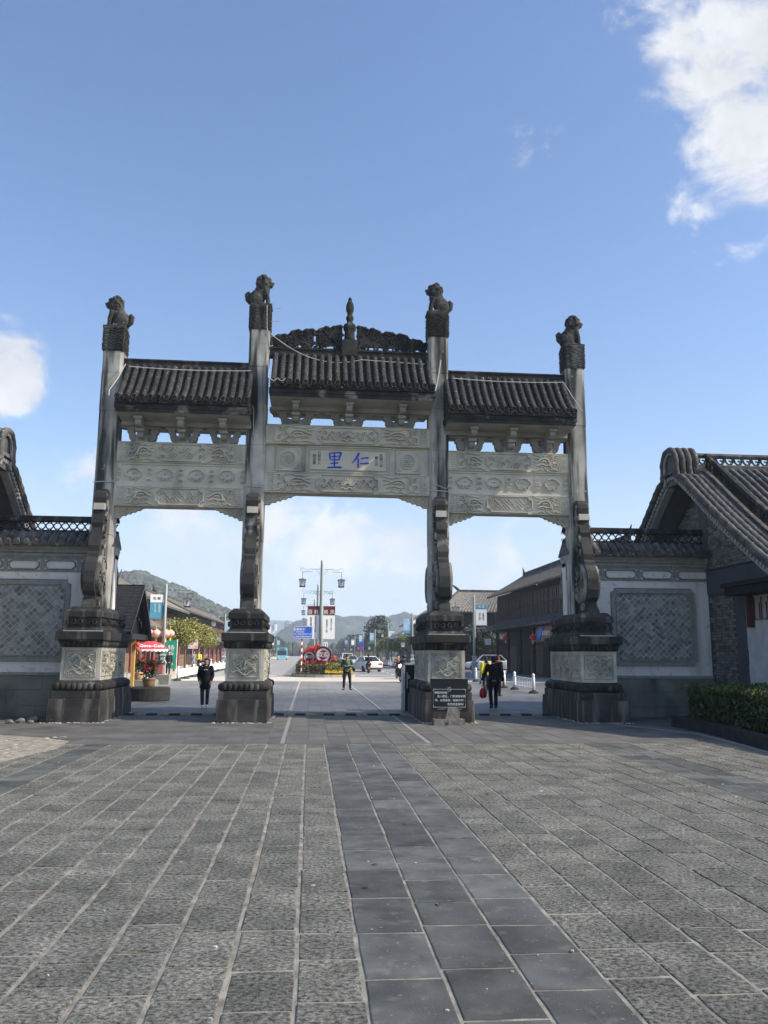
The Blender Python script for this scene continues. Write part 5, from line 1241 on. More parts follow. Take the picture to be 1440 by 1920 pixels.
for i, (c, x_, y_) in enumerate(zip(cps, lx, ly)):
    place(c, (x_, y_, 0)); 
    if i: c['label'] = ('second double lantern lamp along the median, right behind the bannered one', 'third double lantern lamp along the median, partly hidden by the banners', 'double lantern lamp deep along the median, a small shape against the hill')[min(i-1, 2)]
for sg, key, cols in ((-1, '百 姓', 'col1'), (1, '民 风', 'col2')):
    b = M(); x0, x1 = sorted((sg*.18, sg*1.18)); b.box(x0, x1, -.03, .03, 2.95, 5.75); bn = build('banner', b, BANW, ml)
    b = M(); b.box(x0-.01, x1+.01, -.045, .045, 5.0, 5.76); build('banner_head', b, MAROON, bn)
    q = text(key, TXW, bn, (sg*.68, -.05, 5.22)); q.location = (sg*.68, -.05, 5.22)
    q = text(cols, TXK, bn, (0, 0, 0)); q.location = (sg*.68-.18, -.034, 4.05); q = text(cols, TXK, bn, (0, 0, 0)); q.location = (sg*.68+.2, -.034, 4.2); q.scale = (.9, .9, .9)
    b = M(); b.tube([(0, 0, 5.74), (sg*1.2, 0, 5.74)], .025, 4); b.tube([(0, 0, 2.96), (sg*1.2, 0, 2.96)], .025, 4); build('banner_rod', b, POLE, ml)
def kerb_lamp(label, side, style, group):
    # side: direction of the banner; the lantern hangs on the other side and low under the banner
    t = root('banner_lamp', label, 'street lamp', (0, 0, 0), group)
    p = M(); p.stack(0, 0, [(.30, .30, 0), (.30, .30, .35), (.22, .22, .42), (.20, .20, 1.0), (.26, .26, 1.05), (.26, .26, 1.12), (.15, .15, 1.25), (.15, .15, 1.5), (.19, .19, 1.54), (.19, .19, 1.62), (.11, .11, 1.66)])
    build('pole_base', p, POLE, t)
    p = M(); p.sm = True; p.tube([(0, 0, 1.6), (0, 0, 4), (0, 0, 6.1), (0, 0, 6.3)], [.12, .105, .09, .05], 9); build('pole', p, POLE, t)
    a = M(); d = M(); g_ = M(); s = -side
    scroll_arm(a, s*.1, s*1.5, 6.0); lantern(d, g_, (s*1.42, 0, 5.35), .85); d.tube([(s*1.42, 0, 5.5), (s*1.42, 0, 5.8)], .02, 4)
    f_ = build('lantern_frame', d, LAMPD, t); build('lantern_glass', g_, LAMPG, f_); d = M(); g_ = M()
    scroll_arm(a, side*.1, side*1.35, 3.75, .8); lantern(d, g_, (side*1.05, 0, 3.0), .85); d.tube([(side*1.05, 0, 3.2), (side*1.05, 0, 3.6)], .02, 4); scroll_arm(a, s*.1, s*.6, 3.75, .7)
    build('scroll_arm', a, POLE, t); f_ = build('lantern_frame', d, LAMPD, t); build('lantern_glass', g_, LAMPG, f_)
    x0, x1 = sorted((side*.14, side*.98)); b = M()
    hi, lo_ = {'tealbody': (BANW, TEAL), 'whitebody': (TEAL, BANW), 'sky': (BANB, BANB)}[style]
    b.box(x0, x1, -.02, .02, 3.98, 5.55); bn = build('banner', b, lo_, t); b = M()
    if style == 'sky': b.box(x0-.004, x1+.004, -.026, .026, 3.98, 4.30); build('banner_foot', b, TEAL, bn)
    else:
        b.box(x0-.004, x1+.004, -.026, .026, 5.05 if style == 'tealbody' else 5.2, 5.56); build('banner_head', b, hi, bn)
        q = text('hs', TXK if style == 'tealbody' else TXW, bn, (0, 0, 0)); q.location = (side*.56, -.03, 5.30 if style == 'tealbody' else 5.38); q.scale = (.85,)*3
        for k, dx in (('古\n镇\n风\n光', .17), ('侨\n乡\n人\n家', -.10)): q = text(k, TXW if style == 'tealbody' else TXK, bn, (0, 0, 0)); q.location = (side*.56+dx, -.03, 4.66); q.scale = (.9,)*3
    b = M(); b.tube([(0, 0, 5.57), (side*1.0, 0, 5.57)], .02, 4); b.tube([(0, 0, 3.97), (side*1.0, 0, 3.97)], .02, 4); build('banner_rod', b, POLE, t)
    return t
k1 = kerb_lamp('kerb lamp with a white-topped teal banner beside the red umbrella', -1, 'tealbody', 'banner lamps along the kerbs'); place(k1, (-9.35, 54.9, .02), R(4), .97)
k2 = kerb_lamp('kerb lamp with a teal-topped white banner in front of the white off-road car', 1, 'whitebody', 'banner lamps along the kerbs'); place(k2, (12.6, 63.5, 0), R(-3), 1.0)
k3 = kerb_lamp('kerb lamp with a plain sky blue banner above the olive trees', 1, 'sky', 'banner lamps along the kerbs'); place(k3, (-11.0, 110, 0), 0, 1.05)
k4 = copy_tree(k3); place(k4, (11.3, 92, 0), pi, 1.); k4['label'] = 'kerb lamp with a sky blue banner next to the white gable eave'
k5 = copy_tree(k2); place(k5, (12.0, 128, 0), 0, 1.0); k5['label'] = 'kerb lamp with a teal and white banner over the yellowing young tree'
k6 = copy_tree(k3); place(k6, (12.3, 158, 0), pi, 1.); k6['label'] = 'small distant kerb lamp with a sky blue banner under the largest dark tree'
for i, (x_, y_) in enumerate(((12.3, 192), (12.3, 228), (12.3, 268), (-11.2, 160), (-11.2, 200), (-11.2, 245), (-11.2, 290))):
    c = copy_tree(k5 if i % 2 else k3); place(c, (x_, y_, 0), pi if x_ > 0 else 0); c['label'] = 'tiny far kerb lamp against the dark trees of the boulevard'; c['group'] = 'far kerb lamps'

# ------------------------------------------------------------------ median island with drums, sign and flowers
isl = M(); o = []
for i in range(13): a = pi+pi*i/12; o.append((1.15+2.4*math.cos(a), 64.6+2.3*math.sin(a)))
o += [(3.55, 330), (-1.25, 330)]
isl.prism(o, lambda u, v, w: (u, v, w), -.05, .17); island = build('median_island', isl, mat('island_kerb', (.30, .285, .25), var=.2, scale=3, bump=.4, streak=(.10, .095, .08), sk=(.5, .65), sscale=(3, 3, 3)), kind='structure')
i2 = M(); i2.prism([(1.15+(x-1.15)*.93, y+.2 if y < 100 else y) for x, y in o], lambda u, v, w: (u, v, w), .165, .20); build('planting_soil', i2, EARTH, island)
r = random.Random(91); b = M()
for y0, y1, z1, n in ((63.0, 64.6, .85, 2400), (64.6, 66.3, .95, 1600)): 
    for _ in range(n):
        a = r.uniform(0, 1); x_ = 1.15+r.uniform(-2.1, 2.1); y_ = r.uniform(y0, y1)
        if (x_-1.15)**2/4.4+((y_-65)/2.0)**2 > 1 and y_ < 65: continue
        z_ = z1+r.gauss(0, .05) if r.random() < .5 else r.uniform(.2, z1)
        p = Vector((x_, y_, z_)); u = Vector((r.uniform(-1, 1), r.uniform(-1, 1), r.uniform(-1, 1))).normalized(); v = u.cross(Vector((r.uniform(-1, 1), .3, 1))).normalized(); s_ = r.uniform(.05, .1); b.add([p-u*s_, p+v*s_*.6, p+u*s_, p-v*s_*.6], [(0, 1, 2, 3)])
hb1 = tag(build('flower_bed_hedge', b, HEDGEB), 'olive brown clipped hedge round the nose of the median', 'hedge')
b = M(); hedge_fill(b, 1.3, 3.2, 62.9, 64.3, .5, .95, 1200, .06, r); hedge_fill(b, -.95, .1, 66.3, 70, .3, .9, 1200, .08, r); hedge_fill(b, 2.2, 3.35, 66.5, 72, .3, .85, 1200, .08, r); tag(build('lime_hedge', b, HEDGEY), 'lime green low hedge bands on the median beside the red drums', 'hedge')
b = M(); hedge_fill(b, -.9, 3.3, 72, 200, .2, 1.0, 9000, .16, r); tag(build('median_hedge', b, HEDGEB), 'long low hedge running down the median behind the lamps', 'hedge')
b = M()
for i in range(150):
    p = Vector((r.uniform(1.2, 3.3), r.uniform(62.55, 63.2), r.uniform(.34, .48)))
    for k in range(3): u = Vector((r.uniform(-1, 1), r.uniform(-.4, .4), r.uniform(-.3, 1))).normalized(); v = u.cross(Vector((0, 1, .3))).normalized(); s_ = .065; b.add([p-u*s_, p+v*s_, p+u*s_, p-v*s_], [(0, 1, 2, 3)])
tag(build('yellow_flowers', b, PETY), 'bright yellow flowers edging the nose of the median', 'flowers', kind='stuff')
b = M()
for i in range(260):
    p = Vector((r.choice((r.uniform(-.6, .9), r.uniform(-.6, 3.0))), r.uniform(65.2, 66.4), r.uniform(.85, 1.18)))
    u = Vector((r.uniform(-1, 1), r.uniform(-.4, .4), r.uniform(-.3, 1))).normalized(); v = u.cross(Vector((0, 1, .3))).normalized(); s_ = .085; b.add([p-u*s_, p+v*s_, p+u*s_, p-v*s_], [(0, 1, 2, 3)])
tag(build('red_flowers', b, PETR), 'red flowers massed around the feet of the two drums', 'flowers', kind='stuff')
def drum(c, rad, key, label):
    t = root('sign_drum', label, 'drum sign', (c[0], c[1], c[2]-rad), 'red drum signs on the median'); b = M(); b.sm = True
    P = lambda u, v, w: (c[0]+u, c[1]-w, c[2]+v)
    circ = lambda q, n=28: [(q*math.cos(2*pi*i/n), q*math.sin(2*pi*i/n)) for i in range(n)]
    b.sm = False; b.prism(circ(rad), P, -.35, .0); b.stroke(circ(rad*.93), rad*.18, .05, lambda u, v, d: P(u, v, d), True); build('drum_body', b, MAROON, t)
    b = M(); b.prism(circ(rad*.76), P, -.01, .012); build('drum_face', b, BANW, t); b = M()
    b.prism(circ(rad*.54), P, .0, .022)
    for i in range(20): a = 2*pi*i/20; b.stroke([(rad*.58*math.cos(a), rad*.58*math.sin(a)), (rad*.68*math.cos(a), rad*.68*math.sin(a))], rad*.05, .01, lambda u, v, d: P(u, v, .012+d))
    build('drum_centre', b, MAROON, t); b = M(); b.box(c[0]-rad*.62, c[0]+rad*.62, c[1]-.035, c[1]-.0, c[2]-rad*.17, c[2]+rad*.17) if False else None
    text(key, TXW, t, (c[0], c[1]-.03, c[2]), sc=rad/.62*.80); b = M()
    for s in (-.5, .5): b.box(c[0]+s*rad-.05, c[0]+s*rad+.05, c[1]+.1, c[1]+.2, .15, c[2]-rad*.7)
    build('drum_stand', b, REDP, t)
drum((-.0, 66.2, 1.45), .54, 'hs2', 'smaller red drum sign on the median, beside the striped sign pole'); drum((1.08, 66.0, 1.62), .68, '欢迎', 'larger red drum sign on the median with a red ribbon at its shoulder')
b = M()
for off in (0, .14): b.stroke([(-.35+.0, 1.84+off*.4), (.05, 2.0+off), (.38, 1.98+off), (.62, 2.22+off), (.85, 2.2+off*.6)], .26, .05, lambda u, v, d: (u, 66.12-d-off*.3, v))
tag(build('red_ribbon', b, REDP), 'red cloth ribbon draped between the two drum signs', 'ribbon')
bs = root('blue_sign', 'blue sign with white lettering on a red and white striped pole', 'sign', (-.55, 63.8, 0))
b = M(); b.box(-1.23, .20, 63.72, 63.78, 2.82, 3.78); build('sign_panel', b, BLUE, bs); b = M(); b.stroke(rect(-1.19, .16, 2.86, 3.74), .035, .008, front(63.72), True)
for v, u0, u1 in ((3.33, -1.06, -.5), (2.99, -1.08, .06)):
    u = u0
    while u < u1: w_ = rnd.uniform(.04, .1); b.stroke([(u, v), (u+w_, v)], .05, .004, front(63.72)); u += w_+.02
build('sign_border', b, TXW, bs); text('b1', TXW, bs, (-.70, 63.71, 3.52)); text('b2', TXW, bs, (-.51, 63.71, 3.16), sc=.72)
for k in range(11):
    b = M(); b.tube([(-.58, 63.82, .15+.245*k), (-.58, 63.82, .395+.245*k)], .052, 8); build('pole_band', b, (REDP, WHITE)[k % 2], bs)
ws = root('small_white_sign', 'small white sign on a thin grey post behind the larger drum', 'sign', (1.45, 76, 0)); b = M(); b.box(1.26, 1.64, 75.97, 76.0, 2.25, 2.75); build('sign_panel', b, BANW, ws); b = M(); b.tube([(1.45, 76.03, .1), (1.45, 76.03, 4.3)], .025, 5); build('post', b, POLE, ws)
b = M()
for u in (1.36, 1.53): b.stroke([(u, 2.35), (u, 2.65)], .06, .004, front(75.97))
build('sign_print', b, TXK, ws)

# ------------------------------------------------------------------ white barriers
def barrier(ax, bx, label, group, bars=12, panel=False, parent_first=True, own_posts=True):
    (x0, y0), (x1, y1) = ax, bx; d = Vector((x1-x0, y1-y0, 0)); L_ = d.length; t = root('white_barrier', label, 'barrier', (0, 0, 0), group)
    for k, xx in enumerate((0., L_)):
        p = M(); p.sm = True; p.lathe([(.075, .06), (.075, .72), (.05, .76), (.07, .80), (.07, .86), (.0, .92)], (xx, 0, 0), 10); build('post', p, WHITE, t)
        p = M(); p.lathe([(.24, -.005), (.22, .05), (.10, .12), (.08, .14)], (xx, 0, 0), 10); build('post_foot', p, RUB, t)
    b = M()
    for z in (.22, .66): b.tube([(0, 0, z), (L_, 0, z)], .028, 6)
    build('rail', b, WHITE, t); b = M()
    if panel: b.box(.12, L_-.12, -.012, .012, .24, .64); build('panel', b, WHITE, t); q = M(); q.box(.3, L_-.3, -.018, .018, .36, .52); build('panel_print', q, BANB, t)
    else:
        for i in range(bars): u = .12+(L_-.24)*i/(bars-1); b.box(u-.018, u+.018, -.01, .01, .22, .66)
        build('balusters', b, WHITE, t, 'stuff')
    place(t, (x0, y0, 0), math.atan2(d.y, d.x)); return t
barrier((10.62, 43.0), (10.48, 38.8), 'white barrier section with open bars standing nearest the carved pedestal in the shade', 'open white barriers by the timber shops')
barrier((10.95, 54.8), (10.5, 44.8), 'white barrier section with open bars behind the man carrying a bag', 'open white barriers by the timber shops', 24)
ft = None
for i in range(9):
    y_ = 54+4.0*i; x_ = -8.2-.014*(y_-54)
    o_ = barrier((x_, y_), (x_-.05, y_+3.9), 'white panelled barrier section along the sunny kerb', 'white barriers along the sunny kerb', panel=True)
for i in range(9):
    y_ = 104+3.6*i; x_ = 11.0+.012*(y_-104)
    o_ = barrier((x_, y_), (x_, y_+3.5), 'small white barrier section in the far row before the young trees', 'far white barriers along the shaded kerb', 8)
barrier((-9.9, 45.5), (-8.6, 45.9), 'white barrier end behind the smaller poinsettia pot', 'white barriers along the sunny kerb', 6)
# road signs beyond the white sedan
rs_ = root('road_sign', 'blue round road sign above a red-ringed no parking sign on one post', 'sign', at(677, 1215, 100)-Vector((0, 0, at(677, 1215, 100).z)))
q = at(677, 1208, 100); b = M(); b.tube([(q.x, 100.05, 0), (q.x, 100.05, q.z+.3)], .04, 6); build('post', b, mat('post_pink', (.5, .42, .40)), rs_)
cir = lambda c, rad, n=20: [(c[0]+rad*math.cos(2*pi*i/n), c[1]+rad*math.sin(2*pi*i/n)) for i in range(n)]
P2 = lambda u, v, w: (u, 100-w, v)
b = M(); b.prism(cir((q.x, q.z), .27), P2, -.02, .02); build('blue_disc', b, BLUE, rs_)
b = M(); b.prism(cir((q.x, q.z-.52), .27), P2, -.02, .02); build('red_ring', b, REDP, rs_); b = M(); b.prism(cir((q.x, q.z-.52), .20), P2, .0, .026); build('blue_centre', b, BLUE, rs_); b = M(); b.stroke([(q.x-.14, q.z-.38), (q.x+.14, q.z-.66)], .05, .006, lambda u, v, d: (u, 99.974-d, v)); build('red_bar', b, REDP, rs_)

# ------------------------------------------------------------------ timber shop houses along both pavements
def tiled_plane(mb, p00, p10, p11, p01, n, rad=.07):     # eave edge p00-p10, ridge edge p01-p11
    a, b, c, d = map(Vector, (p00, p10, p11, p01)); nrm = (b-a).cross(d-a).normalized()
    if nrm.z < 0: nrm = -nrm
    mb.add([a, b, c, d, a-nrm*.12, b-nrm*.12, c-nrm*.12, d-nrm*.12], [(0, 1, 2, 3), (7, 6, 5, 4), (0, 4, 5, 1), (1, 5, 6, 2), (2, 6, 7, 3), (3, 7, 4, 0)])
    for i in range(n):
        t = (i+.5)/n; e0 = a.lerp(b, t)+nrm*.02; e1 = d.lerp(c, t)+nrm*.02; mb.tube([e0, e0.lerp(e1, .5)-nrm*.03, e1], rad, 5)
def shop(label, xf, sg, y0, y1, z1, z2, rise, lower, group, wallm=WOOD, colm=REDW, nb_=5):
    # xf: facade plane; sg: +1 the street lies towards +X; z1 lower eave, z2 upper eave
    t = root('timber_shop', label, 'shop', (xf-sg*3, (y0+y1)/2, 0), group); X = lambda d: xf+sg*d
    b = M(); b.box(*sorted((X(-6), X(-.9))), y0, y1, -.05, z2+.15); build('timber_wall', b, wallm, t)
    b = M(); b.box(*sorted((X(-.9), X(-.05))), y0, y1, z1-.1, z2+.1); fl_ = build('upper_storey', b, wallm, t)
    n = nb_; dy = (y1-y0)/n
    pb = M(); pb.box(X(0)-.09, X(0)+.09, y0, y0+.18, 0, z2)
    me = bpy.data.meshes.new('column'); q = M(); q.sm = True; q.tube([(0, 0, 0), (0, 0, z1+.15)], .14, 8); me.from_pydata(q.v, [], q.f); me.materials.append(colm); me.update()
    for i in range(n+1): piece('column', me, t, (X(-.02), y0+dy*i, .1))
    for i in range(n):
        ya, yb = y0+dy*i+.2, y0+dy*(i+1)-.2
        w = M(); k = 6
        for j in range(k):
            ua, ub = ya+(yb-ya)*j/k+.02, ya+(yb-ya)*(j+1)/k-.02; w.box(*sorted((X(-.84), X(-.90))), ua, ub, .15, 1.05); w.box(*sorted((X(-.86), X(-.88))), ua, ub, 1.08, 2.55)
        build('door_panels', w, WOODB if i % 2 else wallm, t)
        w = M(); zc0, zc1 = z1+.75, z2-.35
        for j in range(4):
            ua, ub = ya+(yb-ya)*j/4+.04, ya+(yb-ya)*(j+1)/4-.04
            for pts in (rect(ua, ub, zc0, zc1),): w.stroke(pts, .07, .05, lambda u, v, d: (X(-.05+d), u, v), True)
            w.stroke([((ua+ub)/2, zc0), ((ua+ub)/2, zc1)], .04, .04, lambda u, v, d: (X(-.05+d), u, v)); w.stroke([(ua, (zc0+zc1)/2), (ub, (zc0+zc1)/2)], .04, .04, lambda u, v, d: (X(-.05+d), u, v))
        wf = build('window', w, WOODB, t); g_ = M(); g_.box(*sorted((X(-.045), X(-.06+.03))), ya+.05, yb-.05, zc0, zc1); build('pane', g_, GLASS, wf)
    nt_ = max(6, int((y1-y0)/.30))
    rf = M(); tiled_plane(rf, (X(lower), y0-.3, z1), (X(lower), y1+.3, z1), (X(-.05), y1+.3, z1+.75), (X(-.05), y0-.3, z1+.75), nt_); build('canopy_roof', rf, RT, t)
    rf = M(); tiled_plane(rf, (X(.95), y0-.5, z2), (X(.95), y1+.5, z2), (X(-3.0), y1+.5, z2+rise), (X(-3.0), y0-.5, z2+rise), nt_); tiled_plane(rf, (X(-7), y0-.5, z2), (X(-7), y1+.5, z2), (X(-3.0), y1+.5, z2+rise), (X(-3.0), y0-.5, z2+rise), 8)
    up = build('upper_roof', rf, RT, t)
    g_ = M()
    for y in (y0+.02, y1-.02): g_.prism([(X(-.95), z2), (X(-5.9), z2), (X(-3), z2+rise-.15)], lambda u, v, w, y=y: (u, y+w, v), -.05, .05)
    build('gable_board', g_, wallm, t)
    g_ = M(); g_.box(X(-3)-.18, X(-3)+.18, y0-.5, y1+.5, z2+rise-.05, z2+rise+.28)
    for y in (y0-.4, y1+.4): g_.tube([(X(-3), y, z2+rise+.2), (X(-3), y+(.3 if y > y0 else -.3), z2+rise+.45), (X(-3), y+(.7 if y > y0 else -.7), z2+rise+.9)], [.16, .12, .03], 6)
    build('ridge_moulding', g_, DS, up)
    b = M(); b.box(*sorted((X(-.12), X(.06))), y0, y1, z1-.18, z1+.02); build('lintel', b, colm, t)
    return t, X
gl = 'timber shops on the sunny pavement'; gr = 'dark timber houses on the shaded side'
shop('red-columned timber shop with hanging lanterns behind the red umbrella', -14.2, 1, 58, 76, 3.75, 6.15, 2.1, 1.5, gl, WOODB, REDW, 5)
shop('timber shop with an upper window row rising behind the first olive trees', -14.6, 1, 77, 96, 3.5, 6.1, 2.0, 1.3, gl, WOOD, REDW, 5)
shop('long timber shop receding behind the pavement trees at the end of the row', -14.8, 1, 97, 150, 3.4, 6.4, 2.0, 1.3, gl, WOOD, REDW, 9)
tA, XA = shop('large dark timber house with a signboard over plank doors, behind the open white barriers', 18.6, -1, 55, 82, 4.15, 7.35, 2.3, 1.35, gr, WOOD, WOOD, 6)
tB = root('timber_shop', 'dark timber house with a broad hipped tile roof behind the bannered lamp', 'shop', (21, 104, 0), gr)
b = M(); b.box(16.2, 32, 99.6, 110, -.05, 7.2); build('timber_wall', b, WOOD, tB)
b = M(); tiled_plane(b, (15.0, 98.2, 6.75), (33, 98.2, 6.75), (33, 104.5, 9.6), (18.8, 104.5, 9.6), 46, .09); tiled_plane(b, (15, 111, 6.75), (15, 98.2, 6.75), (18.8, 104.5, 9.6), (18.8, 104.6, 9.6), 18, .09); build('upper_roof', b, RT, tB)
b = M(); b.box(18.6, 33, 104.3, 104.7, 9.5, 9.85); b.tube([(18.8, 104.5, 9.75), (17, 101.5, 8.4), (15.0, 98.2, 6.95)], .13, 6); b.tube([(18.8, 104.5, 9.8), (18.3, 104.5, 10.2), (17.9, 104.5, 10.5)], [.2, .16, .05], 6); build('ridge_moulding', b, DS, tB)
b = M(); tiled_plane(b, (15.6, 97.6, 3.55), (33, 97.6, 3.55), (33, 99.6, 4.4), (16.2, 99.6, 4.4), 44, .08); build('canopy_roof', b, RT, tB)
b = M()
for i in range(8): b.box(16.3+2*i, 16.45+2*i, 99.5, 99.6, 0, 7.0)
build('timber_post', b, WOODB, tB, 'stuff')
tC = root('timber_shop', 'dark house with a white edged gable behind the young tree row', 'shop', (18, 122, 0), gr)
b = M(); b.box(15.2, 22, 117, 132, -.05, 6.0); build('timber_wall', b, GPL, tC)
b = M(); tiled_plane(b, (14.2, 116, 6.0), (14.2, 133, 6.0), (18.6, 133, 8.6), (18.6, 116, 8.6), 40, .08); tiled_plane(b, (23, 116, 6.0), (23, 133, 6.0), (18.6, 133, 8.6), (18.6, 116, 8.6), 12, .08); build('upper_roof', b, RT, tC)
b = M(); b.prism([(14.1, 5.75), (18.6, 8.35), (18.6, 8.75), (14.1, 6.15)], lambda u, v, w: (u, w, v), 115.8, 115.95); b.prism([(18.6, 8.35), (23.1, 5.75), (23.1, 6.15), (18.6, 8.75)], lambda u, v, w: (u, w, v), 115.8, 115.95); build('white_bargeboard', b, WHITE, tC)
b = M(); b.prism([(15.2, 6), (22, 6), (18.6, 8.2)], lambda u, v, w: (u, w, v), 116.4, 117); build('gable_board', b, GPL, tC)
c = copy_tree(tC); place(c, (21, 165, 0), 0, .9); c['label'] = 'smaller far house with a white edged gable, below the largest dark tree'
# signboard, posters, doors on the big dark house
b = M(); b.cbox((0, 0, 0), (.05, 3.2, .62), 0, Matrix.Rotation(R(18), 3, 'Y')); 
for i in range(len(b.v)): b.v[i] = (b.v[i][0]+XA(.85), b.v[i][1]+61.5, b.v[i][2]+3.35)
sbd = build('signboard', b, mat('board_brown', (.22, .14, .09), var=.2, scale=3), tA)
b = M()
for i, (y_, w_) in enumerate(((63.6, .5), (59.6, .45))):
    pass
b.cbox((0, 0, 0), (.06, .5, .5), 0, Matrix.Rotation(R(18), 3, 'Y')); b.v = [(x+XA(.90), y+63.2, z+3.36) for x, y, z in b.v]; build('board_emblem', b, BLUE, sbd)
q = text('旅 游 服 务', TXW, sbd, (XA(.98), 61.4, 3.36), -pi/2, sc=1.2)
for y_ in (60.3, 57.6):
    b = M(); b.box(*sorted((XA(-.80), XA(-.83))), y_-.75, y_+.75, 1.45, 2.95); build('poster', b, mat('poster_grey', (.45, .44, .41), var=.12, scale=2), tA)
b = M(); b.box(*sorted((XA(-.1), XA(-.04))), 58.6, 58.7, .1, 3.9); build('door_post', b, WOOD, tA)
bw = brickwork([(54.4, .2), (56.2, .2), (56.2, 4.9), (54.4, 4.9)], lambda u, v, d: (18.0+(u-54.4), 54.35-d, v), 7, .4, .12); 
pw = M(); pw.box(17.9, 20.2, 54.36, 54.8, 0, 4.9); es = build('end_wall', pw, mat('end_wall_grey', (.22, .22, .21), var=.2, scale=2), tA); build('brickwork', bw, mat('end_brick', (.26, .26, .25), var=.2, scale=6, rand=.3, island=True), es, 'stuff')
def red_lantern(x, y, z, s, label, m=LANT):
    t = root('red_lantern', label, 'lantern', (x, y, z), 'hanging lanterns'); b = M(); b.sm = True; b.ball((x, y, z), (s, s, s*.82), 12, 8); build('shade', b, m, t)
    b = M(); b.lathe([(s*.4, s*.72), (s*.4, s*.9)], (x, y, z), 8); b.lathe([(s*.4, -s*.9), (s*.4, -s*.72)], (x, y, z), 8); b.tube([(x, y, z-s*.9), (x, y, z-s*1.8)], [s*.2, s*.28], 6); b.tube([(x, y, z+s*.9), (x, y, z+s*1.8)], .02, 4); build('tassel', b, GOLD, t)
for i, (px_, Y_, lb_) in enumerate(((281, 62, 'sunlit pinkish lantern hanging just beside the black shelter roof'), (293, 62, 'sunlit pinkish lantern hanging over the red umbrella'), (310, 62, 'sunlit pinkish lantern hanging behind the lamp pole'), (319, 66, 'sunlit pinkish lantern half hidden by the olive tree'))):
    p = at(px_, 1188, Y_); red_lantern(p.x, p.y, p.z, .34, lb_, LANTP)
for px_, Y_, lb_ in ((948, 57, 'dark red lantern hanging at the dark house entrance beside the signboard'), (999, 53, 'bright red lantern hanging at the outer end of the signboard')):
    p = atx(px_, 1193, 17.3); red_lantern(p.x, p.y, p.z-.1, .27, lb_)
p0 = at(259, 1200, 50); t = root('lantern_string', 'vertical string of small red lanterns hanging beside the yellow post', 'lantern string', tuple(p0), 'hanging lanterns')
for k in range(5): b = M(); b.sm = True; b.ball((p0.x, p0.y, p0.z+.55-.27*k), (.15, .15, .13), 8, 6); build('lantern', b, LANT, t)
b = M(); b.tube([(p0.x, p0.y, p0.z+1.0), (p0.x, p0.y, p0.z-.8)], .012, 4); build('cord', b, GOLD, t)
p1 = at(247, 1191, 50); red_lantern(p1.x, p1.y, p1.z, .15, 'small red lantern under the black shelter roof')
# black shingle shelter
sh = root('black_shelter', 'black shingled gable shelter with a dark open gable beside the gateway pedestal', 'shelter', (-9.5, 42, 0))
xs = -8.05; A_ = Vector((xs, 41.0, 4.92)); F_ = Vector((xs, 38.4, 2.62)); B_ = Vector((xs, 43.6, 2.45))
b = M()
def shingle_slope(lo, hi, back=False):
    n = 15; x_in = xs-8.5
    for i in range(n):
        a, c = lo.lerp(hi, i/n), lo.lerp(hi, (i+1.25)/n); r_ = random.Random(i)
        u = xs
        while u > x_in:
            w_ = r_.uniform(.35, .55); s_ = r_.uniform(0, .012)+.02
            b.add([(u, a.y, a.z+s_), (u-w_+.01, a.y, a.z+s_), (u-w_+.01, c.y, c.z), (u, c.y, c.z), (u, a.y, a.z), (u-w_+.01, a.y, a.z)], [(0, 1, 2, 3), (4, 5, 1, 0)]); u -= w_
shingle_slope(F_, A_); shingle_slope(B_, A_); build('shingle_roof', b, SHING, sh, 'stuff')
b = M()
for p, q in ((F_, A_), (B_, A_)):
    d = Vector((0, 0, -.16)); b.add([p+Vector((.06, 0, .03)), q+Vector((.06, 0, .03)), q+d+Vector((.06, 0, 0)), p+d+Vector((.06, 0, 0)), p+Vector((-.15, 0, .0)), q+Vector((-.15, 0, 0)), q+d+Vector((-.15, 0, 0)), p+d+Vector((-.15, 0, 0))], [(0, 1, 2, 3), (7, 6, 5, 4), (3, 2, 6, 7), (0, 4, 5, 1)])
build('verge_board', b, SBLK, sh)
b = M(); b.prism([(F_.y+.1, F_.z-.05), (B_.y-.1, B_.z), (A_.y, A_.z-.12)], lambda u, v, w: (xs-.5+w, u, v), -.06, 0); b.box(xs-8, xs-.1, F_.y+.15, F_.y+.3, 2.45, 2.7); b.box(xs-8, xs-.1, B_.y-.3, B_.y-.15, 2.3, 2.55); b.box(xs-.25, xs-.1, F_.y+.1, B_.y-.1, 2.35, 2.6); build('gable_shade_and_beams', b, SBLK, sh)  # black sheet stands in for the shade inside the open gable, plus eave beams
for yy, k in ((38.8, 0), (43.2, 1)):
    for xx in (xs-.75, xs-4): b = M(); b.box(xx-.08, xx+.08, yy-.08, yy+.08, 0, 2.5); build('post', b, mat('post_ochre', (.42, .27, .08), var=.15, scale=4) if k else WOOD, sh)
b = M(); b.box(xs-7, xs-.6, 40.0, 40.4, 0, 1.1); b.box(xs-7, xs-.55, 39.9, 40.5, 1.1, 1.17); build('counter', b, mat('counter_pink', (.36, .24, .20), var=.1), sh)

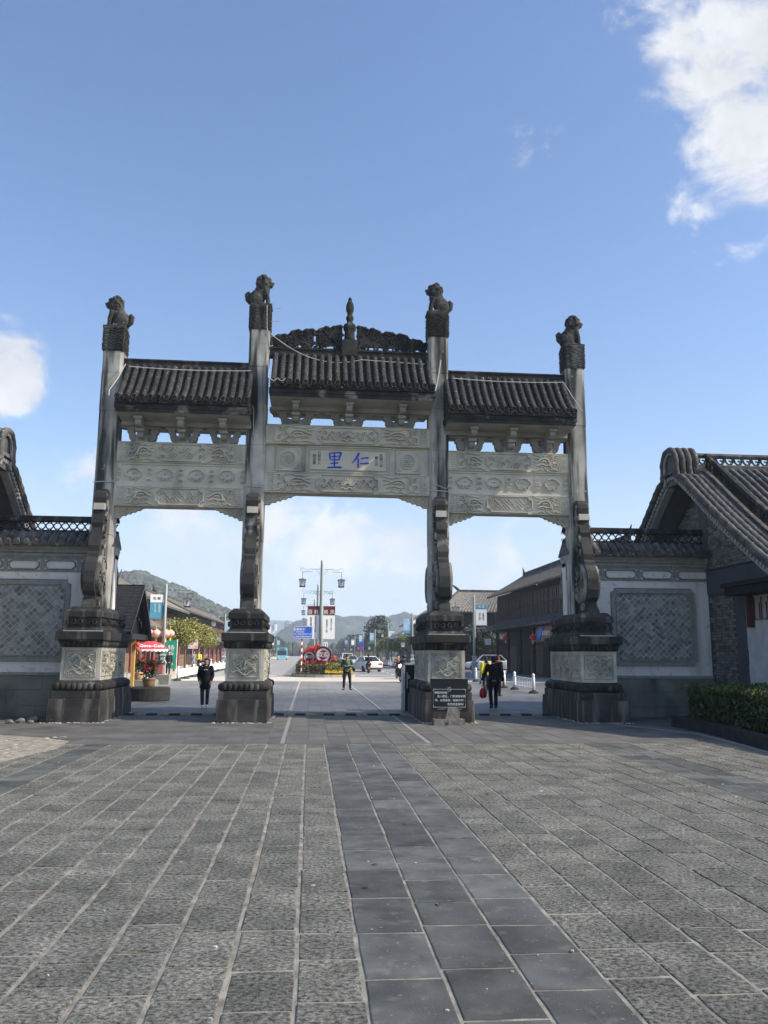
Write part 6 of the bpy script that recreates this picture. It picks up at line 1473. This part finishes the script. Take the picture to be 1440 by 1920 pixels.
# umbrella, kiosk cart and green banner on the sunny pavement
pu = at(283, 1206, 53.2); um_ = root('red_umbrella', 'red drinks umbrella with white lettering and a white scalloped rim', 'umbrella', (pu.x, pu.y, 0))
b = M(); n = 8; R_ = 1.08; zt, ze = 2.45, 1.92
rim_ = [(pu.x+R_*math.cos(2*pi*(i+.5)/n), pu.y+R_*math.sin(2*pi*(i+.5)/n), ze) for i in range(n)]; mid = [(pu.x+R_*.62*math.cos(2*pi*(i+.5)/n), pu.y+R_*.62*math.sin(2*pi*(i+.5)/n), zt-.17) for i in range(n)]
b.add([(pu.x, pu.y, zt)]+mid+rim_, [(0, 1+i, 1+(i+1) % n) for i in range(n)]+[(1+i, 1+n+i, 1+n+(i+1) % n, 1+(i+1) % n) for i in range(n)]); can = build('canopy', b, REDC, um_)
b = M()
for i in range(n):
    p, q = Vector(rim_[i]), Vector(rim_[(i+1) % n])
    for j in range(3): a, c = p.lerp(q, j/3), p.lerp(q, (j+1)/3); b.add([a, c, c+Vector((0, 0, -.07)), (a+c)/2+Vector((0, 0, -.15)), a+Vector((0, 0, -.07))], [(0, 1, 2, 3, 4)])
build('valance', b, WHITE, can)
q = text('Coca-Cola', TXW, can, (pu.x+.22, pu.y-.90, 2.12), R(14), tilt=-R(48)); q = text('Coca-Cola', TXW, can, (pu.x-.62, pu.y-.66, 2.13), R(-38), tilt=-R(48), sc=.75)
b = M(); b.tube([(pu.x, pu.y, .1), (pu.x, pu.y, 2.42)], .025, 6); b.lathe([(.25, .1), (.25, .16), (.04, .2)], (pu.x, pu.y, 0), 10); build('umbrella_pole', b, WHITE, um_)
ct = root('snack_cart', 'reddish brown snack cart with a clear hood under the umbrella', 'cart', (pu.x+.4, 53.8, 0)); b = M(); b.box(pu.x-.1, pu.x+.75, 53.4, 54.2, .25, 1.0); build('cart_body', b, mat('cart_brown', (.22, .09, .07), var=.15), ct)
b = M(); b.sm = True; b.ball((pu.x+.55, 53.8, 1.08), (.30, .30, .2), 12, 8); build('clear_hood', b, GLASS, ct)
for dx_ in (.05, .6): b = M(); b.tube([(pu.x+dx_, 53.35, .22), (pu.x+dx_, 53.39, .22)], .14, 12); build('wheel', b, RUB, ct)
pf = root('picture_stand', 'white framed food picture stand below the umbrella', 'display stand', (pu.x-.75, 52.8, 0)); b = M(); b.box(pu.x-1.05, pu.x-.45, 52.78, 52.84, .15, .85); build('frame', b, WHITE, pf); b = M(); b.box(pu.x-.98, pu.x-.52, 52.76, 52.79, .24, .70); build('picture', b, mat('food_print', (.42, .22, .10), var=.5, scale=9, col2=(.6, .45, .3)), pf)
pg = at(320, 1232, 63); gb = root('green_banner', 'tall green shop banner with white characters beside the tree trunk', 'banner', (pg.x, 63, 0)); b = M(); b.box(pg.x-.42, pg.x+.42, 62.97, 63.03, .55, 2.6); bn = build('cloth', b, GREENB, gb); text('特\n产', TXW, bn, (pg.x, 62.95, 1.75)); b = M(); b.tube([(pg.x+.44, 63, 0), (pg.x+.44, 63, 2.7)], .025, 5); build('pole', b, WHITE, gb)
pk = at(362, 1205, 88); b = M(); b.box(pk.x-.5, pk.x+.5, 87.9, 88.0, 2.1, 3.5); b.box(pk.x-.02, pk.x+.02, 87.95, 87.99, 0, 3.5); tag(build('shop_banner', b, mat('banner_pink', (.7, .55, .55), var=.3, scale=3)), 'pale shop banner hanging above the walking pedestrian', 'banner')
# props leaning on the young olive trees
# potted poinsettias
def poinsettia(x, y, z, s, label, seed):
    t = root('potted_poinsettia', label, 'potted plant', (x, y, z), 'potted poinsettias'); b = M(); b.sm = True
    b.lathe([(.0, 0), (.20*s, 0), (.24*s, .05*s), (.30*s, .25*s), (.31*s, .36*s), (.34*s, .38*s), (.34*s, .43*s), (.29*s, .43*s), (.28*s, .36*s), (0, .36*s)], (x, y, z), 18); build('pot', b, TERRA, t)
    r = random.Random(seed); g_ = M(); g_.leaves([((x, y, z+.72*s), (.42*s, .42*s, .32*s)), ((x+.15*s, y, z+1.05*s), (.3*s, .3*s, .3*s))], 420, .075*s, r, .2); build('leaves', g_, HEDGE, t)
    f = M()
    for i in range(34):
        a = r.uniform(0, 2*pi); e = r.uniform(-.1, 1.2); up = r.random() < .4
        c = Vector((x+(.15*s if up else 0)+(.36 if not up else .28)*s*math.cos(a)*math.cos(e), y+(.36 if not up else .28)*s*math.sin(a)*math.cos(e), z+((.80 if not up else 1.15)+.28*math.sin(e))*s)); out_ = (c-Vector((x, y, z+.6*s))).normalized()
        for k in range(6):
            u = Vector((r.uniform(-1, 1), r.uniform(-1, 1), r.uniform(-1, 1))); u = (u-out_*u.dot(out_)*.8).normalized(); v = u.cross(out_).normalized(); l_ = .13*s; f.add([c, c+u*l_*.5+v*l_*.28, c+u*l_, c+u*l_*.5-v*l_*.28], [(0, 1, 2, 3)])
    build('flowers', f, PETR, t)
dr = M(); dr.sm = False; dr.lathe([(0, 0), (.79, 0), (.80, .02), (.80, .44), (.78, .47), (0, .47)], (0, 0, 0), 28); place(tag(build('stone_drum', dr, mat('drum_stone', (.05, .05, .045), var=.2, scale=5, bump=.4)), 'low round dark stone drum carrying the larger potted poinsettia', 'stone block'), (-5.95, 32.2, 0))
poinsettia(-5.95, 32.2, .47, .76, 'larger red poinsettia in a glazed pot on the round stone drum', 5); poinsettia(-8.9, 45.3, 0.32, .85, 'smaller red poinsettia in an orange pot beside the white barrier end', 6)
b = M(); b.stack(-8.7, 45.3, [(.75, .5, -.01), (.75, .5, .30), (.7, .45, .32)]); tag(build('stone_step', b, mat('step_stone', (.17, .165, .15), var=.2, scale=4)), 'grey stone step under the smaller potted poinsettia', 'stone block')
b = M(); b.stack(-8.35, 48.2, [(.62, .4, -.01), (.62, .4, .5), (.58, .36, .52)]); tag(build('stone_plinth', b, mat('step_stone', (.17, .165, .15))), 'grey stone plinth at the foot of the pavement behind the larger pot', 'stone block')

# ------------------------------------------------------------------ people
def limb(mb, pts, rad, n=9): mb.sm = True; mb.tube(pts, rad, n)
def remesh(o, v): md = o.modifiers.new('remesh', 'REMESH'); md.mode = 'VOXEL'; md.voxel_size = v; md.use_smooth_shade = True; return o
def person(label, h, J, top, bottom, shoe, coat=0., hair_long=False, group=None, facing_detail=True, hood=False, helmet=None):
    """J: joints, metres for a 1.70 m body facing -Y: hip/knee/ankle/shoulder/elbow/wrist per side, head centre."""
    k = h/1.70; t = root('person', label, 'person', (0, 0, 0), group); V = lambda p: tuple(Vector(p)*k)
    b = M(); b.sm = True
    pel, chest, neck, head = (Vector(J[n]) for n in ('pelvis', 'chest', 'neck', 'head'))
    limb(b, [V(pel+Vector((0, 0, -.06))), V(pel+Vector((0, 0, .06))), V((pel+chest)/2), V(chest), V(chest+Vector((0, 0, .12))), V(neck)], [.13*k, .145*k, .125*k, .15*k, .12*k, .055*k], 12)
    limb(b, [V(neck-Vector((0, 0, .04))), V(head)], [.055*k, .055*k]); b.ball(V(head), (.078*k, .095*k, .115*k), 14, 10)
    fw_ = Vector((J.get('look', (0, -1, 0)))).normalized(); rt_ = Vector((0, 0, 1)).cross(fw_).normalized(); upv = fw_.cross(rt_)
    b.ball(V(head+fw_*.10-upv*.015), .017*k, 6, 5); b.ball(V(head+fw_*.07-upv*.07), (.04*k, .04*k, .03*k), 8, 6)
    for s in (-1, 1): b.ball(V(head+rt_*s*.080), (.014*k, .022*k, .03*k), 6, 5)
    c_top = M(); c_top.sm = True; c_bot = M(); c_bot.sm = True; sh_ = M(); sh_.sm = True
    f_ = 1.0
    limb(c_top, [V(pel+Vector((0, 0, .0))), V((pel*.6+chest*.4)), V(chest), V(chest+Vector((0, 0, .11))), V(neck-Vector((0, 0, .015)))], [.165*k, .155*k, .175*k, .14*k, .075*k], 14)
    for i_ in range(len(c_top.v)): pass
    if coat: limb(c_top, [V(pel+Vector((0, 0, .15))), V(pel), V(pel-Vector((0, 0, coat)))], [.16*k, .185*k, .20*k], 14)
    for s in 'LR':
        hip, kn, an, sh, el, wr = (Vector(J[q+s]) for q in ('hip', 'knee', 'ank', 'sho', 'elb', 'wri'))
        limb(b, [V(hip), V((hip+kn)/2), V(kn), V(kn.lerp(an, .3)), V(an)], [.085*k, .075*k, .055*k, .058*k, .038*k]); limb(b, [V(sh), V(el), V(wr)], [.05*k, .042*k, .030*k])
        limb(c_bot, [V(hip+Vector((0, 0, .08))), V(hip), V((hip+kn)/2), V(kn), V(an+Vector((0, 0, .0)))], [.10*k, .105*k, .09*k, .072*k, .06*k])
        limb(c_top, [V(sh+Vector((0, 0, .0))), V(sh.lerp(el, .5)), V(el), V(wr.lerp(el, .08))], [.082*k, .075*k, .064*k, .050*k])
        c_top.ball(V(sh), .085*k, 8, 6)
        d = (wr-el).normalized(); pc = wr+d*.05; sd = d.cross(Vector((0, 1, .2))).normalized(); nn = sd.cross(d)
        b.ball(V(pc), (.034*k, .026*k, .045*k), 8, 6)
        for q, (o_, l_) in enumerate(((-.026, .062), (-.009, .074), (.009, .070), (.026, .056))):
            base = pc+d*.03+sd*o_; tip = base+d*l_*.6; limb(b, [V(base), V(tip), V(tip+d*l_*.35+nn*.015)], [.0095*k, .009*k, .007*k], 5)
        limb(b, [V(pc+sd*.03-d*.02), V(pc+sd*.055+d*.015), V(pc+sd*.05+d*.045)], [.011*k, .010*k, .008*k], 5)
        ft = Vector(J.get('toe'+s, (0, -1, 0))).normalized(); a0 = an+Vector((0, 0, -.035))
        limb(sh_, [V(a0-ft*.05), V(a0+ft*.05-Vector((0, 0, .012))), V(a0+ft*.13-Vector((0, 0, .022)))], [.046*k, .046*k, .036*k], 8); limb(b, [V(an), V(an+ft*.08-Vector((0, 0, .03)))], [.035*k, .028*k], 6)
    c_bot.ball(V(pel-Vector((0, 0, .0))), (.155*k, .125*k, .13*k), 12, 8)
    remesh(build('body', b, SKIN, t), .011); remesh(build('jacket', c_top, top, t), .014); remesh(build('trousers', c_bot, bottom, t), .014); remesh(build('shoes', sh_, shoe, t), .012)
    hb = M(); hb.sm = True
    if helmet: hb.ball(V(head+Vector((0, 0, .03))), .135*k, 12, 8); build('helmet', hb, helmet, t)
    else:
        hb.ball(V(head-fw_*.025+upv*.035), (.088*k, .098*k, .10*k), 14, 9); hb.ball(V(head-fw_*.045-upv*.02), (.082*k, .075*k, .09*k), 10, 8)
        if hair_long: limb(hb, [V(head-fw_*.05), V(head-fw_*.08-upv*.14), V(head-fw_*.06-upv*.24)], [.08*k, .07*k, .05*k])
        hb.ball(V(head+fw_*.055+upv*.085), (.07*k, .045*k, .035*k), 8, 6); remesh(build('hair', hb, HAIR, t), .012)
    if facing_detail and not helmet:
        e = M()
        for s in (-1, 1): e.ball(V(head+fw_*.088+rt_*s*.032+upv*.012), (.012*k, .008*k, .007*k), 6, 4)
        e.ball(V(head+fw_*.095-upv*.058), (.022*k, .007*k, .006*k), 6, 4); build('eyes_and_mouth', e, HAIR, t)
    if hood: hh = M(); hh.sm = True; limb(hh, [V(neck+Vector((.09*math.cos(a), .02+.10*math.sin(a), .0))) for a in [R(-30+240*i/8) for i in range(9)]], .045*k, 8); build('hood', hh, top, t)
    return t
def stand(**kw):
    J = dict(pelvis=(0, 0, .93), chest=(0, .0, 1.26), neck=(0, .0, 1.46), head=(0, -.015, 1.59), hipL=(-.09, 0, .90), hipR=(.09, 0, .90), kneeL=(-.10, -.01, .49), kneeR=(.10, -.01, .49), ankL=(-.10, .02, .085), ankR=(.10, .02, .085),
             shoL=(-.19, 0, 1.38), shoR=(.19, 0, 1.38), elbL=(-.25, .03, 1.10), elbR=(.25, .03, 1.10), wriL=(-.25, -.06, .86), wriR=(.25, -.06, .86)); J.update(kw); return J
w1 = person('person in a hooded black coat and white trainers walking towards the gateway', 1.57, stand(ankL=(-.07, -.10, .10), kneeL=(-.09, -.08, .50), ankR=(.08, .10, .10), kneeR=(.09, -.02, .50), elbL=(-.25, .02, 1.10), elbR=(.25, .02, 1.10), wriL=(-.19, -.15, .90), wriR=(.19, -.15, .90)), BLK, DNM, WHITE, coat=.26, hood=True)
place(w1, (-3.36, 28.0, 0), R(5))
tx = M(); tx.stroke([(-.05, 1.20), (-.01, 1.22)], .03, .004, front(-.172)); tx.stroke([(.02, 1.22), (.06, 1.20)], .03, .004, front(-.172)); build('chest_print', tx, TXW, w1)
w2 = person('person in a green jacket and black trousers standing with a phone on the road centre', 1.72, stand(ankL=(-.15, -.03, .085), ankR=(.17, .02, .085), kneeL=(-.13, -.04, .49), kneeR=(.15, -.02, .49), head=(0, -.05, 1.575), look=(0, -1, -.55), elbL=(-.29, .02, 1.12), elbR=(.29, .02, 1.12), wriL=(-.06, -.24, 1.14), wriR=(.10, -.25, 1.16), toeL=(-.3, -1, 0), toeR=(.5, -1, 0)), GRN, BLK, RUB)
place(w2, (1.87, 41.6, 0), R(-4)); b = M(); b.cbox((.04, -.33, 1.20), (.04, .008, .075), 0, Matrix.Rotation(R(40), 3, 'X')); ph = build('phone', b, SBLK); tag(ph, 'dark phone held up by the person in green', 'phone'); place(ph, (1.87, 41.6, 0), R(-4))
w3 = person('person in black seen from behind carrying a red bag past the barriers', 1.72, stand(head=(0, -.01, 1.59), ankL=(-.10, -.08, .09), kneeL=(-.10, -.07, .50), ankR=(.11, .10, .10), kneeR=(.11, .0, .49), elbL=(-.27, .04, 1.10), elbR=(.28, -.02, 1.12), wriL=(-.33, .02, .86), wriR=(.37, -.12, .90)), BLK, BLK, RUB, facing_detail=False)
place(w3, (6.17, 27.9, 0), pi+R(6))
b = M(); b.sm = True; b.lathe([(0, 0), (.10, .02), (.135, .10), (.125, .24), (.08, .31), (.03, .34)], (0, 0, 0), 10); b.v = [(x, y*.5, z) for x, y, z in b.v]; b.tube([(-.05, 0, .31), (-.03, 0, .42), (0, 0, .47), (.03, 0, .42), (.05, 0, .31)], .012, 5); bg_ = build('red_bag', b, PLAST); tag(bg_, 'red plastic carrier bag hanging from the hand of the person in black', 'bag'); place(bg_, (6.17-.36, 27.88, .33), .2)
w4 = person('person in a dark coat mostly hidden behind the pedestal by the potted plants', 1.70, stand(), BLK, BLK, RUB, coat=.25); place(w4, (-6.52, 29.2, 0), R(70))
w5 = person('person in a bright yellow top behind the one carrying the bag', 1.66, stand(ankL=(-.08, -.12, .1), ankR=(.08, .12, .1)), YELC, DNM, RUB, hair_long=True, facing_detail=False); p = at(911, 1262, 37); place(w5, (p.x, 37, 0), pi+R(20))
w6 = person('person in a dark jacket and orange scarf, hidden behind the one carrying the bag', 1.72, stand(), BLK, BLK, RUB, facing_detail=False); p = at(933, 1262, 36); place(w6, (p.x, 36, 0), pi-R(50)); b = M(); b.sm = True; b.tube([(.11*math.cos(a*pi/5), .11*math.sin(a*pi/5), 1.47) for a in range(11)], .045, 7); build('scarf', b, ORG, w6)
w7 = person('person in grey blue clothes striding along the sunny shop pavement', 1.72, stand(ankL=(-.08, -.26, .10), kneeL=(-.08, -.2, .5), ankR=(.08, .28, .14), kneeR=(.08, .02, .5), wriL=(-.26, .18, .92), wriR=(.26, -.22, .95)), GRYB, GRYB, WHITE, facing_detail=False); p = at(362, 1255, 84); place(w7, (p.x, 84, .11), R(60))
w8 = person('person in black standing by the green shop banner', 1.70, stand(), BLK, BLK, RUB, facing_detail=False); p = at(315, 1255, 62); place(w8, (p.x, 62, .11), R(30))
w9 = person('person in a yellow-green vest on the pavement beside the parked scooters', 1.68, stand(), YELC, DNM, RUB, facing_detail=False); p = at(372, 1250, 88); place(w9, (p.x, 88, .11), R(-20))

# ------------------------------------------------------------------ vehicles
def wheel(parent, x, y, r, w, name='wheel'):
    b = M(); b.sm = True; n = 18
    prof = [(r*.68, -w/2), (r*.95, -w/2), (r, -w*.3), (r, w*.3), (r*.95, w/2), (r*.68, w/2)]
    b.loft([[(x+o_, y+q*math.cos(2*pi*j/n), r+q*math.sin(2*pi*j/n)) for j in range(n)] for q, o_ in prof]); wh = build(name, b, RUB, parent)
    b = M(); b.loft([[(x+o_, y+q*math.cos(2*pi*j/12), r+q*math.sin(2*pi*j/12)) for j in range(12)] for q, o_ in ((r*.66, -w*.46), (r*.68, 0), (r*.66, w*.46))]); build('rim', b, CHROME, wh); return wh
def car(label, paint, L_=4.6, W_=1.78, H_=1.46, kind='sedan', group=None):
    """length along Y, front towards -Y"""
    t = root('parked_car' if kind == 'suv' else 'moving_car', label, 'car', (0, 0, 0), group); hw = W_/2; b = M(); b.sm = False
    if kind == 'sedan': st = [(-.5, .62, .42, .66), (-.47, .86, .30, .72), (-.30, 1, .22, .86), (-.18, 1, .20, .95), (.28, 1, .20, .98), (.42, 1, .24, 1.02), (.48, .92, .34, .98), (.5, .84, .42, .80)]; cab = [(-.16, .93, .94), (-.02, 1.0*H_, 1.0), (.20, H_, 1.0), (.40, .99, 1.0)]
    else: st = [(-.5, .66, .45, .80), (-.47, .88, .34, .92), (-.30, 1, .26, 1.02), (-.2, 1, .24, 1.08), (.30, 1, .24, 1.10), (.46, 1, .28, 1.12), (.49, .94, .36, 1.06), (.5, .88, .5, .9)]; cab = [(-.24, 1.05, 1), (-.08, H_, 1), (.34, H_, 1), (.485, 1.1, 1)]
    rings = []
    for u, w, z0, z1 in st:
        y = u*L_; q = hw*w; zm = (z0+z1)*.5; rings.append([(-q*.93, y, z0), (q*.93, y, z0), (q, y, zm), (q*.98, y, z1-.08), (q*.88, y, z1), (-q*.88, y, z1), (-q*.98, y, z1-.08), (-q, y, zm)])
    b.loft(rings); body = build('body', b, paint, t)
    g_ = M(); (u0, z0, _a), (u1, z1, _b), (u2, z2, _c), (u3, z3, _d) = cab; zl = st[3][3]-.03
    wb_, wt = hw*.87, hw*.68; P = [(u0*L_, z0-.04), (u1*L_, H_-.03), (u2*L_, H_-.03), (u3*L_, z3-.02)]
    g_.loft([[(-wb_, P[0][0], zl), (wb_, P[0][0], zl), (wb_, P[0][0], zl+.01), (-wb_, P[0][0], zl+.01)], [(-wb_, P[1][0], zl), (wb_, P[1][0], zl), (wt, P[1][0], P[1][1]), (-wt, P[1][0], P[1][1])], [(-wb_, P[2][0], zl), (wb_, P[2][0], zl), (wt, P[2][0], P[2][1]), (-wt, P[2][0], P[2][1])], [(-wb_*.97, P[3][0], zl), (wb_*.97, P[3][0], zl), (wb_*.97, P[3][0], zl+.03), (-wb_*.97, P[3][0], zl+.03)]])
    build('window_glass', g_, GLASS, t)
    r_ = M(); r_.loft([[(-wt, P[1][0]-.05, H_-.035), (wt, P[1][0]-.05, H_-.035), (wt*.95, P[1][0]-.02, H_), (-wt*.95, P[1][0]-.02, H_)], [(-wt, P[2][0]+.08, H_-.035), (wt, P[2][0]+.08, H_-.035), (wt*.95, P[2][0]+.04, H_), (-wt*.95, P[2][0]+.04, H_)]])
    for s in (-1, 1):
        for (ya, za, wa), (yb, zb, wb2) in (((P[0][0], zl, wb_), (P[1][0], H_-.03, wt)), ((P[3][0], zl, wb_), (P[2][0], H_-.03, wt)), (((P[1][0]+P[2][0])/2, zl, wb_), ((P[1][0]+P[2][0])/2+.05, H_-.03, wt))): r_.tube([(s*(wa+.005), ya, za), (s*(wb2+.005), yb, zb)], .035, 5)
    build('roof', r_, paint, t)
    for y in (-.31*L_, .30*L_):
        for s in (-1, 1): wheel(t, s*(hw-.10), y, .32 if kind == 'sedan' else .36, .22)
    for s in (-1, 1):
        q = M(); yb = L_*.5; z_ = st[-1][3]-.02; q.box(s*hw*.60-.20, s*hw*.60+.20, yb-.10, yb+.012, z_-.10, z_+.07); build('tail_lamp', q, TAILR, t)
        q = M(); q.box(s*hw*.62-.15, s*hw*.62+.15, -L_*.5-.01, -L_*.5+.15, .60, .74); build('headlight', q, LAMPG, t)
        q = M(); q.box(s*(hw+.02)-.08, s*(hw+.02)+.08, P[0][0]+.25, P[0][0]+.38, zl+.02, zl+.16); build('mirror', q, paint, t)
        q = M(); q.box(s*(hw+.004)-.006, s*(hw+.004)+.006, -.05, .02, zl-.13, zl-.1); build('door_handle', q, CHROME, t)
    q = M(); q.box(-.24, .24, L_*.5-.02, L_*.5+.014, .52, .64); build('number_plate', q, LAMPG, t); q = M(); q.box(-hw*.8, hw*.8, L_*.5-.05, L_*.5+.01, .28, .42); q.box(-hw*.8, hw*.8, -L_*.5-.01, -L_*.5+.05, .30, .48); build('bumper', q, RUB, t)
    return t
c1 = car('white sedan seen from its rear corner with the black scooter behind it', CARW, 4.7, 1.85, 1.50); p = at(687, 1240, 84); place(c1, (p.x, 84, -.01), pi+R(-16))
c1.rotation_euler.z = pi+R(17)
c2 = car('white off-road car parked side-on beyond the bannered lamp', CARW, 4.5, 1.85, 1.72, 'suv'); place(c2, (18.9, 89, -.015), R(-98))
c3 = car('white car coming towards the gateway ahead of the silver one', CARW, 4.6, 1.85, 1.75, 'suv'); p = at(651, 1225, 122); place(c3, (p.x, 122, -.01), R(4)); c3.name = 'moving_car'
c4 = car('silver sedan partly covering the oncoming white car', CARS, 4.5, 1.78, 1.46); p = at(658, 1228, 112); place(c4, (p.x, 112, -.01), R(6))
c5 = car('dark grey car farther along the road beside the red scooter rider', CARD, 4.6, 1.85, 1.7, 'suv'); p = at(634, 1228, 150); place(c5, (p.x, 150, -.01), pi); c5.name = 'moving_car'
def bus(label, m, W_, H_, L_):
    t = root('bus', label, 'bus', (0, 0, 0)); hw = W_/2; b = M(); b.loft([[(x*q, y, z) for x, z in ((-hw, .35), (hw, .35), (hw, H_-.2), (hw*.88, H_), (-hw*.88, H_), (-hw, H_-.2))] for y, q in ((-L_/2, .95), (-L_/2+.15, 1), (L_/2, 1))]); build('body', b, m, t)
    b = M(); b.box(-hw*.88, hw*.88, -L_/2-.03, -L_/2+.1, 1.15, H_-.65); build('windscreen', b, GLASS, t); b = M(); b.box(-hw*.6, hw*.6, -L_/2-.03, -L_/2+.05, H_-.5, H_-.2); build('destination_board', b, SBLK, t)
    for s in (-1, 1):
        b = M()
        for i in range(5): y = -L_/2+.8+i*(L_-1)/5; b.box(s*(hw+.005)-.01, s*(hw+.005)+.01, y, y+(L_-1)/5-.12, 1.25, H_-.6)
        build('side_window', b, GLASS, t); b = M(); b.box(s*hw*.72-.16, s*hw*.72+.16, -L_/2-.035, -L_/2+.05, .62, .82); build('headlight', b, LAMPG, t)
        for y in (-L_/2+1.3, L_/2-1.4): wheel(t, s*(hw-.12), y, .42, .26)
    return t
bu = bus('sky blue minibus approaching on the far lane before the dark trees', BUSB, 2.5, 3.0, 7.5); p = at(529, 1222, 215); place(bu, (p.x, 215, -.01), R(2))
def scooter(label, m, rider=None, group=None):
    t = root('scooter', label, 'scooter', (0, 0, 0), group)
    for y in (-.62, .62): 
        b = M(); n = 16; b.sm = True; b.tube([(0, y+.22*math.cos(2*pi*i/n), .27+.22*math.sin(2*pi*i/n)) for i in range(n+1)], .055, 7, False); wh = build('wheel', b, RUB, t); b = M(); b.tube([(-.04, y, .27), (.04, y, .27)], .16, 12); build('rim', b, CHROME, wh)
    b = M(); b.sm = True; b.tube([(0, -.55, .35), (0, -.45, .72), (0, -.38, 1.0)], [.12, .10, .06], 8); b.tube([(0, -.40, .35), (0, .0, .30), (0, .25, .45), (0, .75, .62)], [.12, .14, .17, .10], 9); b.ball((0, .35, .55), (.17, .42, .17), 10, 7); build('body', b, m, t)
    b = M(); b.box(-.13, .13, .05, .70, .70, .78); build('seat', b, SBLK, t); b = M(); b.tube([(-.33, -.30, 1.02), (-.1, -.40, 1.03), (.1, -.40, 1.03), (.33, -.30, 1.02)], .02, 6); b.ball((-.3, -.33, 1.16), (.06, .02, .05), 6, 5); b.ball((.3, -.33, 1.16), (.06, .02, .05), 6, 5); build('handlebar', b, SBLK, t)
    b = M(); b.sm = True; b.ball((0, -.52, .93), (.08, .05, .07), 9, 6); build('headlight', b, LAMPG, t); b = M(); b.box(-.09, .09, .78, .82, .58, .68); build('tail_lamp', b, TAILR, t); b = M(); b.box(-.10, .10, .80, .815, .40, .55); build('number_plate', b, YEL, t)
    return t
SIT = dict(pelvis=(0, .12, .88), chest=(0, .06, 1.22), neck=(0, .03, 1.42), head=(0, .01, 1.55), hipL=(-.10, .12, .86), hipR=(.10, .12, .86), kneeL=(-.17, -.30, .78), kneeR=(.17, -.30, .78), ankL=(-.16, -.25, .38), ankR=(.16, -.25, .38), shoL=(-.19, .05, 1.34), shoR=(.19, .05, 1.34), elbL=(-.30, -.10, 1.12), elbR=(.30, -.10, 1.12), wriL=(-.31, -.33, 1.08), wriR=(.31, -.33, 1.08))
p = at(691, 1240, 77); s1 = scooter('black scooter ridden away right behind the white sedan', SBLK); place(s1, (p.x, 77, -.012), pi); rd = person('rider in black on the scooter behind the white sedan', 1.70, SIT, BLK, BLK, RUB, facing_detail=False); place(rd, (p.x, 77, -.012), pi)
p = at(627, 1230, 118); s2 = scooter('dark scooter ridden by the person in red', CARD); place(s2, (p.x, 118, -.012), pi); rd = person('rider in a red jacket going away beside the larger red drum', 1.70, SIT, REDC, DNM, RUB, facing_detail=False); place(rd, (p.x, 118, -.012), pi)
p = at(754, 1262, 53); s3 = scooter('black scooter with a yellow number plate emerging behind the barrier cabinet', SBLK); place(s3, (p.x+.12, 53, 0), pi+R(14)); rd = person('rider in black with the scooter half hidden by the barrier cabinet', 1.70, SIT, BLK, BLK, RUB, facing_detail=False, helmet=SBLK); place(rd, (p.x+.12, 53, 0), pi+R(14))
p = at(747, 1241, 60); s4 = scooter('scooter coming towards the gateway with its headlamp lit', SBLK); place(s4, (p.x, 60, -.012), R(4)); rd = person('rider in brown on the oncoming scooter with the lit headlamp', 1.70, SIT, mat('brown_cloth', (.14, .06, .045), var=.2, scale=10), BLK, RUB); place(rd, (p.x, 60, -.012), R(4))
for ch in s4.children:
    if ch.name.startswith('headlight'): ch.data = ch.data.copy(); ch.data.materials.clear(); ch.data.materials.append(HEADL); ch.scale = (1.4, 1.4, 1.4); ch.location = (0, .02, -.37)
s5 = scooter('red scooter parked at the sunny kerb behind the black-coated walker', PLAST, group='scooters parked at the sunny kerb'); place(s5, (-10.3, 86, .11), R(60))
for i, (x_, y_, a_, lb_) in enumerate(((-10.1, 84.5, 75, 'grey scooter parked in front of the red one at the sunny kerb'), (-10.5, 87.6, 50, 'black scooter parked behind the red one at the sunny kerb'))):
    c = scooter(lb_, (CARS, SBLK)[i], group='scooters parked at the sunny kerb'); place(c, (x_, y_, .11), R(a_))
# ------------------------------------------------------------------ unseen cloud, added on the sun's path to shade square and timber houses
cl = M(); cl.sm = True; r = random.Random(17); D_ = SUND*900
for i in range(9):
    for j in range(12):
        cx_, cy_ = -19+5.4*i+r.uniform(-1, 1), -16+4.6*j+r.uniform(-1, 1)
        s_ = r.uniform(5.2, 7.2); cl.ball((cx_+D_.x, cy_+D_.y, D_.z+r.uniform(-1.5, 2.5)), (s_, s_, s_*.8), 14, 9)
for i in range(6):
    for j in range(15):
        cx_, cy_ = 16+5.4*i+r.uniform(-1, 1), 40+5*j+r.uniform(-1, 1)
        s_ = r.uniform(5.2, 7.0); cl.ball((cx_+D_.x, cy_+D_.y, D_.z+r.uniform(-1.5, 2.5)), (s_, s_, s_*.8), 14, 9)
cm_ = bpy.data.materials.new('shade_cloud_vapour'); cm_.use_nodes = True; cn_ = cm_.node_tree.nodes; cn_.clear(); co_ = cn_.new('ShaderNodeOutputMaterial'); cv_ = cn_.new('ShaderNodeVolumePrincipled')
cv_.inputs['Color'].default_value = (.97, .97, .98, 1); cv_.inputs['Density'].default_value = .06; cm_.node_tree.links.new(cv_.outputs[0], co_.inputs['Volume'])
co = build('added_shade_cloud', cl, cm_, kind='stuff'); md = co.modifiers.new('remesh', 'REMESH'); md.mode = 'VOXEL'; md.voxel_size = 1.2
# ------------------------------------------------------------------ air
hz = M(); hz.box(-2000, 2000, -60, 2900, -1.2, 130)
hm = bpy.data.materials.new('haze'); hm.use_nodes = True; hn = hm.node_tree.nodes; hn.clear(); ho = hn.new('ShaderNodeOutputMaterial'); hv = hn.new('ShaderNodeVolumePrincipled')
hv.inputs['Color'].default_value = (.66, .80, 1, 1); hv.inputs['Density'].default_value = .00048; hm.node_tree.links.new(hv.outputs[0], ho.inputs['Volume'])
build('haze', hz, hm, kind='stuff')
